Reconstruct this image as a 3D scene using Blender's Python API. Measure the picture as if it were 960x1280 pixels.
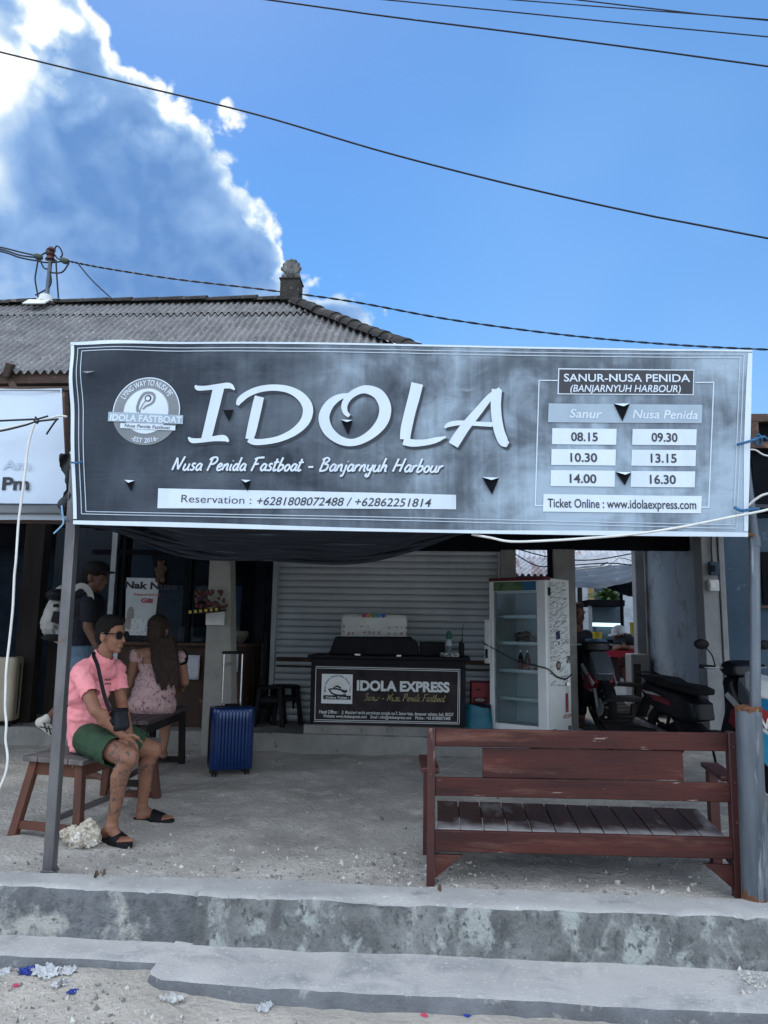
import bpy, bmesh, math, random
from math import sin, cos, pi, radians, sqrt, atan2, exp
from mathutils import Vector, Matrix, Euler, noise as mnoise

for o in list(bpy.data.objects):
    bpy.data.objects.remove(o)
SC = bpy.context.scene
COL = SC.collection
RND = random.Random(7)

# ------------------------------------------------------------------ camera
CAM_H = 1.47
PITCH, YAW, ROLL = radians(8.7), radians(4.0), radians(0.9)
FPX = 950.0                      # focal length in pixels of the 960x1280 photograph
_f = Vector((-sin(YAW) * cos(PITCH), cos(YAW) * cos(PITCH), sin(PITCH)))
_r0 = Vector((cos(YAW), sin(YAW), 0))
_u0 = _r0.cross(_f)
_r = _r0 * cos(ROLL) + _u0 * sin(ROLL)
_u = -_r0 * sin(ROLL) + _u0 * cos(ROLL)
cam_d = bpy.data.cameras.new('camera')
cam = bpy.data.objects.new('camera', cam_d)
COL.objects.link(cam)
m = Matrix((_r, _u, -_f)).transposed().to_4x4()
m.translation = Vector((0, 0, CAM_H))
cam.matrix_world = m
cam_d.sensor_fit = 'VERTICAL'
cam_d.sensor_height = 36.0
cam_d.lens = 36.0 * FPX / 1280.0
cam_d.clip_start = 0.05
cam_d.clip_end = 3000
SC.camera = cam

def ray(x, y):
    return _r * ((x - 480) / FPX) - _u * ((y - 640) / FPX) + _f
def at(x, y, Y):
    """measured point of the photograph on the upright plane Y"""
    d = ray(x, y)
    return Vector((0, 0, CAM_H)) + d * (Y / d.y)
def gd(x, y, z=0.0):
    """measured point of the photograph on the level plane z"""
    d = ray(x, y)
    return Vector((0, 0, CAM_H)) + d * ((z - CAM_H) / d.z)

# ------------------------------------------------------------------ world, sun, exposure
SUN_EL, SUN_AZ = radians(56), radians(-24)     # azimuth from +Y, negative = left
SKY_STRENGTH = 0.10
CLOUD_STRENGTH = 0.60
BACK_STRENGTH = 1.9
W = bpy.data.worlds.new('World')
SC.world = W
W.use_nodes = True
nt = W.node_tree
nt.nodes.clear()
def N(t, **kw):
    n = nt.nodes.new(t)
    for k, v in kw.items():
        setattr(n, k, v)
    return n
def L(a, b):
    nt.links.new(a, b)
def M_(op, a, b=None, c=None, clamp=False):
    n = nt.nodes.new('ShaderNodeMath'); n.operation = op; n.use_clamp = clamp
    for i, v in enumerate((a, b, c)):
        if v is None: continue
        if isinstance(v, (int, float)): n.inputs[i].default_value = v
        else: nt.links.new(v, n.inputs[i])
    return n.outputs[0]
def SS(v, a, b, smooth=True):
    n = nt.nodes.new('ShaderNodeMapRange')
    n.interpolation_type = 'SMOOTHSTEP' if smooth else 'LINEAR'
    nt.links.new(v, n.inputs[0])
    n.inputs[1].default_value = a; n.inputs[2].default_value = b
    n.inputs[3].default_value = 0; n.inputs[4].default_value = 1
    return n.outputs[0]
def NZ(vec, scale, detail=6, rough=0.55, dist=0.0):
    n = nt.nodes.new('ShaderNodeTexNoise')
    nt.links.new(vec, n.inputs['Vector'])
    n.inputs['Scale'].default_value = scale; n.inputs['Detail'].default_value = detail
    n.inputs['Roughness'].default_value = rough; n.inputs['Distortion'].default_value = dist
    return n.outputs['Fac']
sky = N('ShaderNodeTexSky', sky_type='NISHITA', sun_disc=False)
sky.sun_elevation = SUN_EL; sky.sun_rotation = SUN_AZ
sky.air_density = 1.0; sky.dust_density = 0.15; sky.ozone_density = 2.2; sky.altitude = 0
hs = N('ShaderNodeHueSaturation')
hs.inputs['Saturation'].default_value = 1.31; hs.inputs['Value'].default_value = 0.98
L(sky.outputs[0], hs.inputs['Color'])
bg_sky = N('ShaderNodeBackground'); bg_sky.inputs[1].default_value = SKY_STRENGTH
L(hs.outputs[0], bg_sky.inputs[0])
tc = N('ShaderNodeTexCoord'); D = tc.outputs['Generated']
sx = N('ShaderNodeSeparateXYZ'); L(D, sx.inputs[0])
dx, dy, dz = sx.outputs
el = M_('ARCSINE', dz)
az = M_('ARCTAN2', dx, dy)
# edge of the big cumulus bank left of the view: azimuth of the edge at each elevation
edge_px = [(500, 430), (482, 396), (462, 384), (432, 376), (410, 345), (388, 310), (370, 275), (338, 245), (312, 212),
           (284, 180), (254, 135), (226, 108), (202, 80), (172, 40), (150, 0), (60, -150), (-150, -420)]
fc = N('ShaderNodeFloatCurve')
cm = fc.mapping; cv = cm.curves[0]
pts = []
for (px, py) in edge_px:
    d = ray(px, py).normalized()
    pts.append((math.asin(d.z) / 1.6, (atan2(d.x, d.y) + 1.6) / 2.0))
pts.sort()
cv.points[0].location = (0.0, pts[0][1] + 0.02); cv.points[1].location = (1.0, pts[-1][1])
for p in pts: cv.points.new(*p)
cm.update()
L(M_('DIVIDE', el, 1.6), fc.inputs['Value'])
edge = M_('SUBTRACT', M_('MULTIPLY', fc.outputs[0], 2.0), 1.6)
def vmath(op, a, b):
    n = nt.nodes.new('ShaderNodeVectorMath'); n.operation = op
    for i, v in enumerate((a, b)):
        if isinstance(v, (tuple, list, Vector)): n.inputs[i].default_value = tuple(v)
        else: nt.links.new(v, n.inputs[i])
    return n.outputs[0]
def VOR(vec, scale, smooth=0.35, det=0):
    n = nt.nodes.new('ShaderNodeTexVoronoi'); n.feature = 'F1'
    nt.links.new(vec, n.inputs['Vector']); n.inputs['Scale'].default_value = scale; pass
    n.inputs['Detail'].default_value = det; n.inputs['Roughness'].default_value = 0.55
    return n.outputs['Distance']
def puff(vec):
    """heaped cumulus relief: round billows on billows, 0..1"""
    w1 = nt.nodes.new('ShaderNodeTexNoise'); nt.links.new(vec, w1.inputs['Vector']); w1.inputs['Scale'].default_value = 9; w1.inputs['Detail'].default_value = 5
    wv = vmath('ADD', vec, vmath('MULTIPLY', vmath('SUBTRACT', w1.outputs['Color'], (.5, .5, .5)), (.09, .09, .09)))
    a = M_('SUBTRACT', 1.0, VOR(wv, 7.0, 0.3)); b = M_('SUBTRACT', 1.0, VOR(wv, 17, 0.25)); c = M_('SUBTRACT', 1.0, VOR(wv, 42, 0.2))
    f = NZ(vec, 60, 6, 0.6)
    return M_('ADD', M_('ADD', M_('MULTIPLY', a, 0.55), M_('MULTIPLY', b, 0.26)), M_('ADD', M_('MULTIPLY', c, 0.13), M_('MULTIPLY', f, 0.10)))
LIGHT = (_r * 0.35 + _u0 * 0.9).normalized() * 0.020
P0 = puff(D)
P1 = puff(vmath('ADD', D, LIGHT))
n_soft = NZ(D, 3.2, 5, 0.5)
n_mid = NZ(D, 7.0, 6, 0.55)
s0 = M_('SUBTRACT', az, edge)
s = M_('ADD', s0, M_('MULTIPLY', M_('SUBTRACT', 0.54, P0), 0.24))
s = M_('ADD', s, M_('MULTIPLY', M_('SUBTRACT', n_mid, 0.5), 0.03))
s = M_('ADD', s, M_('MULTIPLY', M_('SUBTRACT', NZ(D, 34, 6, 0.6), 0.5), 0.045))
mask = M_('SUBTRACT', 1.0, SS(s, -0.012, 0.008))
inside = M_('MULTIPLY', s, -1.0)
relief = M_('ADD', 0.5, M_('MULTIPLY', M_('SUBTRACT', P0, P1), 2.6), clamp=True)       # sunlit side of each billow
edgeband = M_('SUBTRACT', 1.0, SS(inside, 0.0, 0.085))
rim = M_('MULTIPLY', M_('MULTIPLY', edgeband, M_('SUBTRACT', 1.0, SS(inside, 0.010, 0.048))), M_('ADD', 0.30, M_('MULTIPLY', SS(n_mid, 0.42, 0.56), 0.70)))
high = M_('MULTIPLY', SS(el, 0.53, 0.66), SS(n_mid, 0.34, 0.52))
high = M_('MULTIPLY', high, SS(P0, 0.38, 0.60))
hole = M_('MULTIPLY', M_('MULTIPLY', SS(el, 0.44, 0.52), M_('SUBTRACT', 1.0, SS(el, 0.60, 0.68))), M_('MULTIPLY', SS(M_('MULTIPLY', az, -1.0), 0.535, 0.60), SS(n_soft, 0.36, 0.55)))
low = M_('MULTIPLY', M_('SUBTRACT', 1.0, SS(el, 0.24, 0.46)), 0.36)
bright = M_('ADD', M_('MULTIPLY', rim, 0.85), M_('MULTIPLY', high, 1.0))
bright = M_('ADD', bright, M_('ADD', low, M_('MULTIPLY', hole, 0.85)))
bright = M_('ADD', bright, M_('MULTIPLY', M_('SUBTRACT', relief, 0.5), M_('ADD', 0.34, M_('MULTIPLY', edgeband, 0.55))))
bright = M_('ADD', bright, M_('ADD', M_('MULTIPLY', SS(n_soft, 0.42, 0.66), 0.34), M_('MULTIPLY', edgeband, 0.20)), clamp=True)
cr = N('ShaderNodeValToRGB')
e = cr.color_ramp.elements
e[0].position = 0.0; e[0].color = (0.150, 0.315, 0.66, 1)
e[1].position = 1.0; e[1].color = (1.25, 1.28, 1.28, 1)
k = cr.color_ramp.elements.new(0.30); k.color = (0.29, 0.49, 0.84, 1)
k = cr.color_ramp.elements.new(0.62); k.color = (0.60, 0.78, 1.0, 1)
L(bright, cr.inputs[0])
bg_cl = N('ShaderNodeBackground'); bg_cl.inputs[1].default_value = CLOUD_STRENGTH
L(cr.outputs[0], bg_cl.inputs[0])
# unseen bright clouds added behind the camera as fill light for the front
n_all = NZ(D, 2.2, 9, 0.58, 0.5)
back = M_('MULTIPLY', SS(M_('MULTIPLY', dy, -1.0), -0.15, 0.35), SS(n_all, 0.38, 0.56))
back = M_('MULTIPLY', back, SS(dz, 0.0, 0.22))
# thin veil at right
veil = M_('MULTIPLY', M_('MULTIPLY', SS(NZ(D, 1.6, 3, 0.5, 0.0), 0.40, 0.72), SS(az, -0.25, 0.25)), M_('MULTIPLY', SS(dy, 0.0, 0.4), 0.42))
veil = M_('ADD', veil, M_('MULTIPLY', M_('MULTIPLY', M_('SUBTRACT', 1.0, SS(el, 0.10, 0.46)), SS(dy, 0.0, 0.4)), 0.34), clamp=True)
bg_b = N('ShaderNodeBackground'); bg_b.inputs[0].default_value = (0.84, 0.93, 1.05, 1); bg_b.inputs[1].default_value = BACK_STRENGTH
bg_v = N('ShaderNodeBackground'); bg_v.inputs[0].default_value = (0.36, 0.66, 1.15, 1); bg_v.inputs[1].default_value = CLOUD_STRENGTH * 0.95
mx0 = N('ShaderNodeMixShader'); L(veil, mx0.inputs[0]); L(bg_sky.outputs[0], mx0.inputs[1]); L(bg_v.outputs[0], mx0.inputs[2])
mx1 = N('ShaderNodeMixShader'); L(mask, mx1.inputs[0]); L(mx0.outputs[0], mx1.inputs[1]); L(bg_cl.outputs[0], mx1.inputs[2])
mx2 = N('ShaderNodeMixShader'); L(back, mx2.inputs[0]); L(mx1.outputs[0], mx2.inputs[1]); L(bg_b.outputs[0], mx2.inputs[2])
out = N('ShaderNodeOutputWorld'); L(mx2.outputs[0], out.inputs[0])

sl = bpy.data.lights.new('sun', 'SUN')
sl.energy = 0.9; sl.angle = radians(14); sl.color = (1.0, 0.95, 0.88)
sun = bpy.data.objects.new('sun', sl); COL.objects.link(sun)
sd = Vector((sin(SUN_AZ) * cos(SUN_EL), cos(SUN_AZ) * cos(SUN_EL), sin(SUN_EL)))
sun.rotation_euler = sd.to_track_quat('Z', 'Y').to_euler()
sun.location = sd * 60
vs = SC.view_settings
SC.display_settings.display_device = 'sRGB'
vs.view_transform = 'Standard'; vs.look = 'None'; vs.exposure = 0.70; vs.gamma = 1.0; vs.use_curve_mapping = False
SC.cycles.max_bounces = 6; SC.cycles.diffuse_bounces = 3; SC.cycles.glossy_bounces = 3
SC.cycles.transparent_max_bounces = 12; SC.cycles.transmission_bounces = 4
SC.cycles.sample_clamp_indirect = 6.0; SC.cycles.caustics_reflective = False; SC.cycles.caustics_refractive = False
try:
    SC.cycles.use_denoising = True
except Exception:
    pass

# ------------------------------------------------------------------ materials
MATS = {}
def mat(name, c1, c2=None, rough=0.7, metal=0.0, scale=6.0, lo=0.35, hi=0.65, detail=6, stretch=(1, 1, 1), bump=0.0, bscale=None,
        c3=None, s3=14.0, t3=(0.6, 0.7), st3=(1, 1, 1), dist=0.0, spec=0.3, c4=None, s4=40.0, t4=(0.62, 0.68), coat=0.0, wave=None, rvar=0.0, bdist=0.02):
    """procedural principled material: two colours mixed by noise, up to two kinds of patches, bump"""
    if name in MATS: return MATS[name]
    m = bpy.data.materials.new(name); m.use_nodes = True
    t = m.node_tree; b = t.nodes['Principled BSDF']
    b.inputs['Roughness'].default_value = rough; b.inputs['Metallic'].default_value = metal
    b.inputs['Specular IOR Level'].default_value = spec
    if coat: b.inputs['Coat Weight'].default_value = coat; b.inputs['Coat Roughness'].default_value = 0.12
    tcn = t.nodes.new('ShaderNodeTexCoord')
    def nz(sc, st, det=6, di=0.0):
        mp = t.nodes.new('ShaderNodeMapping'); mp.inputs['Scale'].default_value = st
        t.links.new(tcn.outputs['Object'], mp.inputs[0])
        n = t.nodes.new('ShaderNodeTexNoise'); n.inputs['Scale'].default_value = sc; n.inputs['Detail'].default_value = det
        n.inputs['Roughness'].default_value = 0.62; n.inputs['Distortion'].default_value = di
        t.links.new(mp.outputs[0], n.inputs['Vector']); return n.outputs['Fac']
    def rng(v, a, c):
        n = t.nodes.new('ShaderNodeMapRange'); n.inputs[1].default_value = a; n.inputs[2].default_value = c
        t.links.new(v, n.inputs[0]); return n.outputs[0]
    def mix(f, a, c):
        n = t.nodes.new('ShaderNodeMix'); n.data_type = 'RGBA'
        t.links.new(f, n.inputs[0])
        for s_, v in ((6, a), (7, c)):
            if isinstance(v, tuple): n.inputs[s_].default_value = (*v[:3], 1)
            else: t.links.new(v, n.inputs[s_])
        return n.outputs[2]
    c2 = c2 or tuple(x * 0.82 for x in c1)
    base = nz(scale, stretch, detail, dist)
    col = mix(rng(base, lo, hi), c1, c2)
    if c3: col = mix(rng(nz(s3, st3, 8, dist), *t3), col, c3)
    if c4: col = mix(rng(nz(s4, st3, 4, 0), *t4), col, c4)
    t.links.new(col, b.inputs['Base Color'])
    if rvar:
        r = t.nodes.new('ShaderNodeMapRange'); r.inputs[3].default_value = rough - rvar; r.inputs[4].default_value = min(1, rough + rvar)
        t.links.new(nz(scale * 1.7, stretch, 4), r.inputs[0]); t.links.new(r.outputs[0], b.inputs['Roughness'])
    if bump:
        bp = t.nodes.new('ShaderNodeBump'); bp.inputs['Strength'].default_value = bump; bp.inputs['Distance'].default_value = bdist
        t.links.new(nz(bscale or scale * 3, stretch, 8), bp.inputs['Height']); t.links.new(bp.outputs[0], b.inputs['Normal'])
    MATS[name] = m
    return m
def glassmat(name, tint=(0.8, 0.9, 0.92), alpha=0.25, rough=0.03):
    m = bpy.data.materials.new(name); m.use_nodes = True; t = m.node_tree; t.nodes.clear()
    o = t.nodes.new('ShaderNodeOutputMaterial'); tr = t.nodes.new('ShaderNodeBsdfTransparent'); tr.inputs[0].default_value = (*tint, 1)
    g = t.nodes.new('ShaderNodeBsdfGlossy'); g.inputs['Roughness'].default_value = rough; g.inputs[0].default_value = (0.9, 0.95, 1, 1)
    lw = t.nodes.new('ShaderNodeLayerWeight'); lw.inputs[0].default_value = alpha
    mx = t.nodes.new('ShaderNodeMixShader'); t.links.new(lw.outputs['Fresnel'], mx.inputs[0])
    t.links.new(tr.outputs[0], mx.inputs[1]); t.links.new(g.outputs[0], mx.inputs[2]); t.links.new(mx.outputs[0], o.inputs[0])
    MATS[name] = m
    return m
def emit(name, col, st):
    m = bpy.data.materials.new(name); m.use_nodes = True; t = m.node_tree; b = t.nodes['Principled BSDF']
    b.inputs['Emission Color'].default_value = (*col, 1); b.inputs['Emission Strength'].default_value = st
    b.inputs['Base Color'].default_value = (*col, 1)
    MATS[name] = m
    return m

# ------------------------------------------------------------------ scene graph helpers
ROOTM = {}
def thing(name, label, cat, loc=(0, 0, 0), rz=0.0, group=None):
    o = bpy.data.objects.new(name, None); COL.objects.link(o)
    o.empty_display_size = 0.1
    o.location = loc; o.rotation_euler = (0, 0, rz)
    o['label'] = label; o['category'] = cat
    if group: o['group'] = group
    ROOTM[o.name] = Matrix.Translation(loc) @ Matrix.Rotation(rz, 4, 'Z')
    return o
def tag(o, label, cat, group=None):
    o['label'] = label; o['category'] = cat
    if group: o['group'] = group
    return o
def copy_tree(o, parent=None):
    c = o.copy(); COL.objects.link(c); c.parent = parent
    for ch in list(o.children): copy_tree(ch, c)
    return c
def placecopy(o, loc, rz, label, group=None):
    c = copy_tree(o); c.location = loc; c.rotation_euler = (0, 0, rz); c['label'] = label
    if group: c['group'] = group
    ROOTM[c.name] = Matrix.Translation(loc) @ Matrix.Rotation(rz, 4, 'Z')
    return c
def structure(o):
    o['kind'] = 'structure'; return o

def frame_from(d):
    d = Vector(d).normalized()
    a = Vector((0, 0, 1)) if abs(d.z) < 0.9 else Vector((1, 0, 0))
    x = d.cross(a).normalized(); y = d.cross(x).normalized()
    return x, y, d

class MB:
    def __init__(s): s.bm = bmesh.new(); s.mi = 0
    def face(s, vs):
        try:
            f = s.bm.faces.new(vs); f.material_index = s.mi; return f
        except ValueError: return None
    def box(s, c, d, rot=None):
        """centre, full dimensions, optional euler/matrix"""
        R = Matrix.Identity(3)
        if rot is not None: R = rot if isinstance(rot, Matrix) else Euler(rot).to_matrix()
        c = Vector(c); v = []
        for i in (-1, 1):
            for j in (-1, 1):
                for k in (-1, 1):
                    v.append(s.bm.verts.new(c + R @ Vector((i * d[0] / 2, j * d[1] / 2, k * d[2] / 2))))
        for q in ((0, 1, 3, 2), (4, 6, 7, 5), (0, 4, 5, 1), (2, 3, 7, 6), (0, 2, 6, 4), (1, 5, 7, 3)): s.face([v[i] for i in q])
        return s
    def span(s, a, b):
        """box from corner a to corner b"""
        return s.box([(a[i] + b[i]) / 2 for i in range(3)], [abs(b[i] - a[i]) for i in range(3)])
    def beam(s, p, q, w, h, up=(0, 0, 1)):
        p, q = Vector(p), Vector(q); d = (q - p); L_ = d.length; d.normalize()
        up = Vector(up)
        x = d.cross(up).normalized(); u = x.cross(d).normalized()
        return s.box((p + q) / 2, (w, L_, h), Matrix((x, d, u)).transposed())
    def cyl(s, p, q, r0, r1=None, n=14, caps=True):
        r1 = r0 if r1 is None else r1
        p, q = Vector(p), Vector(q); x, y, d = frame_from(q - p)
        A, B = [], []
        for i in range(n):
            t = 2 * pi * i / n; k = x * cos(t) + y * sin(t)
            A.append(s.bm.verts.new(p + k * r0)); B.append(s.bm.verts.new(q + k * r1))
        for i in range(n): s.face((A[i], A[(i + 1) % n], B[(i + 1) % n], B[i]))
        if caps: s.face(A[::-1]); s.face(B)
        return s
    def tube(s, pts, r, n=8, closed=False):
        pts = [Vector(p) for p in pts]; rings = []
        rr = r if isinstance(r, (list, tuple)) else [r] * len(pts)
        x = None
        for i, p in enumerate(pts):
            a = pts[max(i - 1, 0)]; b = pts[min(i + 1, len(pts) - 1)]
            if closed: a = pts[i - 1]; b = pts[(i + 1) % len(pts)]
            d = (b - a).normalized()
            if x is None: x, y, _ = frame_from(d)
            else:
                x = (x - d * x.dot(d)).normalized(); y = d.cross(x)
            rings.append([s.bm.verts.new(p + (x * cos(2 * pi * j / n) + y * sin(2 * pi * j / n)) * rr[i]) for j in range(n)])
        m_ = len(rings)
        for i in range(m_ if closed else m_ - 1):
            A, B = rings[i], rings[(i + 1) % m_]
            for j in range(n): s.face((A[j], A[(j + 1) % n], B[(j + 1) % n], B[j]))
        if not closed: s.face(rings[0][::-1]); s.face(rings[-1])
        return s
    def ell(s, c, r, rot=None, nu=16, nv=10):
        R = Matrix.Identity(3)
        if rot is not None: R = rot if isinstance(rot, Matrix) else Euler(rot).to_matrix()
        if isinstance(r, (int, float)): r = (r, r, r)
        c = Vector(c)
        def P(u, v): return c + R @ Vector((r[0] * cos(u) * sin(v), r[1] * sin(u) * sin(v), r[2] * cos(v)))
        top = s.bm.verts.new(P(0, 0)); bot = s.bm.verts.new(P(0, pi)); rows = []
        for i in range(1, nv): rows.append([s.bm.verts.new(P(2 * pi * j / nu, pi * i / nv)) for j in range(nu)])
        for j in range(nu):
            k = (j + 1) % nu
            s.face((top, rows[0][j], rows[0][k])); s.face((bot, rows[-1][k], rows[-1][j]))
            for i in range(len(rows) - 1): s.face((rows[i][j], rows[i + 1][j], rows[i + 1][k], rows[i][k]))
        return s
    def rc(s, p, q, r0, r1, n=14):
        """round-ended tapered limb"""
        s.cyl(p, q, r0, r1, n, True); s.ell(p, r0, None, n, 8); s.ell(q, r1, None, n, 8); return s
    def chain(s, pts, rr, n=14):
        for i in range(len(pts) - 1): s.rc(pts[i], pts[i + 1], rr[i], rr[i + 1], n)
        return s
    def lathe(s, prof, c=(0, 0, 0), n=20, axis=(0, 0, 1)):
        x, y, d = frame_from(axis); c = Vector(c); rows = []
        for (r, h) in prof: rows.append([s.bm.verts.new(c + d * h + (x * cos(2 * pi * j / n) + y * sin(2 * pi * j / n)) * max(r, 1e-4)) for j in range(n)])
        for i in range(len(rows) - 1):
            for j in range(n): s.face((rows[i][j], rows[i][(j + 1) % n], rows[i + 1][(j + 1) % n], rows[i + 1][j]))
        s.face(rows[0][::-1]); s.face(rows[-1]); return s
    def prism(s, poly, off):
        """extrude a 3d polygon by vector off"""
        off = Vector(off); A = [s.bm.verts.new(Vector(p)) for p in poly]; B = [s.bm.verts.new(Vector(p) + off) for p in poly]
        n = len(A); s.face(A[::-1]); s.face(B)
        for i in range(n): s.face((A[i], A[(i + 1) % n], B[(i + 1) % n], B[i]))
        return s
    def grid(s, f, nu, nv, back=0.0):
        """sheet from f(u,v); back > 0 gives thickness through a solidify-like second layer along the normal"""
        V = [[s.bm.verts.new(Vector(f(i / nu, j / nv))) for j in range(nv + 1)] for i in range(nu + 1)]
        for i in range(nu):
            for j in range(nv): s.face((V[i][j], V[i + 1][j], V[i + 1][j + 1], V[i][j + 1]))
        return s
    def build(s, name, mat_, parent=None, bevel=0.0, smooth=False, world=True, seg=2, solid=0.0, sub=0, fix=True, ang=35):
        bm = s.bm
        if fix: bmesh.ops.recalc_face_normals(bm, faces=bm.faces)
        inv = None
        if parent is not None and world:
            inv = ROOTM[parent.name].inverted(); bm.transform(inv)
        me = bpy.data.meshes.new(name); bm.to_mesh(me); bm.free()
        for mm in (mat_ if isinstance(mat_, (list, tuple)) else [mat_]): me.materials.append(mm)
        o = bpy.data.objects.new(name, me); COL.objects.link(o)
        if parent is not None:
            o.parent = parent; ROOTM[o.name] = ROOTM[parent.name]
        if smooth:
            for p in me.polygons: p.use_smooth = True
            if smooth == 'auto':
                try: me.set_sharp_from_angle(angle=radians(ang))
                except Exception: pass
        if solid:
            md = o.modifiers.new('solid', 'SOLIDIFY'); md.thickness = solid; md.offset = -1
        if bevel:
            md = o.modifiers.new('bevel', 'BEVEL'); md.width = bevel; md.segments = seg; md.limit_method = 'ANGLE'; md.angle_limit = radians(40)
            if not smooth:
                for p in me.polygons: p.use_smooth = True
                try: me.set_sharp_from_angle(angle=radians(30))
                except Exception: pass
        if sub:
            md = o.modifiers.new('sub', 'SUBSURF'); md.levels = sub; md.render_levels = sub
        return o
    def single(s, name, mat_, label, cat, loc=(0, 0, 0), group=None, **kw):
        """top-level one-mesh thing; geometry given in world coordinates, origin moved to loc"""
        s.bm.transform(Matrix.Translation(-Vector(loc)))
        o = s.build(name, mat_, None, **kw); o.location = loc
        tag(o, label, cat, group); ROOTM[o.name] = Matrix.Translation(loc)
        return o

def bake(o, voxel, smooth_it=4, fac=0.5, disp=None):
    """union the overlapping pieces of o into one continuous skin"""
    md = o.modifiers.new('r', 'REMESH'); md.mode = 'VOXEL'; md.voxel_size = voxel; md.use_smooth_shade = True
    md = o.modifiers.new('s', 'SMOOTH'); md.factor = fac; md.iterations = smooth_it
    dg = bpy.context.evaluated_depsgraph_get()
    me = bpy.data.meshes.new_from_object(o.evaluated_get(dg))
    ms = list(o.data.materials)
    o.modifiers.clear(); old = o.data; o.data = me; bpy.data.meshes.remove(old)
    if not me.materials:
        for q in ms: me.materials.append(q)
    if disp:
        for v in me.vertices:
            v.co += v.normal * disp(v.co)
    for p in me.polygons: p.use_smooth = True
    return o

# text as flat mesh; returns list of verts (2D) and faces normalised by font size 1
_TXT = {}
def text_mesh(body, shear=0.0, bold=0.0, res=4, spacing=1.0):
    key = (body, shear, bold, spacing)
    if key in _TXT: return _TXT[key]
    cu = bpy.data.curves.new('t', 'FONT'); cu.body = body; cu.shear = shear; cu.offset = bold; cu.resolution_u = res; cu.space_character = spacing
    cu.size = 1.0
    o = bpy.data.objects.new('t', cu); COL.objects.link(o)
    dg = bpy.context.evaluated_depsgraph_get(); me = bpy.data.meshes.new_from_object(o.evaluated_get(dg))
    vs_ = [(v.co.x, v.co.y) for v in me.vertices]; fs = [tuple(p.vertices) for p in me.polygons]
    bpy.data.objects.remove(o); bpy.data.curves.remove(cu); bpy.data.meshes.remove(me)
    _TXT[key] = (vs_, fs)
    return _TXT[key]
def text_on(name, body, p0, p1, cap, mat_, parent, normal=(0, -1, 0), off=0.004, shear=0.0, bold=0.0, warp=None, spacing=1.0):
    """write body from p0 (left end of the baseline) to p1 (right end), capital height cap, on a surface with this normal"""
    vs_, fs = text_mesh(body, shear, bold, 4, spacing)
    x0 = min(v[0] for v in vs_); x1 = max(v[0] for v in vs_)
    p0, p1 = Vector(p0), Vector(p1); ex = (p1 - p0); w = ex.length; ex.normalize()
    nrm = Vector(normal).normalized(); ey = nrm.cross(ex).normalized()
    mb = MB(); sy = cap / 0.73; V = []
    for (x, y) in vs_:
        p = p0 + ex * ((x - x0) / (x1 - x0) * w) + ey * (y * sy)
        if warp: p = warp(p)
        V.append(mb.bm.verts.new(p + nrm * off))
    for f in fs: mb.face([V[i] for i in f])
    return mb.build(name, mat_, parent, fix=False)
def text_arc(name, body, c, r, a0, a1, cap, mat_, parent, normal=(0, -1, 0), off=0.004, shear=0.0, bold=0.0, warp=None, inner=False):
    """text along an arc (angles in degrees, 90 = top); inner = reads along the bottom"""
    vs_, fs = text_mesh(body, shear, bold)
    x0 = min(v[0] for v in vs_); x1 = max(v[0] for v in vs_); c = Vector(c); nrm = Vector(normal).normalized()
    ex = Vector((1, 0, 0)) if abs(nrm.x) < 0.9 else Vector((0, 1, 0)); ez = Vector((0, 0, 1)); sy = cap / 0.73; mb = MB(); V = []
    for (x, y) in vs_:
        t = radians(a0 + (a1 - a0) * (x - x0) / (x1 - x0)); rr = r - y * sy if inner else r + y * sy
        p = c + ex * cos(t) * rr + ez * sin(t) * rr
        if warp: p = warp(p)
        V.append(mb.bm.verts.new(p + nrm * off))
    for f in fs: mb.face([V[i] for i in f])
    return mb.build(name, mat_, parent, fix=False)
def ribbon(mb, pts, to3, off=(0, 0, 0), sub=6):
    """brush stroke: points (x, y, width) smoothed by Catmull-Rom"""
    P = [Vector(p) for p in pts]; Q = []
    for i in range(len(P) - 1):
        a, b, c, d = P[max(i - 1, 0)], P[i], P[i + 1], P[min(i + 2, len(P) - 1)]
        for k in range(sub):
            t = k / sub
            Q.append(0.5 * ((2 * b) + (c - a) * t + (2 * a - 5 * b + 4 * c - d) * t * t + (3 * b - a - 3 * c + d) * t ** 3))
    Q.append(P[-1]); A = []
    off = Vector(off)
    for i, q in enumerate(Q):
        d = (Q[min(i + 1, len(Q) - 1)] - Q[max(i - 1, 0)]); n = Vector((-d.y, d.x)).normalized() * max(q.z, 1e-4) / 2
        A.append((mb.bm.verts.new(to3(q.x + n.x, q.y + n.y) + off), mb.bm.verts.new(to3(q.x - n.x, q.y - n.y) + off)))
    for i in range(len(A) - 1): mb.face((A[i][0], A[i][1], A[i + 1][1], A[i + 1][0]))
    return mb
def fbm(p, s=1.0, o=4):
    return mnoise.fractal(Vector(p) * s, 1.0, 2.0, o)
def catenary(a, b, sag, n=24):
    a, b = Vector(a), Vector(b)
    return [a.lerp(b, i / n) - Vector((0, 0, sag * 4 * (i / n) * (1 - i / n))) for i in range(n + 1)]
def smoothpath(P, sub=6):
    P = [Vector(p) for p in P]; Q = []
    for i in range(len(P) - 1):
        a, b, c, d = P[max(i - 1, 0)], P[i], P[i + 1], P[min(i + 2, len(P) - 1)]
        for k in range(sub):
            t = k / sub
            Q.append(0.5 * ((2 * b) + (c - a) * t + (2 * a - 5 * b + 4 * c - d) * t * t + (3 * b - a - 3 * c + d) * t ** 3))
    Q.append(P[-1]); return Q
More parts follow.
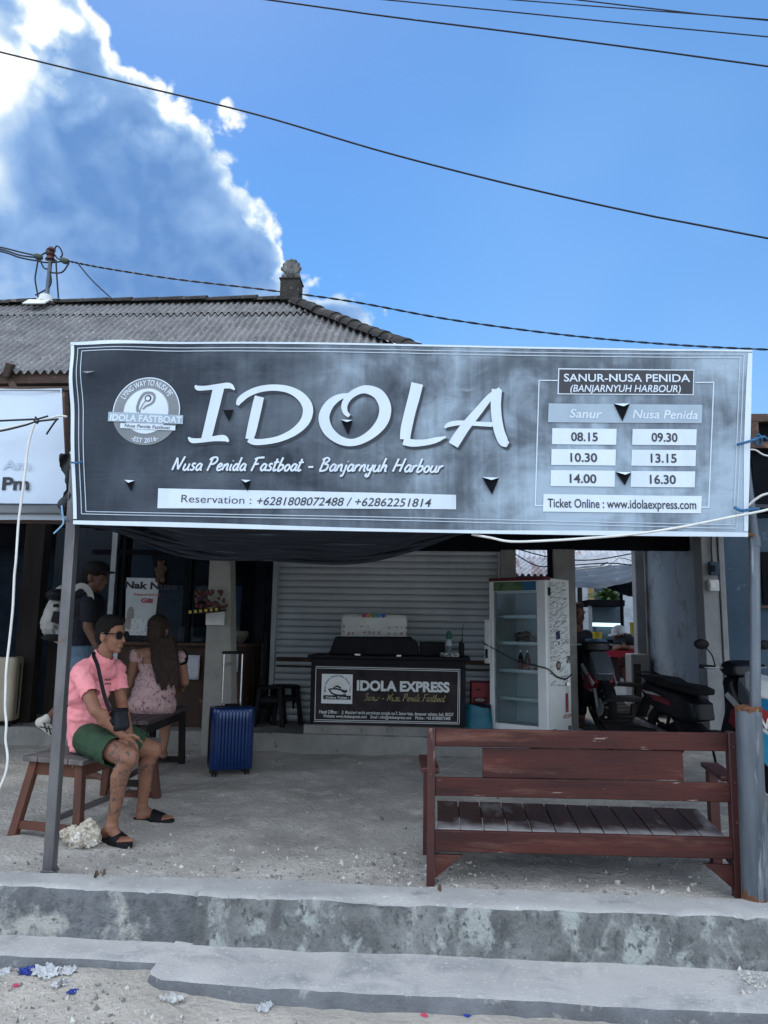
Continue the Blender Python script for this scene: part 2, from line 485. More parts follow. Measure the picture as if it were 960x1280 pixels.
# ------------------------------------------------------------------ material library
m_road = mat('sand_road', (.55, .50, .435), (.42, .38, .33), .95, scale=3, bump=.9, bscale=26, c3=(.58, .55, .50), s3=38, t3=(.58, .66), c4=(.22, .20, .18), s4=70, t4=(.66, .72), bdist=.03)
m_dirt = mat('grey_dirt', (.475, .45, .415), (.285, .268, .245), .95, scale=1.5, lo=.30, hi=.70, dist=.3, bump=.8, bscale=30, c3=(.55, .525, .49), s3=5, t3=(.52, .72), c4=(.20, .19, .18), s4=44, t4=(.60, .70), bdist=.03)
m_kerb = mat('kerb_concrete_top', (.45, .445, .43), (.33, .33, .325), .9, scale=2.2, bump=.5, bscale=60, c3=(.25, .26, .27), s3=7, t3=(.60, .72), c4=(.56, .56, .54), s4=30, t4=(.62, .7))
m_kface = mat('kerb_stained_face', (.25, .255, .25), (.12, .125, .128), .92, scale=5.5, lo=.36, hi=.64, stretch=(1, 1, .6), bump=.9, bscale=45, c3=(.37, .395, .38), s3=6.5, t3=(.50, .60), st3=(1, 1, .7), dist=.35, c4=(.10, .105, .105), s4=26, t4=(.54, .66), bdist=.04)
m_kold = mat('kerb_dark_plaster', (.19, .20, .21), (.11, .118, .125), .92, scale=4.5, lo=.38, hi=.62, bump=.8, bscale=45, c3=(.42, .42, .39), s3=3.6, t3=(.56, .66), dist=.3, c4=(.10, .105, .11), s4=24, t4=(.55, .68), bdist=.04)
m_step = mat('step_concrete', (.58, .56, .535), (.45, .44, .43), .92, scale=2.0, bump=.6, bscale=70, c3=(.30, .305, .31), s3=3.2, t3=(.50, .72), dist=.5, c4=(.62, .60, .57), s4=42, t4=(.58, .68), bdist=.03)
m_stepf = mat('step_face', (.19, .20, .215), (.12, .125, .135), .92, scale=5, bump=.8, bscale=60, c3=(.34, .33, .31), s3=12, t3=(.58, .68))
m_slab = mat('old_slab', (.27, .265, .25), (.18, .18, .17), .9, scale=3, bump=.6, bscale=40, c3=(.08, .08, .08), s3=9, t3=(.60, .70))
m_conc = mat('grey_pillar_concrete', (.30, .30, .285), (.22, .22, .21), .9, scale=4, bump=.4, bscale=50, c3=(.14, .14, .135), s3=6, t3=(.62, .72))
m_wallb = mat('stained_plaster', (.40, .45, .50), (.30, .35, .40), .9, scale=1.4, bump=.35, bscale=30, c3=(.17, .19, .21), s3=2.6, t3=(.54, .70), dist=.6, c4=(.10, .11, .12), s4=22, t4=(.66, .70))
m_bluewall = mat('navy_wall', (.065, .10, .14), (.045, .07, .10), .85, spec=.12, scale=2, bump=.2, bscale=30, c3=(.10, .14, .18), s3=8, t3=(.62, .72))
m_pilaster = mat('pilaster_plaster', (.30, .31, .32), (.22, .23, .24), .9, scale=3, bump=.3, bscale=30, c3=(.13, .12, .12), s3=5, t3=(.60, .72), st3=(1, 1, .4))
m_dark = mat('near_black', (.010, .012, .016), (.006, .007, .010), .9, scale=4, spec=.05)  # plain near-black, faintly varied by noise
m_darkwood = mat('dark_old_timber', (.034, .029, .027), (.02, .017, .017), .85, spec=.10, scale=5, stretch=(1, 1, .2), bump=.3, bscale=30)
m_roof = mat('weathered_corrugated_cement', (.21, .21, .21), (.12, .12, .125), .9, scale=4, bump=.3, bscale=60, c3=(.38, .38, .37), s3=26, t3=(.58, .68), c4=(.06, .06, .058), s4=30, t4=(.61, .69))
m_rtile = mat('mossy_ridge_tile', (.05, .047, .045), (.028, .027, .027), .95, scale=9, bump=.9, bscale=40, c3=(.16, .14, .12), s3=10, t3=(.60, .70))
m_finial = mat('carved_stone', (.20, .20, .195), (.08, .08, .08), .95, scale=16, bump=.6, bscale=60, c3=(.05, .05, .05), s3=14, t3=(.55, .65))
m_rustbeam = mat('rusty_beam', (.10, .062, .048), (.055, .040, .036), .85, scale=9, stretch=(.3, 1, 1), bump=.4, bscale=50, c3=(.20, .11, .07), s3=18, t3=(.60, .70))
m_shutter = mat('painted_shutter', (.47, .51, .54), (.39, .43, .46), .5, .2, scale=2.0, stretch=(1, 1, .4), bump=.06, bscale=60, c3=(.22, .21, .20), s3=3, t3=(.64, .76), rvar=.1)
m_steel = mat('bare_steel', (.20, .20, .205), (.12, .12, .125), .45, .7, scale=8, stretch=(1, 1, .3), bump=.12, bscale=50, c3=(.20, .11, .07), s3=20, t3=(.62, .70), rvar=.15)
m_galv = mat('galvanised_pipe', (.15, .172, .20), (.07, .085, .105), .45, .5, scale=9, stretch=(1, 1, .12), bump=.1, bscale=60, c3=(.33, .36, .40), s3=12, t3=(.58, .68), st3=(1, 1, .1), c4=(.16, .10, .07), s4=36, t4=(.70, .74), rvar=.12)
m_rust = mat('heavy_rust', (.19, .085, .04), (.09, .045, .028), .9, .1, scale=22, bump=.9, bscale=60, c3=(.42, .30, .18), s3=25, t3=(.58, .66))
m_redwood = mat('reddish_painted_timber', (.092, .025, .020), (.028, .012, .012), .55, spec=.2, lo=.28, hi=.66, scale=6, stretch=(.16, 1, 1), bump=.18, bscale=40, c3=(.13, .060, .045), s3=9, t3=(.55, .70), st3=(.14, 1, 1), c4=(.26, .20, .18), s4=30, t4=(.68, .72), rvar=.1)
m_redwoodv = mat('reddish_timber_upright', (.072, .020, .018), (.036, .014, .014), .52, spec=.4, scale=7, stretch=(1, 1, .16), bump=.18, bscale=40, c3=(.20, .12, .10), s3=12, t3=(.61, .68), st3=(1, 1, .2), rvar=.1)
m_seatwood = mat('worn_seat_boards', (.060, .034, .032), (.030, .020, .021), .55, scale=5, stretch=(1, .16, 1), bump=.25, bscale=40, c3=(.22, .21, .215), s3=4, t3=(.54, .72), st3=(1, .45, 1))
m_stool = mat('orange_brown_bench_timber', (.135, .054, .034), (.07, .032, .025), .75, lo=.3, hi=.7, scale=8, stretch=(1, 1, .2), bump=.3, bscale=50, c3=(.07, .04, .03), s3=9, t3=(.58, .68), st3=(1, 1, .25), c4=(.40, .32, .26), s4=30, t4=(.70, .74))
m_stooltop = mat('greyed_bench_top', (.17, .15, .145), (.085, .078, .08), .75, scale=7, stretch=(1, .2, 1), bump=.35, bscale=50, c3=(.34, .31, .29), s3=10, t3=(.58, .68), st3=(1, .3, 1))
m_white = mat('white_enamel', (.78, .80, .80), (.70, .73, .74), .35, scale=3)
m_offwhite = mat('grubby_white', (.66, .68, .67), (.54, .56, .56), .5, scale=4, c3=(.35, .35, .33), s3=10, t3=(.66, .74))
m_paper = mat('white_paper', (.72, .74, .76), (.66, .68, .70), .8, scale=5)
m_print = mat('black_print', (.03, .033, .04), (.025, .028, .035), .7)
m_black = mat('black_plastic', (.010, .011, .014), (.007, .007, .009), .5, scale=8, spec=.10)
m_rubber = mat('black_rubber', (.013, .013, .015), (.020, .019, .019), .75, spec=.08, scale=10, bump=.1, bscale=60)
m_chrome = mat('polished_metal', (.62, .63, .65), (.5, .5, .52), .22, 1.0, scale=4)
m_cable = mat('black_cable', (.02, .022, .028), (.014, .015, .018), .6)
m_wcable = mat('white_cable', (.72, .73, .70), (.58, .59, .57), .5, scale=9)
m_rope = mat('blue_rope', (.05, .18, .34), (.03, .10, .22), .85, scale=60, bump=.5, bscale=150)

# ------------------------------------------------------------------ terrain and paving
def lin(a, b, n): return [a + (b - a) * i / n for i in range(n + 1)]
def sheet(xs, ys, fz, name, mt):
    mb = MB(); V = [[mb.bm.verts.new((x, y, fz(x, y))) for y in ys] for x in xs]
    for i in range(len(xs) - 1):
        for j in range(len(ys) - 1): mb.face((V[i][j], V[i + 1][j], V[i + 1][j + 1], V[i][j + 1]))
    return structure(mb.build(name, mt, None, smooth=True))
def sstep(t): t = max(0., min(1., t)); return t * t * (3 - 2 * t)
def zroad(x, y):
    if abs(x) > 8 or y > 8 or y < -8: return -0.34
    z = -0.296 + .014 * fbm((x, y, 0), 1.3) + .010 * fbm((x, y, 3), 6)
    z += .055 * exp(-((x + 1.75) / .55) ** 2 - ((y - 3.95) / .22) ** 2)          # sand heaped in the corner of the step
    z += .012 * exp(-((y - 3.74) / .10) ** 2) * (1 if x > -1.4 else .2)
    return z
sheet([-900, -200, -60, -20, -8.5] + lin(-8, -3, 20) + lin(-2.95, 3, 120) + lin(3.2, 8, 20) + [8.5, 20, 60, 200, 900],
      [-900, -200, -60, -20] + lin(-8, 2.6, 14) + lin(2.65, 4.4, 44) + [6, 8.5, 20, 60, 200, 900], zroad, 'ground', m_road)
def zdirt(x, y):
    z = .12 * sstep((y - 4.9) / 3.4) + .02 * sstep((y - 4.6) / .5)
    if x > .6: z += (.20 * sstep((y - 8.0) / 1.6) + .32 * sstep((y - 9.6) / 3.4)) * sstep((x - .6) / .8)
    a = sstep((y - 4.55) / .3)
    return z - .014 + a * (.022 * fbm((x, y, 0), 1.9) + .010 * fbm((x, y, 5), 6))
sheet(lin(-9, -3.6, 18) + lin(-3.5, 3, 110) + lin(3.2, 9, 20), lin(4.5, 8.6, 90) + lin(8.8, 22, 40), zdirt, 'dirt_floor', m_dirt)

# kerb: rough cast strip, two casts meeting at a joint
def kerb_strip(x0, x1, y0, y1, zt, zb, seed, mt, mf, n=420, batter=.05, chip=.018):
    mb = MB(); rows = []
    prof = [(y1, zb), (y1, zt), ((y0 + y1) / 2 + .04, zt), ((y0 + y1) / 2 - .04, zt), (y0 + .03, zt), (y0 + .006, zt - .012), (y0 - .004, zt - .04),
            (y0 - batter * .35, zt + (zb - zt) * .35), (y0 - batter * .6, zt + (zb - zt) * .6), (y0 - batter, zb)]
    for i in range(n + 1):
        x = x0 + (x1 - x0) * i / n; row = []
        for k, (y, z) in enumerate(prof):
            q = (x, k * .13 + seed, seed)
            dy = chip * fbm(q, 3.2) * (1.0 if k >= 4 else .5); dz = .007 * fbm(q, 2.0) + .003 * fbm(q, 11) if k < 9 else 0; dy += .006 * fbm(q, 13)
            if k in (4, 5): 
                c = max(0, fbm((x, seed, 9), 2.3) - .12) + .8 * max(0, fbm((x, seed, 4), 9) - .22); dz -= .045 * c; dy += .05 * c
            row.append(mb.bm.verts.new((x, y + dy, z + dz)))
        rows.append(row)
    for i in range(n):
        for k in range(len(prof) - 1):
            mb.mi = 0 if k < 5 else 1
            mb.face((rows[i][k], rows[i + 1][k], rows[i + 1][k + 1], rows[i][k + 1]))
    mb.mi = 1; mb.face(rows[0]); mb.face(rows[-1][::-1])
    return mb
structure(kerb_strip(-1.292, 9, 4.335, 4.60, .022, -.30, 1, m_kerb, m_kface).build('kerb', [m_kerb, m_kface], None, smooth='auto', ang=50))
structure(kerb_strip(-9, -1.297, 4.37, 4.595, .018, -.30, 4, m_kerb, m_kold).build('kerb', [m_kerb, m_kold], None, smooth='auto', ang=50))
def paving(x0, x1, y0, y1, zt, zb, seed, name, cl=True):
    """worn concrete step with ragged front edge"""
    mb = MB(); n = 120; rows = []
    for i in range(n + 1):
        x = x0 + (x1 - x0) * i / n
        e = .02 * fbm((x, seed, 0), 1.5) + .012 * fbm((x, seed, 2), 7)
        lo = .10 * exp(-(x - x0) / .07) if cl else 0
        yf = y0 + e + lo; row = []
        for k, (y, z) in enumerate([(y1, zt), (y1 - (y1 - yf) * .3, zt), (y1 - (y1 - yf) * .6, zt), (yf + .05, zt), (yf + .012, zt - .006), (yf, zt - .03), (yf - .012, zb)]):
            dz = (.008 * fbm((x, y * 2, seed), 2.2) + .004 * fbm((x, y * 2, seed), 9)) * (1 if k < 6 else 0)
            row.append(mb.bm.verts.new((x + .012 * fbm((x, k, seed), 4) * (i in (0, n)), y, z + dz)))
        rows.append(row)
    for i in range(n):
        for k in range(6):
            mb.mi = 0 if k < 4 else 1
            mb.face((rows[i][k], rows[i + 1][k], rows[i + 1][k + 1], rows[i][k + 1]))
    mb.mi = 1; mb.face(rows[0]); mb.face(rows[-1][::-1])
    return structure(mb.build(name, [m_step, m_stepf], None, smooth='auto', ang=40))
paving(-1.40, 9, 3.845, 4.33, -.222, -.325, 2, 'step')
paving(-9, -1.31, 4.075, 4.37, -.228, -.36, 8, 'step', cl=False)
# raised floor slab in front of the shops
mb = MB(); n = 120; rows = []
for i in range(n + 1):
    x = -9 + 10.0 * i / n; e = .02 * fbm((x, 1, 0), 2) + .012 * fbm((x, 4, 2), 8)
    rows.append([mb.bm.verts.new(p) for p in ((x, 12, .32), (x, 8.9, .322), (x, 8.48 + e, .318 + .012 * fbm((x, 0, 0), 5)), (x, 8.45 + e * 1.3, .28), (x, 8.43 + e, .02))])
for i in range(n):
    for k in range(4): mb.face((rows[i][k], rows[i + 1][k], rows[i + 1][k + 1], rows[i][k + 1]))
mb.face(rows[-1][::-1])
structure(mb.build('concrete_floor', m_slab, None, smooth='auto', ang=40))

# ------------------------------------------------------------------ corrugated hip-roofed shop building
bld = thing('shop_building', 'hip roofed shop building of grey corrugated sheets behind the long banner', 'building', (-1.5, 9.5, .32))
RY, RZ, EY, EZ, XH = 7.5, 4.86, 5.98, 3.60, -1.55     # ridge, eave, ridge end
def rough_tile_row(mb, p, q, r, step, seed):
    p, q = Vector(p), Vector(q); n_ = int((q - p).length / step)
    d = (q - p).normalized(); rr = random.Random(seed)
    for i in range(n_):
        a = p + d * (i * step); b = a + d * step * 1.12
        j = Vector((rr.uniform(-1, 1), rr.uniform(-1, 1), rr.uniform(-1, 1))) * .008
        x = d.cross(Vector((0, 0, 1))).normalized(); u = x.cross(d)
        def arc(c, s_): return [c + j + x * (cos(pi * k / 8) * s_ * r) + u * (sin(pi * k / 8) * s_ * r * .8) for k in range(9)]
        A = [mb.bm.verts.new(v) for v in arc(a, .86)]; B = [mb.bm.verts.new(v) for v in arc(b, 1.0)]
        A2 = [mb.bm.verts.new(v - u * .02) for v in arc(a, .78)]; B2 = [mb.bm.verts.new(v - u * .02) for v in arc(b, .9)]
        for k in range(8):
            mb.face((A[k], A[k + 1], B[k + 1], B[k]))
            mb.face((B[k], B[k + 1], B2[k + 1], B2[k])); mb.face((A2[k], A2[k + 1], A[k + 1], A[k]))
mb = MB(); pitch = .070
def corr(x, seed=0): return .019 * cos(2 * pi * x / pitch)
xs = []; x = -7.6
while x < .02: xs.append(x); x += pitch / 6
def slope_pt(x, t, z0=0): return Vector((x, EY + (RY - EY) * t, EZ + (RZ - EZ) * t + corr(x) + z0))
# two courses of sheet, the upper one lapping over the lower
for (ta, tb, lift) in ((-.04, .80, 0), (.76, 1.0, .02)):
    prev = None
    for x in xs:
        tmax = min(tb, 1 - max(0, (x - XH) / (.0 + 1.62 - .0)))
        if tmax <= ta: prev = None; continue
        jit = .012 * fbm((int(x / (pitch * 14)) * 3.3, ta, 0), 1.0) * 2
        cur = [mb.bm.verts.new(slope_pt(x, ta + jit + (tmax - ta - jit) * k / 6, lift * (1 - k / 6) + .008 * fbm((x, k * .3, 2), 1.2))) for k in range(7)]
        if prev:
            for k in range(6): mb.face((prev[k], cur[k], cur[k + 1], prev[k + 1]))
        prev = cur
# hip end (faces right) and rear slope
ys = []; y = EY
while y < 9.02: ys.append(y); y += pitch / 4
prev = None
for y in ys:
    t1 = 1 - abs(y - RY) / (RY - EY)
    cur = [mb.bm.verts.new((XH + 1.62 * (1 - t1 * k / 4), y, EZ + (RZ - EZ) * t1 * k / 4 + .018 * cos(2 * pi * y / pitch))) for k in range(5)]
    if prev:
        for k in range(4): mb.face((prev[k], cur[k], cur[k + 1], prev[k + 1]))
    prev = cur
mb.grid(lambda u, v: (-7.6 + (7.6 + XH + 1.62 * (1 - v)) * u, 9.02 - (9.02 - RY) * v, EZ + (RZ - EZ) * v), 12, 6)
roof = mb.build('roof', m_roof, bld, smooth=True)
mb = MB(); rough_tile_row(mb, (-7.6, RY, RZ + .0), (XH + .1, RY, RZ + .0), .085, .27, 3)
rough_tile_row(mb, (XH + .05, RY - .05, RZ - .05), (.10, EY - .03, EZ + .0), .10, .16, 5)
mb.build('ridge_tiles', m_rtile, roof, smooth='auto', ang=45)
# finial: block with a carved shell
mb = MB(); fx = at(363.5, 384, RY).x
mb.box((fx, RY, RZ + .10), (.205, .20, .24)); mb.box((fx, RY, RZ + .215), (.23, .23, .02))
mb.build('finial_block', m_rtile, roof, bevel=.012)
mb = MB()
mb.ell((fx, RY, RZ + .33), (.085, .07, .13))
for k in range(-3, 4):
    a = radians(k * 24); 
    mb.rc((fx + sin(a) * .03, RY - .05, RZ + .27), (fx + sin(a) * .085, RY - .055, RZ + .30 + cos(a) * .115), .014, .021, 8)
    mb.ell((fx + sin(a) * .092, RY - .05, RZ + .305 + cos(a) * .125), .026, None, 8, 6)
for sx_ in (-1, 1): mb.ell((fx + sx_ * .07, RY - .04, RZ + .25), (.035, .05, .04), None, 8, 6)
mb.build('finial', m_finial, roof, smooth=True)
# eave beam, post, walls
mb = MB(); mb.box((-5.0, EY + .02, EZ - .085), (5.0, .09, .10)); mb.box((-3.6, EY - .06, EZ - .03), (.05, .16, .12), (.3, .2, .4))
mb.box((-3.50, EY - .1, EZ - .22), (.05, .03, .16), (0, -.6, 0)); mb.build('eave_beam', m_rustbeam, bld, bevel=.006)
mb = MB(); a_ = at(77, 485, 5.6); b_ = at(81, 605, 5.6); mb.beam(b_, a_, .07, .07, up=(0, 1, 0)); mb.build('eave_strut', m_rustbeam, bld, bevel=.008)
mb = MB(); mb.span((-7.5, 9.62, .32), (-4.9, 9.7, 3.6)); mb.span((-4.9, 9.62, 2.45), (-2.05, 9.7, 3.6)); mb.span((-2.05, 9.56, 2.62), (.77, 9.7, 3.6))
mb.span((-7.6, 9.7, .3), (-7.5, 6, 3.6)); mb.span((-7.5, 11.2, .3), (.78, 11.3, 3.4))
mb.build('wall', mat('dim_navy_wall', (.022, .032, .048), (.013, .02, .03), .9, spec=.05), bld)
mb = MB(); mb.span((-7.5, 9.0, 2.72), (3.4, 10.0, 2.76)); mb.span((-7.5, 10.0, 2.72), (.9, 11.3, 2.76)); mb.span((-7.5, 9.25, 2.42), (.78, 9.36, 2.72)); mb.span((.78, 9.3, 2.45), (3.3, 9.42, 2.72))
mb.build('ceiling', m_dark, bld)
# dark posts of the left bays
for (a, b, Y) in ((20, 45, 8.8), (60, 75, 9.1), (88, 96, 9.2)):
    mb = MB(); p, q = at(a, 800, Y), at(b, 800, Y); mb.span((p.x, Y, .3), (q.x, Y + .16, 2.75)); mb.build('post', m_darkwood, bld, bevel=.006)
# shutter: rolled slats
sx0, sx1 = at(347, 760, 9.5).x, at(622, 760, 9.5).x
mb = MB(); prof = []; z = .33
while z < 2.66:
    for (f_, d_) in ((0, 0), (.10, -.010), (.35, -.016), (.65, -.016), (.90, -.010), (.96, .006)): prof.append((z + f_ * .082, d_))
    z += .082
for (sa, sb) in ((sx0, sx1),):
    A = [mb.bm.verts.new((sa, 9.5 + d_, z_)) for (z_, d_) in prof]; Bv = [mb.bm.verts.new((sb, 9.5 + d_, z_)) for (z_, d_) in prof]
    for i in range(len(prof) - 1): mb.face((A[i], Bv[i], Bv[i + 1], A[i + 1]))
sh = mb.build('roller_shutter', m_shutter, bld, smooth='auto', ang=30)
mb = MB(); mb.span((sx0 - .06, 9.42, .33), (sx0, 9.56, 2.7)); mb.build('guide_rail', m_shutter, sh, bevel=.004)
mb = MB(); mb.span((sx1, 9.42, .33), (sx1 + .05, 9.56, 2.7)); mb.build('guide_rail', m_shutter, sh, bevel=.004)
mb = MB(); mb.span((sx0 + .02, 9.44, 1.05), (sx1 - .02, 9.475, 1.10)); mb.span((sx0 + .02, 9.45, .98), (sx1 - .02, 9.476, 1.0)); mb.build('locking_bar', m_rustbeam, sh, bevel=.004)
mb = MB(); mb.span((-2.20, 10.6, .32), (-1.98, 10.62, 2.7)); mb.span((-2.28, 9.3, .32), (-2.20, 9.62, 2.72)); mb.build('door_frame', m_darkwood, bld)
# pillars on the right
for (a, b, Y) in ((625, 645, 9.40), (691, 719, 9.30)):
    mb = MB(); p, q = at(a, 700, Y), at(b, 700, Y); mb.span((p.x, Y, .1), (q.x, Y + .24, 2.73)); mb.build('pillar', m_conc, bld, bevel=.012)
mb = MB(); p = at(686, 700, 9.3); mb.span((p.x, 9.34, .1), (p.x + .045, 9.44, 2.72)); mb.build('post', m_dark, bld)

# stained side house at right
hs_ = thing('side_house', 'stained grey plaster house wall at right behind the scooter', 'house', (3.1, 9.2, .3))
a, b = at(806, 800, 11.2), at(884, 800, 8.9)
mb = MB(); A_ = Vector((a.x, 11.2, .2)); B_ = Vector((b.x, 8.9, .2)); dd = (A_ - B_).normalized(); nn = Vector((dd.y, -dd.x, 0))
mb.prism([B_, A_, A_ + Vector((0, 0, 3.0)), B_ + Vector((0, 0, 3.0))], nn * .15); mb.build('wall', m_wallb, hs_)
mb = MB(); c = at(806, 800, 11.05); mb.span((c.x - .125, 10.95, .2), (c.x + .0, 11.15, 3.1)); mb.build('corner_post', m_pilaster, hs_, bevel=.01)
mb = MB(); mb.span((c.x - .26, 10.8, .2), (c.x + .0, 11.14, at(790, 817, 10.9).z)); mb.build('post_base', m_conc, hs_, bevel=.02)
p, q = at(877, 700, 8.82), at(905, 700, 8.82)
mb = MB(); mb.span((p.x, 8.82, .1), (q.x - .07, 9.1, 3.2)); mb.span((q.x - .062, 8.80, .1), (q.x, 9.1, 3.2)); mb.build('pilaster', m_pilaster, hs_, bevel=.008)
mb = MB(); mb.span((q.x + .003, 9.12, .05), (q.x + 5.0, 9.25, 3.25)); mb.build('side_wall', m_bluewall, hs_)
mb = MB(); p2 = at(950, 690, 9.1); mb.span((p2.x, 9.08, at(950, 755, 9.1).z), (p2.x + 1.2, 9.117, at(950, 690, 9.1).z)); mb.build('dark_opening_panel', m_dark, hs_)  # dark slab on the solid wall paints the shade of an opening
mb = MB(); p2 = at(949, 757, 9.1); mb.span((p2.x, 9.06, p2.z - .03), (p2.x + 1.25, 9.117, p2.z)); mb.build('window_sill', m_rustbeam, hs_)
mb = MB(); mb.span((q.x - 1.5, 8.6, 3.25), (q.x + 5.1, 11.5, 3.33)); mb.build('roof', m_dark, hs_)  # unseen overhang stretched across the passage, added to shade the wall top
# electric boxes on the house
for (x_, y0, y1, w_, d_) in ((891, 703, 719, .10, .07), (890, 725, 739, .11, .08)):
    t_, u_ = at(x_, y0, 8.8), at(x_, y1, 8.8)
    eb = thing('meter_box', 'small grey electric box above another on the house wall' if y0 < 710 else 'cream electric box with side switch below the dark box', 'electric box', (t_.x, 8.8, u_.z))
    mb = MB(); mb.box((t_.x, 8.815 - d_ / 2, (t_.z + u_.z) / 2), (w_, d_, t_.z - u_.z)); mb.build('box', m_bluewall if y0 < 710 else m_offwhite, eb, bevel=.008)
    mb = MB(); mb.box((t_.x - .02, 8.81 - d_, (t_.z + u_.z) / 2), (w_ * .45, .012, (t_.z - u_.z) * .5)); mb.build('cover', m_black if y0 < 710 else m_paper, eb, bevel=.003)
mb = MB(); mb.tube([at(889, 668, 8.8) , at(889, 685, 8.8), at(890, 703, 8.8)], .009, 6); mb.single('cable', m_cable, 'black cable dropping to the electric boxes on the house', 'cable', at(890, 703, 8.8))
# ------------------------------------------------------------------ the long banner and its posts
BY = 4.52
def bwarp(p):
    """gentle waves of the hung vinyl, added along Y"""
    p = Vector(p); u = (p.x + 2.37) / 4.27; v = (p.z - 2.05) / 1.15
    d = .016 * sin(u * 9 + 1.2 * v) * (1 - .5 * u) + .006 * fbm((p.x * 1.2, p.z * 1.8, 4), 1.0)
    d += .007 * exp(-((u - .02) / .10) ** 2) * sin(9 * v + 22 * u) + .022 * exp(-(u / .16) ** 2 - ((v - 1) / .35) ** 2) * sin(30 * (u + .45 * (1 - v)) + 2)
    return Vector((p.x, p.y + d, p.z))
bTL, bTR, bBR, bBL = [at(x, y, BY) for x, y in ((85, 426), (940, 438), (935, 671), (91, 655))]
def bq(u, v):
    a = bBL.lerp(bBR, u); b = bTL.lerp(bTR, u); p = a.lerp(b, v)
    p.z += -.012 * sin(pi * u) * (1 - v) + .006 * sin(pi * u) * v
    if v > .5: p.z += .012 * exp(-((u - .06) / .05) ** 2) * (v - .5) * 2
    return bwarp(p)
def bp(x, y): return at(x, y, BY)
ban = thing('shop_banner', 'long grey vinyl boat ticket banner with big white title and departure times', 'banner', (-.2, BY, 2.05))
# printed vinyl: dark at left, sun-bleached towards the right and in vertical streaks
mv = bpy.data.materials.new('faded_grey_print'); mv.use_nodes = True; MATS['vinyl'] = mv
_t = mv.node_tree; _b = _t.nodes['Principled BSDF']; _b.inputs['Roughness'].default_value = .6; _b.inputs['Specular IOR Level'].default_value = .2
def tn(tp, **kw):
    n = _t.nodes.new(tp)
    for k_, v_ in kw.items(): setattr(n, k_, v_)
    return n
def tl(a_, b_): _t.links.new(a_, b_)
def tm(op, a_, b_=None, cl=False):
    n = tn('ShaderNodeMath', operation=op, use_clamp=cl)
    for i_, v_ in enumerate((a_, b_)):
        if v_ is None: continue
        if isinstance(v_, (int, float)): n.inputs[i_].default_value = v_
        else: tl(v_, n.inputs[i_])
    return n.outputs[0]
def tnoise(sc, st, det=6, ro=.6, di=0):
    mp = tn('ShaderNodeMapping'); mp.inputs['Scale'].default_value = st; tl(_tc.outputs['Object'], mp.inputs[0])
    n = tn('ShaderNodeTexNoise'); n.inputs['Scale'].default_value = sc; n.inputs['Detail'].default_value = det; n.inputs['Roughness'].default_value = ro; n.inputs['Distortion'].default_value = di
    tl(mp.outputs[0], n.inputs['Vector']); return n.outputs['Fac']
def trng(v_, a_, c_):
    n = tn('ShaderNodeMapRange'); tl(v_, n.inputs[0]); n.inputs[1].default_value = a_; n.inputs[2].default_value = c_; return n.outputs[0]
_tc = tn('ShaderNodeTexCoord'); _sx = tn('ShaderNodeSeparateXYZ'); tl(_tc.outputs['Object'], _sx.inputs[0])
fade = trng(_sx.outputs[0], -1.7, .9)
blot = tnoise(1.6, (1, 1, 1.1), 7, .55, .4)
streak = tnoise(9, (2.2, 1, .10), 5, .6)
weave = tnoise(60, (1, 1, .06), 3, .5); weave2 = tnoise(60, (.06, 1, 1), 3, .5)
blot2 = tnoise(4.2, (1, 1, 1.0), 6, .55, .6)
f1 = tm('ADD', tm('MULTIPLY', fade, .50), tm('MULTIPLY', tm('SUBTRACT', blot, .42), 2.3))
f1 = tm('ADD', f1, tm('MULTIPLY', tm('SUBTRACT', blot2, .5), .9))
f1 = tm('ADD', f1, tm('MULTIPLY', tm('SUBTRACT', streak, .5), .45))
f1 = tm('MULTIPLY', f1, tm('ADD', .12, tm('MULTIPLY', trng(_sx.outputs[0], -1.9, .3), .95)))
f1 = tm('ADD', f1, tm('MULTIPLY', tm('ADD', tm('SUBTRACT', weave, .5), tm('SUBTRACT', weave2, .5)), .06), True)
cr_ = tn('ShaderNodeValToRGB'); tl(f1, cr_.inputs[0]); el_ = cr_.color_ramp.elements
el_[0].color = (.024, .033, .048, 1); el_[1].color = (.31, .40, .49, 1); el_[1].position = .95
q_ = el_.new(.45); q_.color = (.115, .145, .18, 1)
tl(cr_.outputs[0], _b.inputs['Base Color'])
bp_ = tn('ShaderNodeBump'); bp_.inputs['Strength'].default_value = .5; bp_.inputs['Distance'].default_value = .02
tl(tm('ADD', tm('MULTIPLY', tnoise(3, (1, 1, 2.2), 5, .5, .6), 1.0), tm('MULTIPLY', weave2, .04)), bp_.inputs['Height']); tl(bp_.outputs[0], _b.inputs['Normal'])
m_bwhite = mat('banner_white', (.60, .69, .79), (.54, .63, .73), .5, scale=6, stretch=(1, 1, .2), c3=(.48, .53, .58), s3=5, t3=(.62, .75), st3=(1, 1, .2))
m_bpale = mat('banner_faded_blue', (.33, .42, .50), (.28, .36, .44), .5, scale=6, stretch=(1, 1, .2))
m_bgrey = mat('banner_mid_grey', (.20, .225, .25), (.16, .18, .205), .5, scale=4)
m_bdk = mat('banner_dark_print', (.045, .05, .06), (.03, .034, .042), .5, scale=5)
m_bshadow = mat('banner_letter_shade', (.035, .045, .06), (.028, .036, .05), .5, scale=5)

mb = MB()
for i in range(121):
    for j in range(0): pass
mb.grid(bq, 200, 60)
sheet_o = mb.build('vinyl_sheet', mv, ban, smooth=True, fix=False)
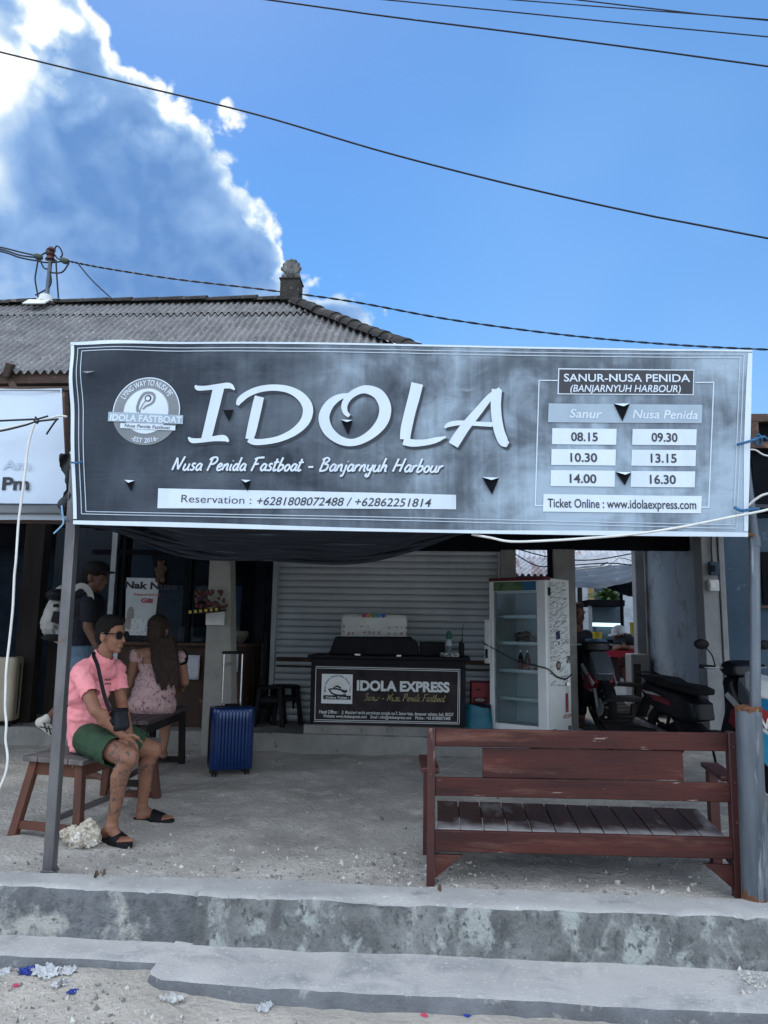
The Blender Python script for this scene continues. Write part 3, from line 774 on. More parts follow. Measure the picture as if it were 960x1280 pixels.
# reverse side and folded white hem all round
mb = MB(); mb.grid(lambda u, v: bq(u, v) + Vector((0, .006, 0)), 60, 16); mb.build('backing', m_offwhite, ban, smooth=True, fix=False)
def edge_strip(f, n, w, name='hem', th=.004):
    mb = MB(); A = []
    for i in range(n + 1):
        a, b = f(i / n); a = bwarp(Vector(a) - Vector((0, th, 0))); b = bwarp(Vector(b) - Vector((0, th, 0))); A.append((mb.bm.verts.new(a), mb.bm.verts.new(b)))
    for i in range(n): mb.face((A[i][0], A[i + 1][0], A[i + 1][1], A[i][1]))
    return mb.build(name, m_bwhite, ban, fix=False, smooth=True)
def q0(u, v):
    a = bBL.lerp(bBR, u); b = bTL.lerp(bTR, u); p = a.lerp(b, v)
    p.z += -.012 * sin(pi * u) * (1 - v) + .006 * sin(pi * u) * v
    if v > .5: p.z += .012 * exp(-((u - .06) / .05) ** 2) * (v - .5) * 2
    return p
edge_strip(lambda t: (q0(t, 0), q0(t, .020 + .005 * sin(9 * t))), 80, 0)
edge_strip(lambda t: (q0(t, 1), q0(t, .990 - .012 * exp(-(t - .06) ** 2 / .004))), 80, 0)
edge_strip(lambda t: (q0(0, .028 + t * .955), q0(.0055, .028 + t * .955)), 40, 0)
edge_strip(lambda t: (q0(1, .028 + t * .955), q0(.9945 - .003 * sin(3 * t), .028 + t * .955)), 40, 0)
# printed double border
def uv_of(x, y):  # rough inverse for the border lines
    return None
def line(a, b, w, mt, name, off=.005, n=60):
    mb = MB(); a, b = Vector(a), Vector(b); d = (b - a).normalized(); nrm = Vector((0, -1, 0)); s_ = nrm.cross(d).normalized() * (w / 2); A = []
    for i in range(n + 1):
        p = a.lerp(b, i / n); A.append((mb.bm.verts.new(bwarp(p - s_) + nrm * off), mb.bm.verts.new(bwarp(p + s_) + nrm * off)))
    for i in range(n): mb.face((A[i][0], A[i + 1][0], A[i + 1][1], A[i][1]))
    return mb.build(name, mt, ban, fix=False, smooth=True)
for (P, nm) in (([(101, 435), (929, 444), (922, 662), (105, 644)], 'outer'), ([(96 + 3, 430 + 1), (934, 441)], 'x')):
    if nm == 'x': continue
out4 = [(94.5, 433), (929.5, 443.5), (921, 660.5), (101, 642)]
in4 = [(100, 437), (924.5, 447.5), (917, 656), (106.5, 639)]
for Q in (out4, in4):
    for i in range(4): line(bp(*Q[i]), bp(*Q[(i + 1) % 4]), .0052, mat('banner_line', (.46, .54, .63), (.40, .48, .57), .5), 'border_line')
# big brush title
K = 220 / 960.; O4 = (220, 460); K5 = 310 / 960.; O5 = (350, 410); K6 = 220 / 960.; O6 = (440, 460)
def cv_(pts, o, k): return [(o[0] + x * k, o[1] + y * k, w * k) for (x, y, w) in pts]
strokes = [
 cv_([(108, 98, 10), (122, 112, 26), (165, 112, 24), (235, 104, 28), (295, 100, 30), (322, 122, 8)], O4, K),
 cv_([(236, 108, 60), (205, 230, 58), (180, 330, 56), (163, 392, 54)], O4, K),
 cv_([(66, 376, 8), (85, 394, 26), (130, 395, 24), (205, 386, 28), (262, 384, 34), (288, 402, 10)], O4, K),
 cv_([(338, 205, 16), (352, 178, 34), (395, 145, 34), (460, 120, 34), (540, 112, 34), (620, 124, 38), (685, 162, 48), (722, 222, 56), (708, 292, 52), (650, 350, 42), (570, 388, 34), (490, 404, 32), (430, 405, 34), (402, 388, 40)], O4, K),
 cv_([(458, 160, 50), (448, 200, 54), (432, 270, 54), (416, 340, 52), (402, 392, 44)], O4, K),
 cv_([(270, 345, 14), (254, 328, 20), (252, 300, 24), (272, 268, 26), (310, 246, 28), (345, 244, 34), (385, 264, 42), (408, 312, 46), (396, 368, 44), (350, 418, 34), (290, 446, 28), (235, 438, 32), (190, 402, 40), (172, 352, 42), (190, 305, 36), (225, 275, 26), (268, 262, 12)], O5, K5),
 cv_([(356, 90, 64), (340, 160, 62), (316, 250, 60), (296, 340, 60), (290, 395, 54)], O6, K6),
 cv_([(282, 402, 44), (330, 414, 40), (400, 410, 34), (460, 396, 30), (512, 378, 8)], O6, K6),
 cv_([(808, 116, 22), (752, 160, 34), (690, 235, 44), (620, 320, 52), (575, 385, 58), (552, 424, 56)], O6, K6),
 cv_([(790, 118, 56), (784, 200, 56), (790, 280, 56), (804, 350, 56), (826, 402, 54), (850, 420, 30)], O6, K6),
 cv_([(504, 330, 8), (530, 312, 26), (590, 302, 26), (680, 306, 24), (766, 310, 26)], O6, K6)]
def to3(x, y): return bwarp(bp(x, y))
mb = MB()
for i, s_ in enumerate(strokes): ribbon(mb, [(x + 2.8, y + 3.0, w) for (x, y, w) in s_], to3, (0, -.0035 - .0004 * i, 0))
mb.build('title_shadow', m_bshadow, ban, fix=False)
mb = MB()
for i, s_ in enumerate(strokes): ribbon(mb, s_, to3, (0, -.0085 - .0004 * i, 0))
mb.build('title_lettering', m_bwhite, ban, fix=False)

# handwriting for the line below the title: strokes on a unit box (x advance, y up)
HW = {
 'N': (.78, [[(.05, 0), (.2, .95)], [(.2, .95), (.45, .05)], [(.45, .05), (.72, 1.05)]]),
 'u': (.5, [[(.12, .5), (.05, .1), (.2, .0), (.36, .2), (.42, .5)], [(.42, .5), (.38, .05), (.5, .02)]]),
 's': (.40, [[(.36, .48), (.2, .52), (.14, .36), (.3, .2), (.24, .02), (.04, .04)]]),
 'a': (.48, [[(.4, .44), (.22, .5), (.06, .22), (.14, .0), (.32, .12), (.42, .48)], [(.42, .48), (.38, .06), (.5, .03)]]),
 'P': (.66, [[(.06, -.05), (.24, .95)], [(.04, .78), (.2, .96), (.52, .98), (.58, .72), (.4, .5), (.16, .46)]]),
 'e': (.42, [[(.08, .22), (.3, .3), (.34, .46), (.2, .5), (.08, .3), (.1, .04), (.26, .0), (.4, .12)]]),
 'n': (.48, [[(.04, .0), (.12, .48)], [(.08, .25), (.26, .48), (.36, .42), (.34, .06), (.46, .03)]]),
 'i': (.24, [[(.12, .48), (.08, .06), (.2, .03)], [(.17, .7), (.18, .74)]]),
 'd': (.5, [[(.36, .42), (.2, .48), (.06, .2), (.14, .0), (.3, .12), (.4, .5), (.48, 1.0)], [(.42, .55), (.36, .06), (.48, .03)]]),
 'F': (.62, [[(.05, -.05), (.26, .92)], [(.1, .84), (.3, .96), (.74, 1.0)], [(.14, .46), (.46, .52)]]),
 't': (.34, [[(.2, .9), (.08, .1), (.18, .0), (.3, .1)], [(.02, .6), (.36, .66)]]),
 'b': (.46, [[(.22, 1.0), (.06, .06), (.2, .0), (.38, .2), (.34, .44), (.16, .4)]]),
 'o': (.44, [[(.26, .48), (.08, .3), (.1, .02), (.28, .02), (.38, .3), (.26, .48)]]),
 '-': (.5, [[(.06, .28), (.40, .30)]]),
 'B': (.68, [[(.06, 0), (.22, .94)], [(.06, .84), (.36, 1.0), (.54, .82), (.26, .52)], [(.26, .52), (.54, .44), (.46, .08), (.04, -.02)]]),
 'j': (.26, [[(.18, .48), (.06, -.3), (-.1, -.34)], [(.22, .7), (.23, .74)]]),
 'r': (.36, [[(.04, .0), (.12, .48)], [(.1, .28), (.22, .46), (.36, .46)]]),
 'y': (.46, [[(.1, .5), (.06, .18), (.2, .1), (.38, .3)], [(.42, .5), (.24, -.34), (.06, -.34), (.12, -.16)]]),
 'h': (.48, [[(.04, 0), (.24, 1.0)], [(.1, .26), (.28, .46), (.38, .4), (.34, .06), (.46, .03)]]),
 'H': (.80, [[(.06, 0), (.26, .98)], [(.52, 0), (.72, 1.0)], [(.14, .46), (.64, .50)]]),
 'S': (.56, [[(.52, .88), (.34, .98), (.18, .78), (.38, .5), (.34, .1), (.04, .04)]]),
 'k': (.44, [[(.04, 0), (.22, 1.0)], [(.36, .5), (.12, .26), (.38, .0)]]),
 'l': (.22, [[(.2, 1.0), (.08, .08), (.2, .03)]]), ' ': (.36, []),
}
def handwrite(mb, text, P, p0, p1, h, w, off, slant=.22, up=(0, 0, 1), warp=None):
    adv = sum(HW[c][0] for c in text); p0, p1 = Vector(p0), Vector(p1); ex = p1 - p0; sc = ex.length / adv; ex.normalize()
    ez = Vector(P).cross(ex).normalized(); x = 0.
    for c in text:
        a_, st = HW[c]
        for s_ in st:
            pts = [((x + q[0]) * sc + q[1] * h * slant, q[1] * h, w) for q in s_]
            if len(pts) == 2: pts = [pts[0], tuple((pts[0][i] + pts[1][i]) / 2 for i in range(3)), pts[1]]
            ribbon(mb, pts, (lambda X, Y_: (warp or (lambda v: v))(p0 + ex * X + ez * Y_)), off, 4)
        x += a_
HWL = 'Nusa Penida Fastboat - Banjarnyuh Harbour'
mb = MB(); handwrite(mb, HWL, (0, -1, 0), bp(214.5, 588.5), bp(553.5, 592.5), .082, .0125, (0, -.0035, 0), warp=bwarp); mb.build('script_shadow', m_bshadow, ban, fix=False)
mb = MB(); handwrite(mb, HWL, (0, -1, 0), bp(213.5, 587), bp(552.5, 591), .082, .0115, (0, -.0065, 0), warp=bwarp); mb.build('script_lettering', m_bwhite, ban, fix=False)
def patch(pts, mt, name, off, nx=24, ny=3):
    P = [bp(*p) for p in pts]; mb = MB()
    mb.grid(lambda u, v: bwarp(P[3].lerp(P[2], u).lerp(P[0].lerp(P[1], u), v)) + Vector((0, -off, 0)), nx, ny)
    return mb.build(name, mt, ban, fix=False, smooth=True)
def txt(name, s_, p0, p1, cap, mt, off=.0065, shear=0., bold=0., sp=1.0):
    return text_on(name, s_, bp(*p0), bp(*p1), cap * BY / FPX, mt, ban, off=off, shear=shear, bold=bold, warp=bwarp, spacing=sp)
patch([(197, 610), (570, 619), (570, 637), (196, 635)], m_bwhite, 'phone_strip', .0045)
txt('phone_lettering', 'Reservation :', (226, 627.5), (314, 630), 10.5, m_bdk, bold=-.004)
txt('phone_lettering', '+6281808072488 / +62862251814', (321, 631.2), (539, 634.2), 11, m_bdk, shear=.22, bold=.006)
# time table
def frame_line(a, b): line(bp(*a), bp(*b), .006, m_bwhite, 'table_line', n=20)
for a_, b_ in (((674, 475), (698, 475.3)), ((869, 478), (892, 478)), ((674, 475), (669, 632)), ((669, 632), (679, 632)), ((877, 634), (886, 634)), ((892, 478), (886, 634))): frame_line(a_, b_)
patch([(698, 460), (868, 462), (867, 494), (697, 492.5)], m_bwhite, 'table_heading_edge', .0042)
patch([(699.3, 461.5), (866.8, 463.3), (865.8, 492.6), (698.6, 491.2)], m_bdk, 'table_heading', .006)
txt('heading_lettering', 'SANUR-NUSA PENIDA', (705, 476.5), (862.5, 477.5), 10.5, m_bwhite, .008, 0, .012)
txt('heading_lettering', '(BANJARNYUH HARBOUR)', (713, 489.3), (851, 490.3), 9.6, m_bwhite, .008, .2, .01)
patch([(686, 504), (878, 506), (877, 529), (685, 527.5)], m_bpale, 'table_subheading', .0045)
txt('subheading_lettering', 'Sanur', (712, 521.5), (753, 522.5), 11.5, m_bwhite, .0065, .2, .012)
txt('subheading_lettering', 'Nusa Penida', (791, 522.5), (872, 524), 11.5, m_bwhite, .0065, .2, .012)
for r_, (ya, ta, tb) in enumerate(((535, '08.15', '09.30'), (561, '10.30', '13.15'), (587.5, '14.00', '16.30'))):
    dx_ = -r_ * .9
    patch([(690.5 + dx_, ya), (771 + dx_, ya + .8), (770.3 + dx_, ya + 20.8), (690 + dx_, ya + 20)], m_bwhite, 'time_strip', .0045, 8)
    patch([(791 + dx_, ya + 1), (871 + dx_, ya + 1.6), (870.3 + dx_, ya + 21.6), (790.3 + dx_, ya + 20.9)], m_bwhite, 'time_strip', .0045, 8)
    txt('time_lettering', ta, (714 + dx_, ya + 15.8), (747.5 + dx_, ya + 16.2), 11.5, m_bdk, .0065, 0, .022)
    txt('time_lettering', tb, (814.5 + dx_, ya + 16.8), (847 + dx_, ya + 17.2), 11.5, m_bdk, .0065, 0, .022)
patch([(679.5, 617.5), (877.5, 620), (876.5, 641.5), (678.5, 639.5)], m_bwhite, 'web_strip', .0045, 12)
txt('web_lettering', 'Ticket Online : www.idolaexpress.com', (684.5, 634), (870.5, 636.3), 11.5, m_bdk, .0065, 0, .014)
# round emblem
ec = bp(182, 513); er = 46.3 * BY / FPX
def disc(r0, r1, a0, a1, mt, name, off, c=ec, n=64):
    mb = MB(); A = []
    for i in range(n + 1):
        t_ = radians(a0 + (a1 - a0) * i / n)
        A.append([mb.bm.verts.new(bwarp(c + Vector((cos(t_) * r_, 0, sin(t_) * r_))) + Vector((0, -off, 0))) for r_ in [r0 + (r1 - r0) * k / 6 for k in range(7)]])
    for i in range(n):
        for k in range(6): mb.face((A[i][k], A[i][k + 1], A[i + 1][k + 1], A[i + 1][k]))
    return mb.build(name, mt, ban, fix=False)
disc(.0005, er, 0, 360, m_bgrey, 'emblem_disc', .0042)
disc(er * .97, er, -8, 188, m_bwhite, 'emblem_rim', .0052)
disc(.0005, er * .69, 0, 360, m_bwhite, 'emblem_centre', .0058)
disc(er * .665, er * .685, 0, 360, m_bgrey, 'emblem_ring', .0068)
text_arc('emblem_lettering', 'LYING WAY TO NUSA PE', ec, er * .755, 152, 32, 8.2 * BY / FPX, m_bwhite, ban, off=.0062, shear=.1, bold=.014, warp=bwarp)
text_arc('emblem_lettering', '-EST 2016-', ec, er * .93, 244, 296, 6.4 * BY / FPX, m_bwhite, ban, off=.0062, bold=.014, warp=bwarp, inner=True)
# feather drawing
mb = MB(); k_ = 130 / 960.; o_ = (120, 455)
fea = [cv_([(400, 455, 10), (405, 420, 10), (430, 370, 9), (455, 338, 10)], o_, k_), cv_([(385, 440, 26), (378, 400, 24), (392, 350, 26), (410, 310, 28), (440, 272, 26), (480, 262, 24), (520, 272, 26), (540, 300, 22), (530, 345, 20), (500, 370, 18), (460, 388, 16), (430, 415, 14)], o_, k_)]
for i, s_ in enumerate(fea): ribbon(mb, s_, to3, (0, -.0075 - .0004 * i, 0))
mb.build('emblem_feather', m_bgrey, ban, fix=False)
disc(.0005, er * .10, 0, 360, m_bdk, 'emblem_feather_eye', .0092, bp(184.8, 497.6), 20); disc(.0005, er * .062, 0, 360, m_bwhite, 'emblem_feather_eye', .0098, bp(184.6, 497.9), 20)
patch([(134.5, 514), (229, 519), (228.5, 530), (134, 526)], m_bpale, 'emblem_ribbon', .0095, 10)
txt('emblem_ribbon_lettering', 'IDOLA FASTBOAT', (136.5, 525), (227, 529), 9.2, m_bwhite, .0112, 0, .03)
patch([(150, 528.5), (219, 532), (218.5, 537.8), (149.5, 534.5)], m_bwhite, 'emblem_ribbon', .0095, 10)
txt('emblem_ribbon_lettering', 'Nusa Penida Fastboat', (155, 533.2), (212, 536.2), 4.4, m_bdk, .0112, .15, .006)
# wind slits: dark triangles paint the shade of the holes; folded flaps
for (x, y, w_, h_, fl) in ((x, y, w * 1.25, h * 1.2, f) for (x, y, w, h, f) in ((286, 513, 11, 12, 0), (434, 526, 12, 16, 1), (162, 600, 10, 12, 1), (308, 600, 10, 12, 1), (583, 488, 13, 5, 2), (613, 597, 17, 18, 1), (777, 505, 16, 18, 3), (779, 590, 16, 14, 1), (112, 465, 13, 12, 2))):
    mb = MB(); 
    P = [bwarp(bp(x - w_ / 2, y)) , bwarp(bp(x + w_ / 2, y - (0 if fl != 1 else -1))), bwarp(bp(x + (1 if fl != 1 else 2), y + h_))]
    if fl != 2:
        mb.face([mb.bm.verts.new(p + Vector((0, -.0125, 0))) for p in P])
        mb.build('slit_shade', m_dark, ban, fix=False)
    if fl:
        mb = MB(); t_ = P[0].lerp(P[1], .5); F = [P[0] + Vector((0, -.016, 0)), P[1] + Vector((0, -.016, .002)), t_ + Vector((.004, -.042, -.018 - .002 * fl)), t_ + Vector((-.012, -.030, -.006))]
        vs_ = [mb.bm.verts.new(p) for p in F]; mb.face((vs_[0], vs_[1], vs_[2])); mb.face((vs_[0], vs_[2], vs_[3]))
        mb.build('slit_flap', m_bwhite if fl != 2 else m_bgrey, ban, fix=False)

# posts
lp0, lp1 = gd(62, 1091), at(91, 655, 4.60)
mb = MB(); lp1 = lp0 + (lp1 - lp0) * 1.47; mb.beam(lp0 - Vector((0, 0, .05)), lp1, .062, .062, up=(0, 1, 0))
lpo = thing('steel_post', 'square dark steel post holding the left end of the grey banner', 'post', tuple(lp0))
mb.build('shaft', m_steel, lpo, bevel=.004)
mb = MB(); mb.box(lp0 + Vector((.0, 0, .012)), (.078, .078, .02)); mb.build('foot_plate', m_steel, lpo, bevel=.003)
rpo = thing('pipe_post', 'galvanised pipe post set in a thicker rusty pipe at the banner right end', 'post', tuple(gd(944, 1130)))
r0, r1 = gd(944.5, 1128), at(935.5, 885, 4.56); r2 = at(943, 675, 4.58); r1b = at(941.5, 890, 4.56)
mb = MB(); mb.cyl(r0, r1, .071, .070, 24, False); mb.cyl(r1, r0, .060, .060, 24, False); mb.build('sleeve_pipe', m_galv, rpo, smooth='auto')
mb = MB(); n = 24; top = []
for ring, (z_, rr_) in enumerate(((-.012, .0725), (.006, .0735), (.012, .066), (-.01, .052))):
    top.append([mb.bm.verts.new(r1 + Vector((cos(2 * pi * i / n) * rr_, sin(2 * pi * i / n) * rr_, z_ + (.010 * fbm((i * .7, ring, 2), 1) if ring in (1, 2) else 0) - (.02 * max(0, fbm((i * .5, 7, 0), 1)) if ring == 0 else 0)))) for i in range(n)])
for a_, b_ in zip(top[:-1], top[1:]):
    for i in range(n): mb.face((a_[i], a_[(i + 1) % n], b_[(i + 1) % n], b_[i]))
mb.build('rusted_lip', m_rust, rpo, smooth='auto')
mb = MB(); 
for i in range(7):
    a_ = pi * 1.05 + i * .28; mb.ell(r0 + Vector((cos(a_) * .071, sin(a_) * .071, .02 + .03 * fbm((i * 1.7, 3, 3)))), (.018, .008, .032 + .02 * fbm((i * 2.1, 9, 3))), (0, 0, a_ + pi / 2), 8, 6)
mb.build('rust_scale', m_rust, rpo, smooth=True)
mb = MB(); rt = r2 + (r2 - r1b) * .95; mb.cyl(r1b - Vector((0, 0, .25)), r2, .0295, .0295, 20); mb.cyl(r2 + Vector((-.0, 0, 0)), rt + Vector((-.12, 0, 0)), .029, .029, 20); mb.cyl(r2 - Vector((0, 0, .04)), r2 + Vector((0, 0, .02)), .033, .033, 20)
mb.build('upright_pipe', m_galv, rpo, smooth='auto')
mb = MB(); mb.box(r2 + Vector((-.035, -.02, .03)), (.06, .02, .022), (0, .3, 0)); mb.build('bracket', m_rust, rpo, bevel=.004)
mb = MB(); a_ = bTL + Vector((.05, .06, -.05)); b_ = bTR + Vector((0, .06, -.05)); mb.cyl(a_, b_, .02, .02, 12); mb.single('banner_rail', m_galv, 'galvanised top rail carrying the grey banner between its posts', 'rail', tuple(a_), smooth='auto')
mb = MB(); a_ = bBL + Vector((.0, .06, .08)); b_ = bBR + Vector((0, .06, .08)); mb.cyl(a_, b_, .018, .018, 12); mb.single('banner_rail', m_galv, 'galvanised lower rail tied behind the bottom edge of the grey banner', 'rail', tuple(a_), smooth='auto')

# ropes
def rope(pts, r, label, name='rope', mt=None, cat='rope', grp=None, n=8, sub=6):
    P = smoothpath(pts, sub); mb = MB(); mb.tube(P, r, n); return mb.single(name, mt or m_rope, label, cat, tuple(P[0]), smooth=True, group=grp)
Yr = BY - .02
rope([at(921, 556, Yr), at(932, 553, Yr - .02), at(945, 549, Yr), at(955, 546, Yr + .2), at(962, 552, Yr + .3)], .008, 'upper blue rope tying the banner to the rusty frame')
mb = MB(); mb.tube(smoothpath([at(944, 552, Yr + .1), at(948, 543, Yr + .05), at(952, 551, Yr + .1), at(947, 556, Yr + .12), at(942, 549, Yr + .05), at(953, 547, Yr)], 6), .007, 7); mb.single('rope_knot', m_rope, 'knotted tangle of blue rope at the rusty frame', 'rope', tuple(at(948, 550, Yr)), smooth=True)
rope([at(918, 634, Yr), at(926, 638, Yr - .02), at(938, 637, Yr - .02), at(948, 636, Yr + .1)], .009, 'lower blue rope lashing the banner to the pipe post')
rope([at(89, 578, Yr), at(96, 578.5, Yr - .01), at(103, 577, Yr)], .006, 'short blue tie at the left hem of the banner')
rope([at(86, 652, Yr + .1), at(79, 646, Yr), at(77, 632, Yr), at(79, 650, Yr), at(78, 656, Yr), at(67, 667, Yr)], .005, 'pale blue string hanging at the lower left banner corner', mt=mat('pale_string', (.25, .42, .62), (.18, .34, .55), .8))
# torn black cloth behind the left hem
mb = MB()
mb.grid(lambda u, v: at(88 - (9 + 5 * sin(v * 9) + 4 * fbm((v * 4, 1, 0), 2)) * u, 645 - 78 * v, 4.60 + .04 * sin(v * 14 + u * 4) + .03 * u), 8, 30)
mb.single('torn_cloth', mat('black_torn_cloth', (.03, .035, .04), (.02, .022, .026), .9, scale=20, bump=.6), 'crumpled torn black cloth bunched beside the left post', 'cloth', tuple(at(84, 645, 4.6)), smooth=True, solid=.006)

# neighbour's white banner
nb = thing('white_banner', 'pale blue-white neighbouring banner with faded Am and black Pm', 'banner', (-2.75, 4.92, 2.15))
NY = 4.92
P = [at(-330, 484, NY), at(78, 486, NY), at(83, 650, NY), at(-330, 650, NY)]
mb = MB(); mb.grid(lambda u, v: P[3].lerp(P[2], u).lerp(P[0].lerp(P[1], u), v) + Vector((0, .012 * sin(u * 20 + v * 3), 0)), 40, 8)
nsh = mb.build('vinyl_sheet', mat('white_vinyl', (.58, .68, .80), (.53, .63, .76), .5, scale=2), nb, smooth=True, fix=False)
for (ya, yb, w_) in ((487.5, 489.5, 2), (641, 643.5, 2.5)):
    mb = MB(); Q = [at(-330, ya, NY), at(77, ya + .6, NY), at(77, yb + .6, NY), at(-330, yb, NY)]
    mb.grid(lambda u, v: Q[3].lerp(Q[2], u).lerp(Q[0].lerp(Q[1], u), v) + Vector((0, -.018, 0)), 10, 1); mb.build('border_line', m_bgrey, nb, fix=False)
mb = MB(); text_on('lettering', 'Am', at(5, 587, NY), at(39, 587, NY), 12.5 * NY / FPX, mat('faded_letter', (.40, .50, .63), (.42, .52, .65), .6), nb, off=.018, bold=.02)
text_on('lettering', 'Pm', at(4, 612.5, NY), at(38, 612.5, NY), 17 * NY / FPX, m_bdk, nb, off=.018, bold=.035)
mb = MB(); mb.box((-3.6, 4.99, 3.1), (2.2, .03, .03)); mb.box((-3.6, 4.99, 2.16), (2.2, .03, .03)); mb.build('frame', m_rustbeam, nb)
# rusty frame and dark sheet of the stall beyond the right end
rf = thing('awning_frame', 'rusty iron awning frame with dark sheet beyond the right end of the banner', 'awning', (2.2, 5.2, 2.4))
FY = 5.3
a_, b_ = at(939, 517, FY), at(939, 527, FY)
mb = MB(); mb.span((a_.x - .02, FY, b_.z), (a_.x + 1.6, FY + .06, a_.z)); c_ = at(939, 560, FY); mb.span((a_.x - .02, FY, c_.z), (at(949, 540, FY).x, FY + .055, b_.z)); d_ = at(939, 552, FY); mb.span((at(949, 540, FY).x, FY, c_.z), (a_.x + 1.6, FY + .05, d_.z))
mb.build('frame', m_rustbeam, rf, bevel=.004)
mb = MB(); mb.grid(lambda u, v: Vector((a_.x - .25 + 2.4 * u, FY + .08 + 2.6 * v, a_.z - .06 + .25 * v + .012 * cos(u * 160))), 160, 4); mb.build('roof_sheet', m_bluewall, rf, smooth=True, solid=.004)
mb = MB(); mb.span((a_.x + .02, FY + .075, c_.z - .45), (a_.x + 1.7, FY + .095, a_.z - .02)); mb.build('dark_sheet', m_dark, rf)
# ------------------------------------------------------------------ shade net slung from the banner rail to the shop front
mb = MB()
def net(u, v):
    x = -3.6 + 6.9 * u; y = 4.72 + (9.0 - 4.72) * v
    zf = 2.24; zr = 2.74
    z = zf + (zr - zf) * v ** .8
    sag = exp(-((x + 1.05) / 1.15) ** 4) * exp(-((v - .20) / .17) ** 2)
    z -= .33 * sag + .10 * sin(pi * min(1, max(0, v))) * exp(-((x + 1.0) / 1.6) ** 4)
    z += .035 * sag * sin(26 * v * 3.2 + 2.2 * sin(x * 1.3)) + .02 * fbm((x * .8, y * 3, 0), 1.5)
    return Vector((x, y, z))
mb.grid(net, 90, 110)
m_net = mat('black_shade_net', (.030, .038, .052), (.012, .016, .023), .8, spec=.2, scale=30, stretch=(.05, 1.6, 1), bump=.6, bscale=60, c3=(.13, .16, .19), s3=24, t3=(.60, .72), st3=(.06, 2.2, 1))  # pale streaks put the light on the folds into the colour
mb.single('shade_net', m_net, 'sagging black shade net slung under the banner to the shop fronts', 'shade net', (0, 6.5, 2.4), smooth=True, fix=False)
# rolled and gathered front edge of the net
mb = MB()
for k in range(5):
    P = []
    for i in range(40):
        x = -2.9 + 3.5 * i / 39; s_ = exp(-((x + 1.1) / 1.2) ** 4)
        P.append((x, 5.30 + .05 * k + .03 * sin(x * 3 + k), 2.235 - .20 * s_ - .022 * k * s_ + .012 * sin(x * 5 + k * 2)))
    mb.tube(P, .016 + .004 * (k % 2), 6)
mb.single('net_roll', m_net, 'gathered folds of black netting hanging along the front of the shade net', 'netting', (0, 5.3, 2.2), smooth=True)

# ------------------------------------------------------------------ the red-brown bench seen from behind
bn = thing('park_bench', 'long reddish-brown wooden bench seen from behind with solid centre back panel', 'bench', (.84, 4.74, 0))
bx0, bx1 = at(540, 1000, 4.74).x - .006, at(915, 1000, 4.74).x + .008
zt = at(540, 909, 4.74).z; zt2 = at(915, 914, 4.74).z
def bz(px, py): return at(px, py, 4.74).z
for (x, t_) in ((bx0, zt), (bx1, zt2)):
    mb = MB(); s_ = 1 if x == bx0 else -1
    mb.prism([(x - .024, 4.715, -.02), (x + .024, 4.715, -.02), (x + .024, 4.70, t_), (x - .024, 4.70, t_)], (0, .065, 0)); mb.build('rear_leg', m_redwoodv, bn, bevel=.006)
    xo = x - s_ * (.022 if s_ > 0 else .070)
    mb = MB(); mb.span((xo - .032, 5.25, -.02), (xo + .032, 5.315, .60)); mb.build('front_leg', m_redwoodv, bn, bevel=.006)
    mb = MB(); mb.beam((x - s_ * .005, 4.78, .625), (xo - s_ * .012, 5.36, .612), .11, .032); mb.build('armrest', m_redwoodv, bn, bevel=.008)
    mb = MB(); mb.beam((x, 4.77, .155), (xo, 5.27, .155), .03, .05); mb.build('side_stretcher', m_redwoodv, bn, bevel=.004)
    mb = MB(); zr_ = bz(540, 1068); L_ = .16
    mb.prism([(x + s_ * .026, 4.725, zr_ + .005), (x + s_ * (.03 + L_), 4.725, zr_ + .005), (x + s_ * (.03 + .09), 4.725, zr_ - .05), (x + s_ * .026, 4.725, zr_ - .13)], (0, .026, 0)); mb.build('corner_bracket', m_redwood, bn, bevel=.003)
def rail(nm, ya, yb, yL=None, yd=.030, x0=None, x1=None, y0=4.715):
    mb = MB(); a_, b_ = x0 if x0 is not None else bx0 + .024, x1 if x1 is not None else bx1 - .024
    mb.prism([(a_, y0, bz(545, yb)), (b_, y0, bz(545, yb) + (zt2 - zt) * .7), (b_, y0, bz(545, ya) + (zt2 - zt) * .7), (a_, y0, bz(545, ya))], (0, yd, 0)); return mb.build(nm, m_redwood, bn, bevel=.005)
for (x, zs_) in ((bx0, (.82, .62, .40)), (bx1, (.82, .62, .40))):
    for z in zs_:
        mb = MB(); mb.cyl((x, 4.712 - .012 * (z / .85), z), (x, 4.70 - .012 * (z / .85), z), .006, .005, 10); mb.build('bolt', m_rust, bn, smooth='auto')
rail('top_rail', 910, 932)
rail('middle_rail', 970.5, 993.5, y0=4.712)
rail('seat_rail', 1036.5, 1062.5, y0=4.712, yd=.034)
rail('back_panel', 933, 970, x0=at(603, 950, 4.74).x, x1=at(853, 950, 4.74).x, y0=4.724, yd=.016)
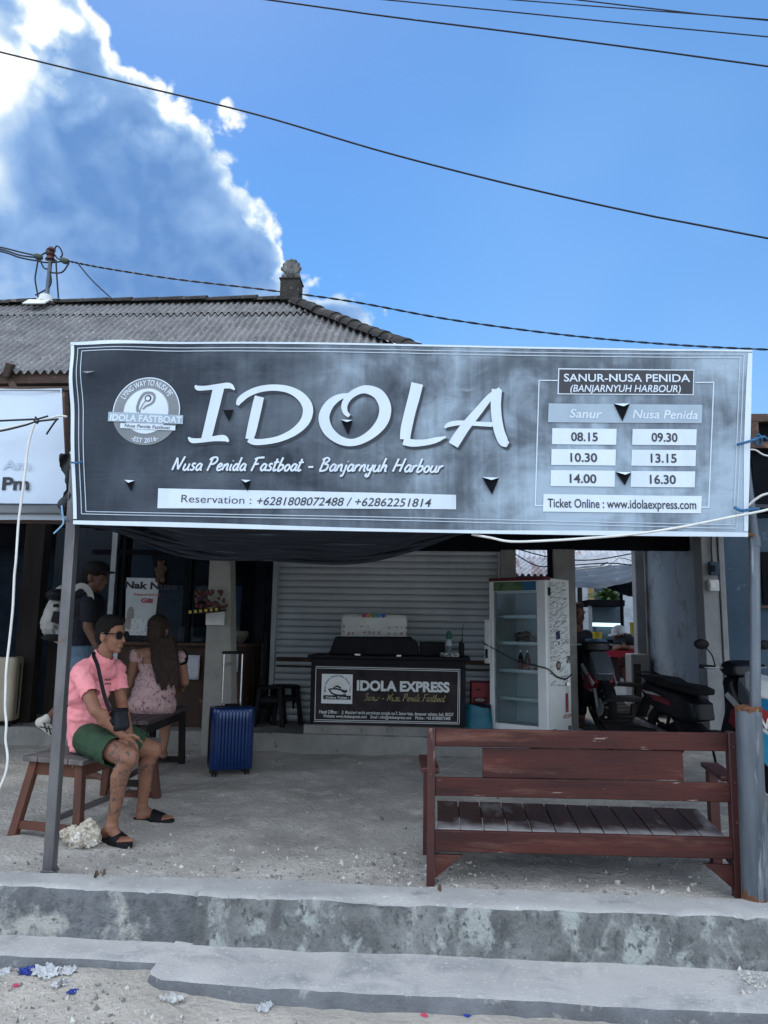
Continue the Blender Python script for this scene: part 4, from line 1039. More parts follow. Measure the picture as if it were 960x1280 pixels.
# seat slats run front to back; pale dust has settled along the back edge of the seat
m_slat = m_seatwood.copy(); m_slat.name = 'dusty_seat_boards'
_t2 = m_slat.node_tree; _p2 = _t2.nodes['Principled BSDF']; _old = _p2.inputs['Base Color'].links[0].from_socket
_tc2 = _t2.nodes.new('ShaderNodeTexCoord'); _s2 = _t2.nodes.new('ShaderNodeSeparateXYZ'); _t2.links.new(_tc2.outputs['Object'], _s2.inputs[0])
_n2 = _t2.nodes.new('ShaderNodeTexNoise'); _n2.inputs['Scale'].default_value = 9; _n2.inputs['Detail'].default_value = 7; _t2.links.new(_tc2.outputs['Object'], _n2.inputs['Vector'])
_m2 = _t2.nodes.new('ShaderNodeMapRange'); _m2.inputs[1].default_value = .30; _m2.inputs[2].default_value = .0; _t2.links.new(_s2.outputs[1], _m2.inputs[0])
_a2 = _t2.nodes.new('ShaderNodeMath'); _a2.operation = 'ADD'; _t2.links.new(_m2.outputs[0], _a2.inputs[0]); _t2.links.new(_n2.outputs['Fac'], _a2.inputs[1])
_r2 = _t2.nodes.new('ShaderNodeMapRange'); _r2.inputs[1].default_value = .98; _r2.inputs[2].default_value = 1.42; _r2.inputs[4].default_value = .6; _t2.links.new(_a2.outputs[0], _r2.inputs[0])
_x2 = _t2.nodes.new('ShaderNodeMix'); _x2.data_type = 'RGBA'; _t2.links.new(_r2.outputs[0], _x2.inputs[0]); _t2.links.new(_old, _x2.inputs[6]); _x2.inputs[7].default_value = (.40, .39, .39, 1)
_t2.links.new(_x2.outputs[2], _p2.inputs['Base Color'])
zs0 = bz(545, 1035.5); zs1 = zs0 + .045; n_ = 12
for i in range(n_):
    x = bx0 + .035 + (bx1 - bx0 - .07) * (i + .5) / n_; w = (bx1 - bx0 - .07) / n_ - .008
    mb = MB(); dz_ = RND.uniform(-.002, .002)
    mb.prism([(x - w / 2, 4.748, zs0 - .022 + dz_), (x + w / 2, 4.748, zs0 - .022 + dz_), (x + w / 2, 4.748, zs0 + dz_), (x - w / 2, 4.748, zs0 + dz_)], (0, .53, zs1 - zs0)); mb.build('seat_slat', m_slat, bn, bevel=.003)
mb = MB(); mb.span((bx0 + .04, 5.22, zs1 - .09), (bx1 - .04, 5.25, zs1 - .028)); mb.build('front_rail', m_redwood, bn, bevel=.004)

# ------------------------------------------------------------------ two plank benches at left
def plank_bench(p, rz, Lx, Wy, hz, splay, label, mt_leg, mt_top, tilt=0., name='plank_bench'):
    t = thing(name, label, 'bench', p, rz, None)
    nb_ = 4
    for i in range(nb_):
        w = Wy / nb_
        mb = MB(); mb.box((-Wy / 2 + w * (i + .5), Lx / 2, hz - .018), (w - .006, Lx, .036)); o = mb.build('top_board', mt_top, t, world=False, bevel=.004)
    for sy in (0, 1):
        for sx_ in (-1, 1):
            yy = .07 if sy == 0 else Lx - .07; fy = yy + (-.07 if sy == 0 else .07) * splay
            mb = MB(); mb.beam((sx_ * (Wy / 2 - .06), yy, hz - .03), (sx_ * (Wy / 2 - .06 + .075 * splay), fy, -.03), .058, .058, up=(0, 1, 0)); mb.build('leg', mt_leg, t, world=False, bevel=.005)
        yy = .07 if sy == 0 else Lx - .07
        mb = MB(); mb.box((0, yy, hz - .085), (Wy - .10, .026, .09)); mb.build('apron', mt_leg, t, world=False, bevel=.003)
        fy = yy + (-.07 if sy == 0 else .07) * splay * .8
        mb = MB(); mb.box((0, fy, .085), (Wy - .04 + .09 * splay, .026, .055)); mb.build('end_stretcher', mt_leg, t, world=False, bevel=.003)
    for sx_ in (-1, 1):
        mb = MB(); mb.box((sx_ * (Wy / 2 - .06), Lx / 2, hz - .085), (.024, Lx - .16, .08)); mb.build('side_apron', mt_leg, t, world=False, bevel=.003)
    mb = MB(); mb.box((0, Lx / 2, .12), (.03, Lx - .1, .04)); mb.build('long_stretcher', mt_top, t, world=False, bevel=.003)
    return t
pb1 = plank_bench((-2.66, 5.30, 0), radians(4), 1.15, .47, .545, 1.0, 'low splay-legged bench of orange-brown timber under the man in pink', m_stool, m_stooltop)
pb1.rotation_euler = (0, radians(1.6), radians(-7))
pb2 = plank_bench((-2.60, 6.42, .07), radians(3), 1.30, .40, .60, .25, 'dark plank bench under the woman in the floral dress', m_darkwood, mat('dark_bench_top', (.085, .06, .062), (.05, .038, .04), .7, scale=6, stretch=(1, .2, 1), bump=.2))

# ------------------------------------------------------------------ ticket counter
ct = thing('ticket_counter', 'dark wooden ticket counter with white and gold ferry lettering', 'counter', (-.54, 8.8, .32))
cx0, cx1 = at(388, 870, 8.52).x, at(582, 870, 8.52).x; cz0, cz1 = .32, at(480, 824, 8.5).z
CY = 8.52
m_cdark = mat('counter_dark_timber', (.016, .016, .020), (.009, .010, .013), .6, spec=.08, scale=6, stretch=(.2, 1, 1), bump=.1)
mb = MB(); mb.span((cx0, CY, cz0 + .10), (cx1, CY + .58, cz1)); mb.build('body', m_cdark, ct, bevel=.006)
mb = MB(); mb.span((cx0 - .06, CY - .05, cz0), (cx1 + .02, CY + .6, cz0 + .10)); mb.build('plinth', m_slab, ct, bevel=.01)
mb = MB(); mb.span((cx0 - .035, CY - .06, cz1), (cx1 + .05, CY + .62, cz1 + .035)); mb.build('top', m_cdark, ct, bevel=.006)
mb = MB(); mb.span((cx0 + .01, CY - .018, cz1 - .075), (cx1 - .01, CY - .001, cz1 - .005)); mb.build('front_rail', m_cdark, ct, bevel=.003)
mb = MB(); mb.span((cx0 + .002, CY - .02, cz0 + .11), (cx0 + .05, CY - .001, cz1 - .08)); mb.build('stile', m_cdark, ct, bevel=.003)
mb = MB(); mb.span((cx1 - .06, CY - .02, cz0 + .11), (cx1 - .002, CY - .001, cz1 - .08)); mb.build('stile', m_cdark, ct, bevel=.003)
SY = CY - .012
def cp(x, y): return at(x, y, SY)
m_sign = mat('sign_dark_vinyl', (.040, .032, .034), (.018, .016, .019), .55, spec=.08, scale=3, dist=1.2)
mb = MB(); a_, b_ = cp(392, 906), cp(575, 832); mb.span((a_.x, SY, a_.z), (b_.x, CY - .0005, b_.z)); sg = mb.build('sign_panel', m_sign, ct)
m_cw = mat('sign_white', (.62, .65, .66), (.56, .59, .60), .6); m_gold = mat('sign_gold', (.30, .25, .12), (.25, .21, .10), .6)
mb = MB()
for Q in ([(393, 833), (575, 837), (574, 905), (391.5, 901.5)], [(395, 835), (573, 839), (572, 903), (393.5, 899.5)]):
    for i in range(4):
        p_, q_ = cp(*Q[i]), cp(*Q[(i + 1) % 4]); mb.beam(p_ + Vector((0, -.003, 0)), q_ + Vector((0, -.003, 0)), .003, .0065, up=(0, 0, 1) if i % 2 == 0 else (1, 0, 0))
mb.build('border_line', m_cw, sg)
def ctx(nm, s_, p0, p1, cap, mt, sh=0., bo=0.): return text_on(nm, s_, cp(*p0), cp(*p1), cap * SY / FPX, mt, sg, off=.005, shear=sh, bold=bo)
ctx('title_lettering', 'IDOLA EXPRESS', (446, 862.5), (562, 865), 11.8, m_cw, 0, .045)
mb = MB(); handwrite(mb, 'Sanur - Nusa Penida Fastboat', (0, -1, 0), cp(455, 875.5), cp(556, 877), .075, .009, (0, -.005, 0)); mb.build('gold_lettering', m_gold, sg, fix=False)
ctx('small_lettering', 'Head Office : ', (399, 891.5), (423, 892), 4.2, m_cw, 0, .02)
ctx('small_lettering', 'Jl. Matahari terbit pertokoan arcade no.7, Sanur kaja, denpasar selatan, bali, 80227', (427, 892), (567, 895), 3.8, m_cw, 0, .012)
ctx('small_lettering', 'Website: www.idolaexpress.com    Email : info@idolaexpress.com    Phone : +62 81808072488', (404, 896.6), (563, 900), 3.8, m_cw, 0, .012)
mb = MB(); a_, b_ = cp(401.5, 879), cp(441, 843); mb.span((a_.x, SY - .006, a_.z), (b_.x, SY - .001, b_.z)); mb.build('logo_panel', m_paper, sg)
LY = SY - .008
def lp_(x, y): return at(x, y, LY)
m_lsun = mat('logo_orange', (.55, .30, .08), None, .6)
mb = MB()
for k in range(-4, 5):
    a_ = radians(k * 20); c_ = lp_(422.5, 862); p_ = c_ + Vector((sin(a_) * .055, 0, cos(a_) * .055)); q_ = c_ + Vector((sin(a_) * .085, 0, cos(a_) * .085)); mb.beam(p_, q_, .002, .007, up=(0, 1, 0))
mb.build('logo_sun', m_lsun, sg)
kk = 230 / 960.; oo = (370, 740)
mb = MB()
for i, s_ in enumerate([cv_([(168, 508, 6), (205, 505, 9), (240, 512, 8), (268, 520, 4)], oo, kk), cv_([(172, 508, 6), (190, 530, 9), (225, 538, 7), (262, 536, 10)], oo, kk), cv_([(235, 512, 8), (255, 520, 16), (266, 512, 8)], oo, kk), cv_([(195, 500, 4), (215, 492, 10), (236, 502, 8)], oo, kk)]): ribbon(mb, s_, lambda x, y: lp_(x, y), (0, -.0004 * i, 0))
mb.build('logo_boat', m_print, sg, fix=False)
mb = MB(); a_, b_ = lp_(404, 874), lp_(438.5, 869.6); mb.span((a_.x, LY, a_.z), (b_.x, LY + .003, b_.z)); mb.build('logo_bar', m_print, sg)
text_on('logo_lettering', 'Online Ticket :', lp_(407, 873), lp_(436, 873.4), 2.6 * LY / FPX, m_paper, sg, off=.002, bold=.02)
text_arc('logo_lettering', 'Make Every Wave Ride Exotic Tour', lp_(422, 861), .132, 196, -16, .022, m_print, sg, off=.002, bold=.01)
for x_, y_, w_ in ((447, 818.3, .06), (498.5, 819.7, .05)):
    p_ = at(x_, y_, CY - .062); mb = MB(); mb.box(p_, (w_, .003, .018)); mb.build('sticker', m_paper, ct)
# things on the counter
def on(px, py, Y): return at(px, py, Y)
ctz = cz1 + .035
nbd = thing('notice_sheet', 'curved white notice sheet with five coloured dots standing behind the counter', 'notice', (on(467, 790, 8.95).x, 8.95, ctz))
nx = on(467, 790, 8.95).x; zA = on(467, 768, 8.95).z
mb = MB(); half = 41 * 8.95 / FPX
def nsheet(u, v):
    x = (u * 2 - 1) * half; w = 1 if v < .8 else 1
    zz = ctz + (zA - ctz) * v
    if v > .85: x *= 1 - .05 * ((v - .85) / .15) ** 2
    return Vector((nx + x, 8.95 + .03 * (u * 2 - 1) ** 2 + .02 * v, zz))
mb.grid(nsheet, 24, 10); mb.build('sheet', m_offwhite, nbd, smooth=True, solid=.004)
for i, c_ in enumerate(((.45, .05, .12), (.5, .22, .05), (.12, .3, .14), (.04, .3, .35), (.03, .12, .45))):
    mb = MB(); p_ = on(455 + i * 6, 769.5, 8.93); mb.cyl(p_, p_ + Vector((0, -.006, 0)), .024, .024, 16); mb.build('dot', mat('dot_ink_%d' % i, c_), nbd)
mb = MB()
for (x_, y_) in ((430, 783), (430, 790), (436, 792), (441, 791.5), (452, 783), (455.5, 790.5), (460, 783), (462, 790.5), (467, 791), (486, 785), (496, 784), (502, 784), (508, 785), (486, 792), (494, 792), (502, 792), (508, 792), (474, 791)):
    p_ = on(x_, y_, 8.925); mb.box(p_, (RND.uniform(.012, .03), .003, RND.uniform(.015, .04)))
mb.build('small_marks', mat('faded_marks', (.30, .26, .33), (.45, .22, .2), .7, scale=12), nbd)
mb = MB(); p_, q_ = on(413, 812, 8.8), on(515, 797, 8.8); zz = ctz
mb.prism([(p_.x, 8.66, zz), (p_.x + .07, 8.66, q_.z), (q_.x - .02, 8.66, q_.z + .01), (q_.x + .06, 8.66, q_.z - .05), (q_.x + .08, 8.66, zz)], (0, .24, 0))
mb.single('black_case', m_black, 'low black sloping case lying on the counter before the notice sheet', 'case', (p_.x, 8.7, zz), bevel=.015)
mb = MB(); q2 = on(556, 803, 8.75); mb.span((q_.x + .09, 8.70, zz), (q2.x, 8.95, q2.z)); mb.single('black_box', m_black, 'flat black box on the counter beside the spray bottle', 'box', (q_.x + .2, 8.8, zz), bevel=.01)
sb = thing('spray_bottle', 'clear spray bottle with dark green cap at the right of the counter', 'bottle', (on(561, 815, 8.62).x, 8.62, zz))
mb = MB(); mb.lathe([(.030, 0), (.036, .01), (.036, .15), (.030, .18), (.016, .195), (.016, .21)], (0, 0, 0), 18); mb.build('body', mat('cloudy_bottle', (.34, .40, .40), (.25, .31, .31), .25), sb, world=False, smooth='auto')
mb = MB(); mb.lathe([(.030, .195), (.033, .21), (.033, .235), (.024, .27), (.012, .285)], (0, 0, 0), 18); mb.build('cap', mat('green_cap', (.02, .11, .075)), sb, world=False, smooth='auto')
mb = MB(); mb.lathe([(.0365, .05), (.0368, .05), (.0368, .12), (.0365, .12)], (0, 0, 0), 18); mb.build('bottle_label', mat('bottle_label_ink', (.10, .13, .15)), sb, world=False, smooth='auto')
mb = MB(); a_, b_ = on(550, 815, 8.56), on(574, 810, 8.56); mb.span((a_.x, 8.55, zz), (b_.x, 8.62, zz + .045)); mb.single('card_tray', mat('patterned_tray', (.36, .38, .38), (.05, .06, .07), .6, scale=40, lo=.47, hi=.53), 'shallow patterned card tray in front of the spray bottle', 'tray', (a_.x, 8.58, zz), bevel=.004)
rd = thing('two_way_radio', 'black two-way radio with long antenna on the counter corner', 'radio', (on(577, 815, 8.66).x, 8.66, zz))
mb = MB(); mb.box((0, 0, .075), (.062, .04, .15)); mb.build('body', m_black, rd, world=False, bevel=.01)
mb = MB(); mb.cyl((.0, 0, .15), (.006, 0, .20), .010, .008, 10); mb.cyl((.006, 0, .20), (.018, 0, .36), .005, .003, 8); mb.build('antenna', m_black, rd, world=False)
mb = MB(); mb.cyl((-.018, 0, .15), (-.018, 0, .168), .010, .010, 10); mb.build('knob', m_black, rd, world=False)
# red crate, teal bag, broom
rc_ = thing('soft_drink_crate', 'red plastic drink crate behind the teal bag right of the counter', 'crate', (on(601, 880, 8.95).x, 8.95, .32))
a_, b_ = on(588, 905, 8.95), on(613, 852, 8.95); cxm = (a_.x + b_.x) / 2
m_red = mat('crate_red', (.24, .018, .03), (.17, .014, .022), .5, scale=6)
mb = MB(); mb.span((a_.x, 8.82, .32), (b_.x + .08, 9.1, b_.z)); mb.build('shell', m_red, rc_, bevel=.012)
mb = MB(); c_ = on(600, 875, 8.81); mb.box((c_.x, 8.815, c_.z), (.14, .008, .055)); mb.build('hand_grip', mat('crate_dark_slot', (.035, .012, .016)), rc_, bevel=.01)
mb = MB(); mb.ell((c_.x, 8.812, c_.z), (.06, .006, .02)); mb.build('emblem', mat('crate_mark', (.30, .24, .25)), rc_)
mb = MB(); c_ = on(598, 862, 8.81); mb.box((c_.x, 8.817, c_.z), (.05, .006, .02)); mb.build('hand_grip', MATS['crate_dark_slot'], rc_)
bg_ = thing('teal_bag', 'teal plastic bag slumped between counter and fridge', 'bag', (on(598, 900, 8.62).x, 8.62, .32))
mb = MB(); c_ = on(597, 900, 8.62); tz = on(598, 882, 8.62).z
mb.grid(lambda u, v: Vector((c_.x + cos(2 * pi * u) * (.17 - .03 * v + .012 * sin(6 * 2 * pi * u)), 8.62 + sin(2 * pi * u) * (.11 - .02 * v), .32 + (tz - .32) * v + .02 * sin(2 * pi * u * 2) * v)), 40, 10); mb.build('sack', mat('teal_plastic', (.012, .13, .19), (.01, .085, .13), .4, scale=9, bump=.5, bscale=14), bg_, smooth=True)
mb = MB(); mb.ell((c_.x, 8.62, tz - .02), (.145, .085, .05)); mb.build('contents', m_black, bg_, smooth=True)
br = thing('broom', 'thin handled broom leaning behind the teal bag', 'broom', tuple(on(603, 915, 8.75)))
mb = MB(); mb.cyl(on(599, 915, 8.72), on(616, 868, 8.86), .011, .011, 10); mb.build('handle', mat('broom_stick', (.20, .27, .31), (.14, .2, .24), .5), br)
mb = MB(); p_ = on(599, 915, 8.72); mb.prism([(p_.x - .10, 8.70, .325), (p_.x + .10, 8.70, .325), (p_.x + .05, 8.70, .42), (p_.x - .05, 8.70, .42)], (0, .05, 0)); mb.build('brush', m_black, br)
# ------------------------------------------------------------------ display fridge
FA = radians(-36)          # turned towards the left
fz0 = .30; ftop = at(684, 722, 8.3).z
fr = thing('display_fridge', 'white display fridge with glass door and scribbled side panel', 'fridge', (at(684, 900, 8.28).x, 8.28, fz0), FA)
# local axes: front right bottom corner at origin, front along -x, depth along +y
fw, fd, fh = .70, .56, ftop - fz0
th = .035
def fb(nm, a, b, mt, bev=.004, par=fr, **k): 
    mb = MB(); mb.span(a, b); return mb.build(nm, mt, par, world=False, bevel=bev, **k)
m_fin = mat('fridge_liner', (.74, .79, .80), (.68, .74, .76), .4, scale=3)
m_fside = mat('fridge_side_paint', (.66, .68, .67), (.58, .60, .60), .45, scale=3, c3=(.42, .43, .42), s3=9, t3=(.64, .76))
cab = fb('side_panel', (-th, .055, .02), (0, fd, fh), m_fside)
fb('side_panel', (-fw, .055, .02), (-fw + th, fd, fh), m_white)
fb('rear_panel', (-fw + th, fd - th, .02), (-th, fd, fh), m_fin); fb('top_panel', (-fw + th, .055, fh - .03), (-th, fd - th, fh), m_white)
fb('bottom_panel', (-fw + th, .055, .02), (-th, fd - th, .14), m_white)
fb('header_panel', (-fw + th, .058, fh - .16), (-th, .20, fh - .03), m_white)
door = fb('door', (-fw, 0, .10), (-fw + .055, .05, fh - .025), m_white)
fb('door_frame', (-.105, 0, .10), (0, .05, fh - .025), m_white, .006, door); fb('door_frame', (-fw + .055, 0, .10), (-.105, .05, .17), m_white, .004, door); fb('door_frame', (-fw + .055, 0, fh - .14), (-.105, .05, fh - .025), m_white, .004, door)
glassmat('fridge_glass', (.84, .89, .90), .22, .09)
fb('door_glass', (-fw + .055, .018, .17), (-.105, .026, fh - .14), MATS['fridge_glass'], 0, door)
fb('door_gasket', (-fw + .055, .012, .17), (-fw + .075, .017, fh - .14), mat('grey_gasket', (.22, .28, .30)), 0, door)
fb('door_handle', (-fw - .05, -.035, .80), (-fw + .03, -.002, 1.29), m_offwhite, .012, door); fb('lock', (-fw - .03, -.045, .86), (-fw, -.036, .96), m_black, .004, door)
fb('header_stripe', (-fw - .004, -.004, fh - .024), (.004, .12, fh + .012), mat('maroon_stripe', (.13, .02, .032)), .003)
mb = MB(); mb.span((-fw + .06, -.004, fh - .135), (-.108, -.0005, fh - .035)); mb.build('header_sign', mat('header_green', (.10, .17, .07), (.035, .10, .05), .4, scale=7, lo=.45, hi=.55, c3=(.02, .05, .045), s3=9, t3=(.60, .64)), fr, world=False)
mb = MB(); mb.span((-.27, -.0055, fh - .135), (-.108, -.0045, fh - .035)); mb.build('header_sign', mat('header_blue', (.015, .13, .26), (.01, .09, .2), .4, scale=5), fr, world=False)
m_wire = mat('shelf_wire', (.62, .68, .68), (.5, .56, .56), .35, .3)
shz = [.42, .72, 1.02, 1.31]
for z in shz:
    mb = MB()
    for k in range(22): x = -fw + .05 + (fw - .1) * k / 21; mb.box((x, .28, z), (.006, .36, .006))
    for y in (.105, .45): mb.box((-fw / 2, y, z - .003), (fw - .08, .008, .010))
    mb.box((-fw / 2, .098, z + .012), (fw - .08, .004, .03)); mb.build('wire_shelf', m_wire, fr, world=False)
for sx_ in (-fw + th + .006, -th - .006):
    mb = MB()
    for k in range(9): mb.box((sx_, .14, .28 + .14 * k), (.010, .016, .03))
    mb.build('shelf_rail', m_wire, fr, world=False)
for x in (-.08, -fw + .08):
    mb = MB(); mb.box((x, .10, .01), (.05, .05, .03)); mb.build('foot', m_black, fr, world=False)
# scribbled pen marks on the side (x = 0 plane, y depth, z up)
rs = random.Random(11)
groups = [[], [], []]
mbs = [MB(), MB(), MB()]
z = fh - .05
def scrib(mb, y, z, w, h, n, wd, tilt):
    pts = []
    for i in range(n): pts.append((y + w * i / (n - 1), z + tilt * w * i / (n - 1) + h * rs.uniform(-.5, .5), wd))
    ribbon(mb, pts, lambda a, b: Vector((.0015, a, b)), (0, 0, 0), 3)
rows_ = [(fh - .035 - .0235 * i) for i in range(48)]
for i, z in enumerate(rows_):
    y = .085; tilt = rs.uniform(.0, .35) if i > 3 else .02
    while y < fd - .08:
        w = rs.uniform(.05, .14)
        if y + w > fd - .03: break
        if rs.random() < (.88 if i < 34 else .5): scrib(mbs[0], y, z - rs.uniform(0, .015), w, rs.uniform(.014, .026), int(w / .0075), .0052 if i < 4 else rs.uniform(.0036, .0062), tilt)
        y += w + rs.uniform(.012, .04)
mbs[0].build('pen_scribbles', mat('pen_ink', (.06, .065, .075), (.10, .10, .12), .6), fr, world=False, fix=False)
def stick(y0, y1, z0, z1, mt, nm='sticker', off=.003, tilt=0):
    mb = MB(); mb.box((off / 2, (y0 + y1) / 2, (z0 + z1) / 2), (off, y1 - y0, z1 - z0), (tilt, 0, 0)); return mb.build(nm, mt, fr, world=False)
stick(.06, .12, fh - .19, fh - .10, m_black)
stick(.23, .32, 1.08, 1.17, mat('flag_sticker', (.03, .035, .09), (.02, .025, .06)), tilt=.2); stick(.26, .32, 1.0, 1.08, m_paper); stick(.27, .305, 1.02, 1.06, mat('shield_grey', (.12, .14, .18)), off=.0045)
mb = MB(); mb.cyl((.001, .27, .80), (.005, .27, .80), .05, .05, 18); mb.build('sticker', mat('brown_round', (.09, .035, .03)), fr, world=False)
mb = MB(); mb.cyl((.0015, .27, .80), (.0062, .27, .80), .03, .03, 18); mb.build('sticker', mat('round_pale', (.3, .26, .22)), fr, world=False)
stick(.47, .55, .82, .90, mat('dark_sticker', (.05, .055, .06), (.4, .4, .4), .6, scale=30, lo=.5, hi=.56))
stick(.37, .55, .235, .275, mat('red_white_sticker', (.25, .05, .04), (.5, .48, .46), .6, scale=40, lo=.47, hi=.53))
stick(.075, .20, .045, .10, mat('yellow_sticker', (.55, .42, .02), (.5, .37, .02), .5)); stick(.078, .197, .10, .14, m_black); stick(.09, .19, .055, .09, mat('yellow2', (.48, .36, .03), (.06, .06, .03), .5, scale=50, lo=.56, hi=.6), off=.0045)
stick(.475, .545, .05, .15, mat('bw_sticker', (.05, .055, .06), (.45, .46, .46), .6, scale=34, lo=.52, hi=.56))
# chain, padlock and red strap
RM = ROOTM[fr.name]
def fl(x, y, z): return RM @ Vector((x, y, z))
ch = thing('chain', 'black chain and padlock round the display fridge', 'chain', tuple(fl(0, .45, .72)))
pth = smoothpath([fl(-fw - .045, -.05, 1.02), fl(-fw + .04, -.03, .98), fl(-.35, -.025, .85), fl(-.10, -.02, .80), fl(.012, .02, .77), fl(.015, .2, .69), fl(.016, .40, .655), fl(.016, .56, .70)], 12)
mb = MB()
for i in range(0, len(pth) - 1):
    a_, b_ = pth[i], pth[i + 1]; x_, y_, d_ = frame_from(b_ - a_); c_ = (a_ + b_) / 2; s_ = x_ if i % 2 else y_; l_ = (b_ - a_).length * .72
    mb.tube([c_ + d_ * cos(t * pi / 4) * l_ + s_ * sin(t * pi / 4) * .008 for t in range(8)], .0026, 5, closed=True)
mb.build('links', m_black, ch, smooth=True)
mb = MB(); mb.tube([fl(.02, .44, .66), fl(.022, .445, .58), fl(.022, .44, .50)], .004, 6); mb.box(fl(.024, .445, .60), (.03, .03, .04)); mb.build('padlock', m_chrome, ch)
mb = MB(); mb.span((-.003, .42, .30), (.004, .462, .50)); mb.bm.transform(RM @ Matrix.Translation((.012, 0, 0))); mb.build('strap', mat('red_strap', (.30, .05, .06), (.2, .03, .04), .6), ch)
# bottles inside
def bottle(x, y, z, label, c):
    t = thing('drink_bottle', label, 'bottle', tuple(fl(x, y, z)), FA)
    mb = MB(); mb.lathe([(.030, 0), (.033, .01), (.033, .12), (.026, .155), (.012, .19), (.012, .22)], (0, 0, 0), 16); mb.build('body', mat('dark_bottle_glass', (.02, .012, .012), None, .15), t, world=False, smooth='auto')
    mb = MB(); mb.lathe([(.0335, .03), (.034, .03), (.034, .10), (.0335, .10)], (0, 0, 0), 16); mb.build('paper_label', c, t, world=False, smooth='auto')
    mb = MB(); mb.lathe([(.0135, .205), (.0135, .228)], (0, 0, 0), 12); mb.build('cap', m_chrome, t, world=False)
    return t
bottle(-.42, .20, .726, 'dark drink bottle with pale red label, left of two on the fridge shelf', mat('pink_label', (.36, .16, .16)))
bottle(-.33, .19, .726, 'dark drink bottle with slanted red and white label beside another in the fridge', mat('redwhite_label', (.36, .03, .03), (.5, .45, .45), .5, scale=20, lo=.48, hi=.52))
mb = MB(); mb.ell((0, 0, .04), (.085, .07, .05)); mb.ell((-.03, 0, .085), (.06, .05, .045)); mb.ell((.04, 0, .10), (.05, .045, .04)); o_ = mb.single('fruit_bag', mat('dark_red_bag', (.10, .035, .03), (.045, .025, .022), .5, scale=14), 'dark reddish bag on the upper middle fridge shelf', 'bag', (0, 0, 0), smooth=True); o_.location = fl(-.40, .22, 1.026)
mb = MB(); mb.box((0, 0, .04), (.18, .12, .07)); o_ = mb.single('snack_pack', mat('dull_pack', (.09, .11, .09), (.06, .07, .07), .5), 'flat dull green pack lying on the fridge shelf', 'pack', (0, 0, 0), bevel=.02); o_.location = fl(-.20, .22, 1.026); o_.rotation_euler = (0, 0, FA)
mb = MB(); mb.ell((0, 0, .025), (.09, .06, .028)); o_ = mb.single('red_packet', mat('red_pack', (.16, .02, .03)), 'small red packet on the shelf right of the bottles', 'packet', (0, 0, 0), smooth=True); o_.location = fl(-.18, .20, .726)

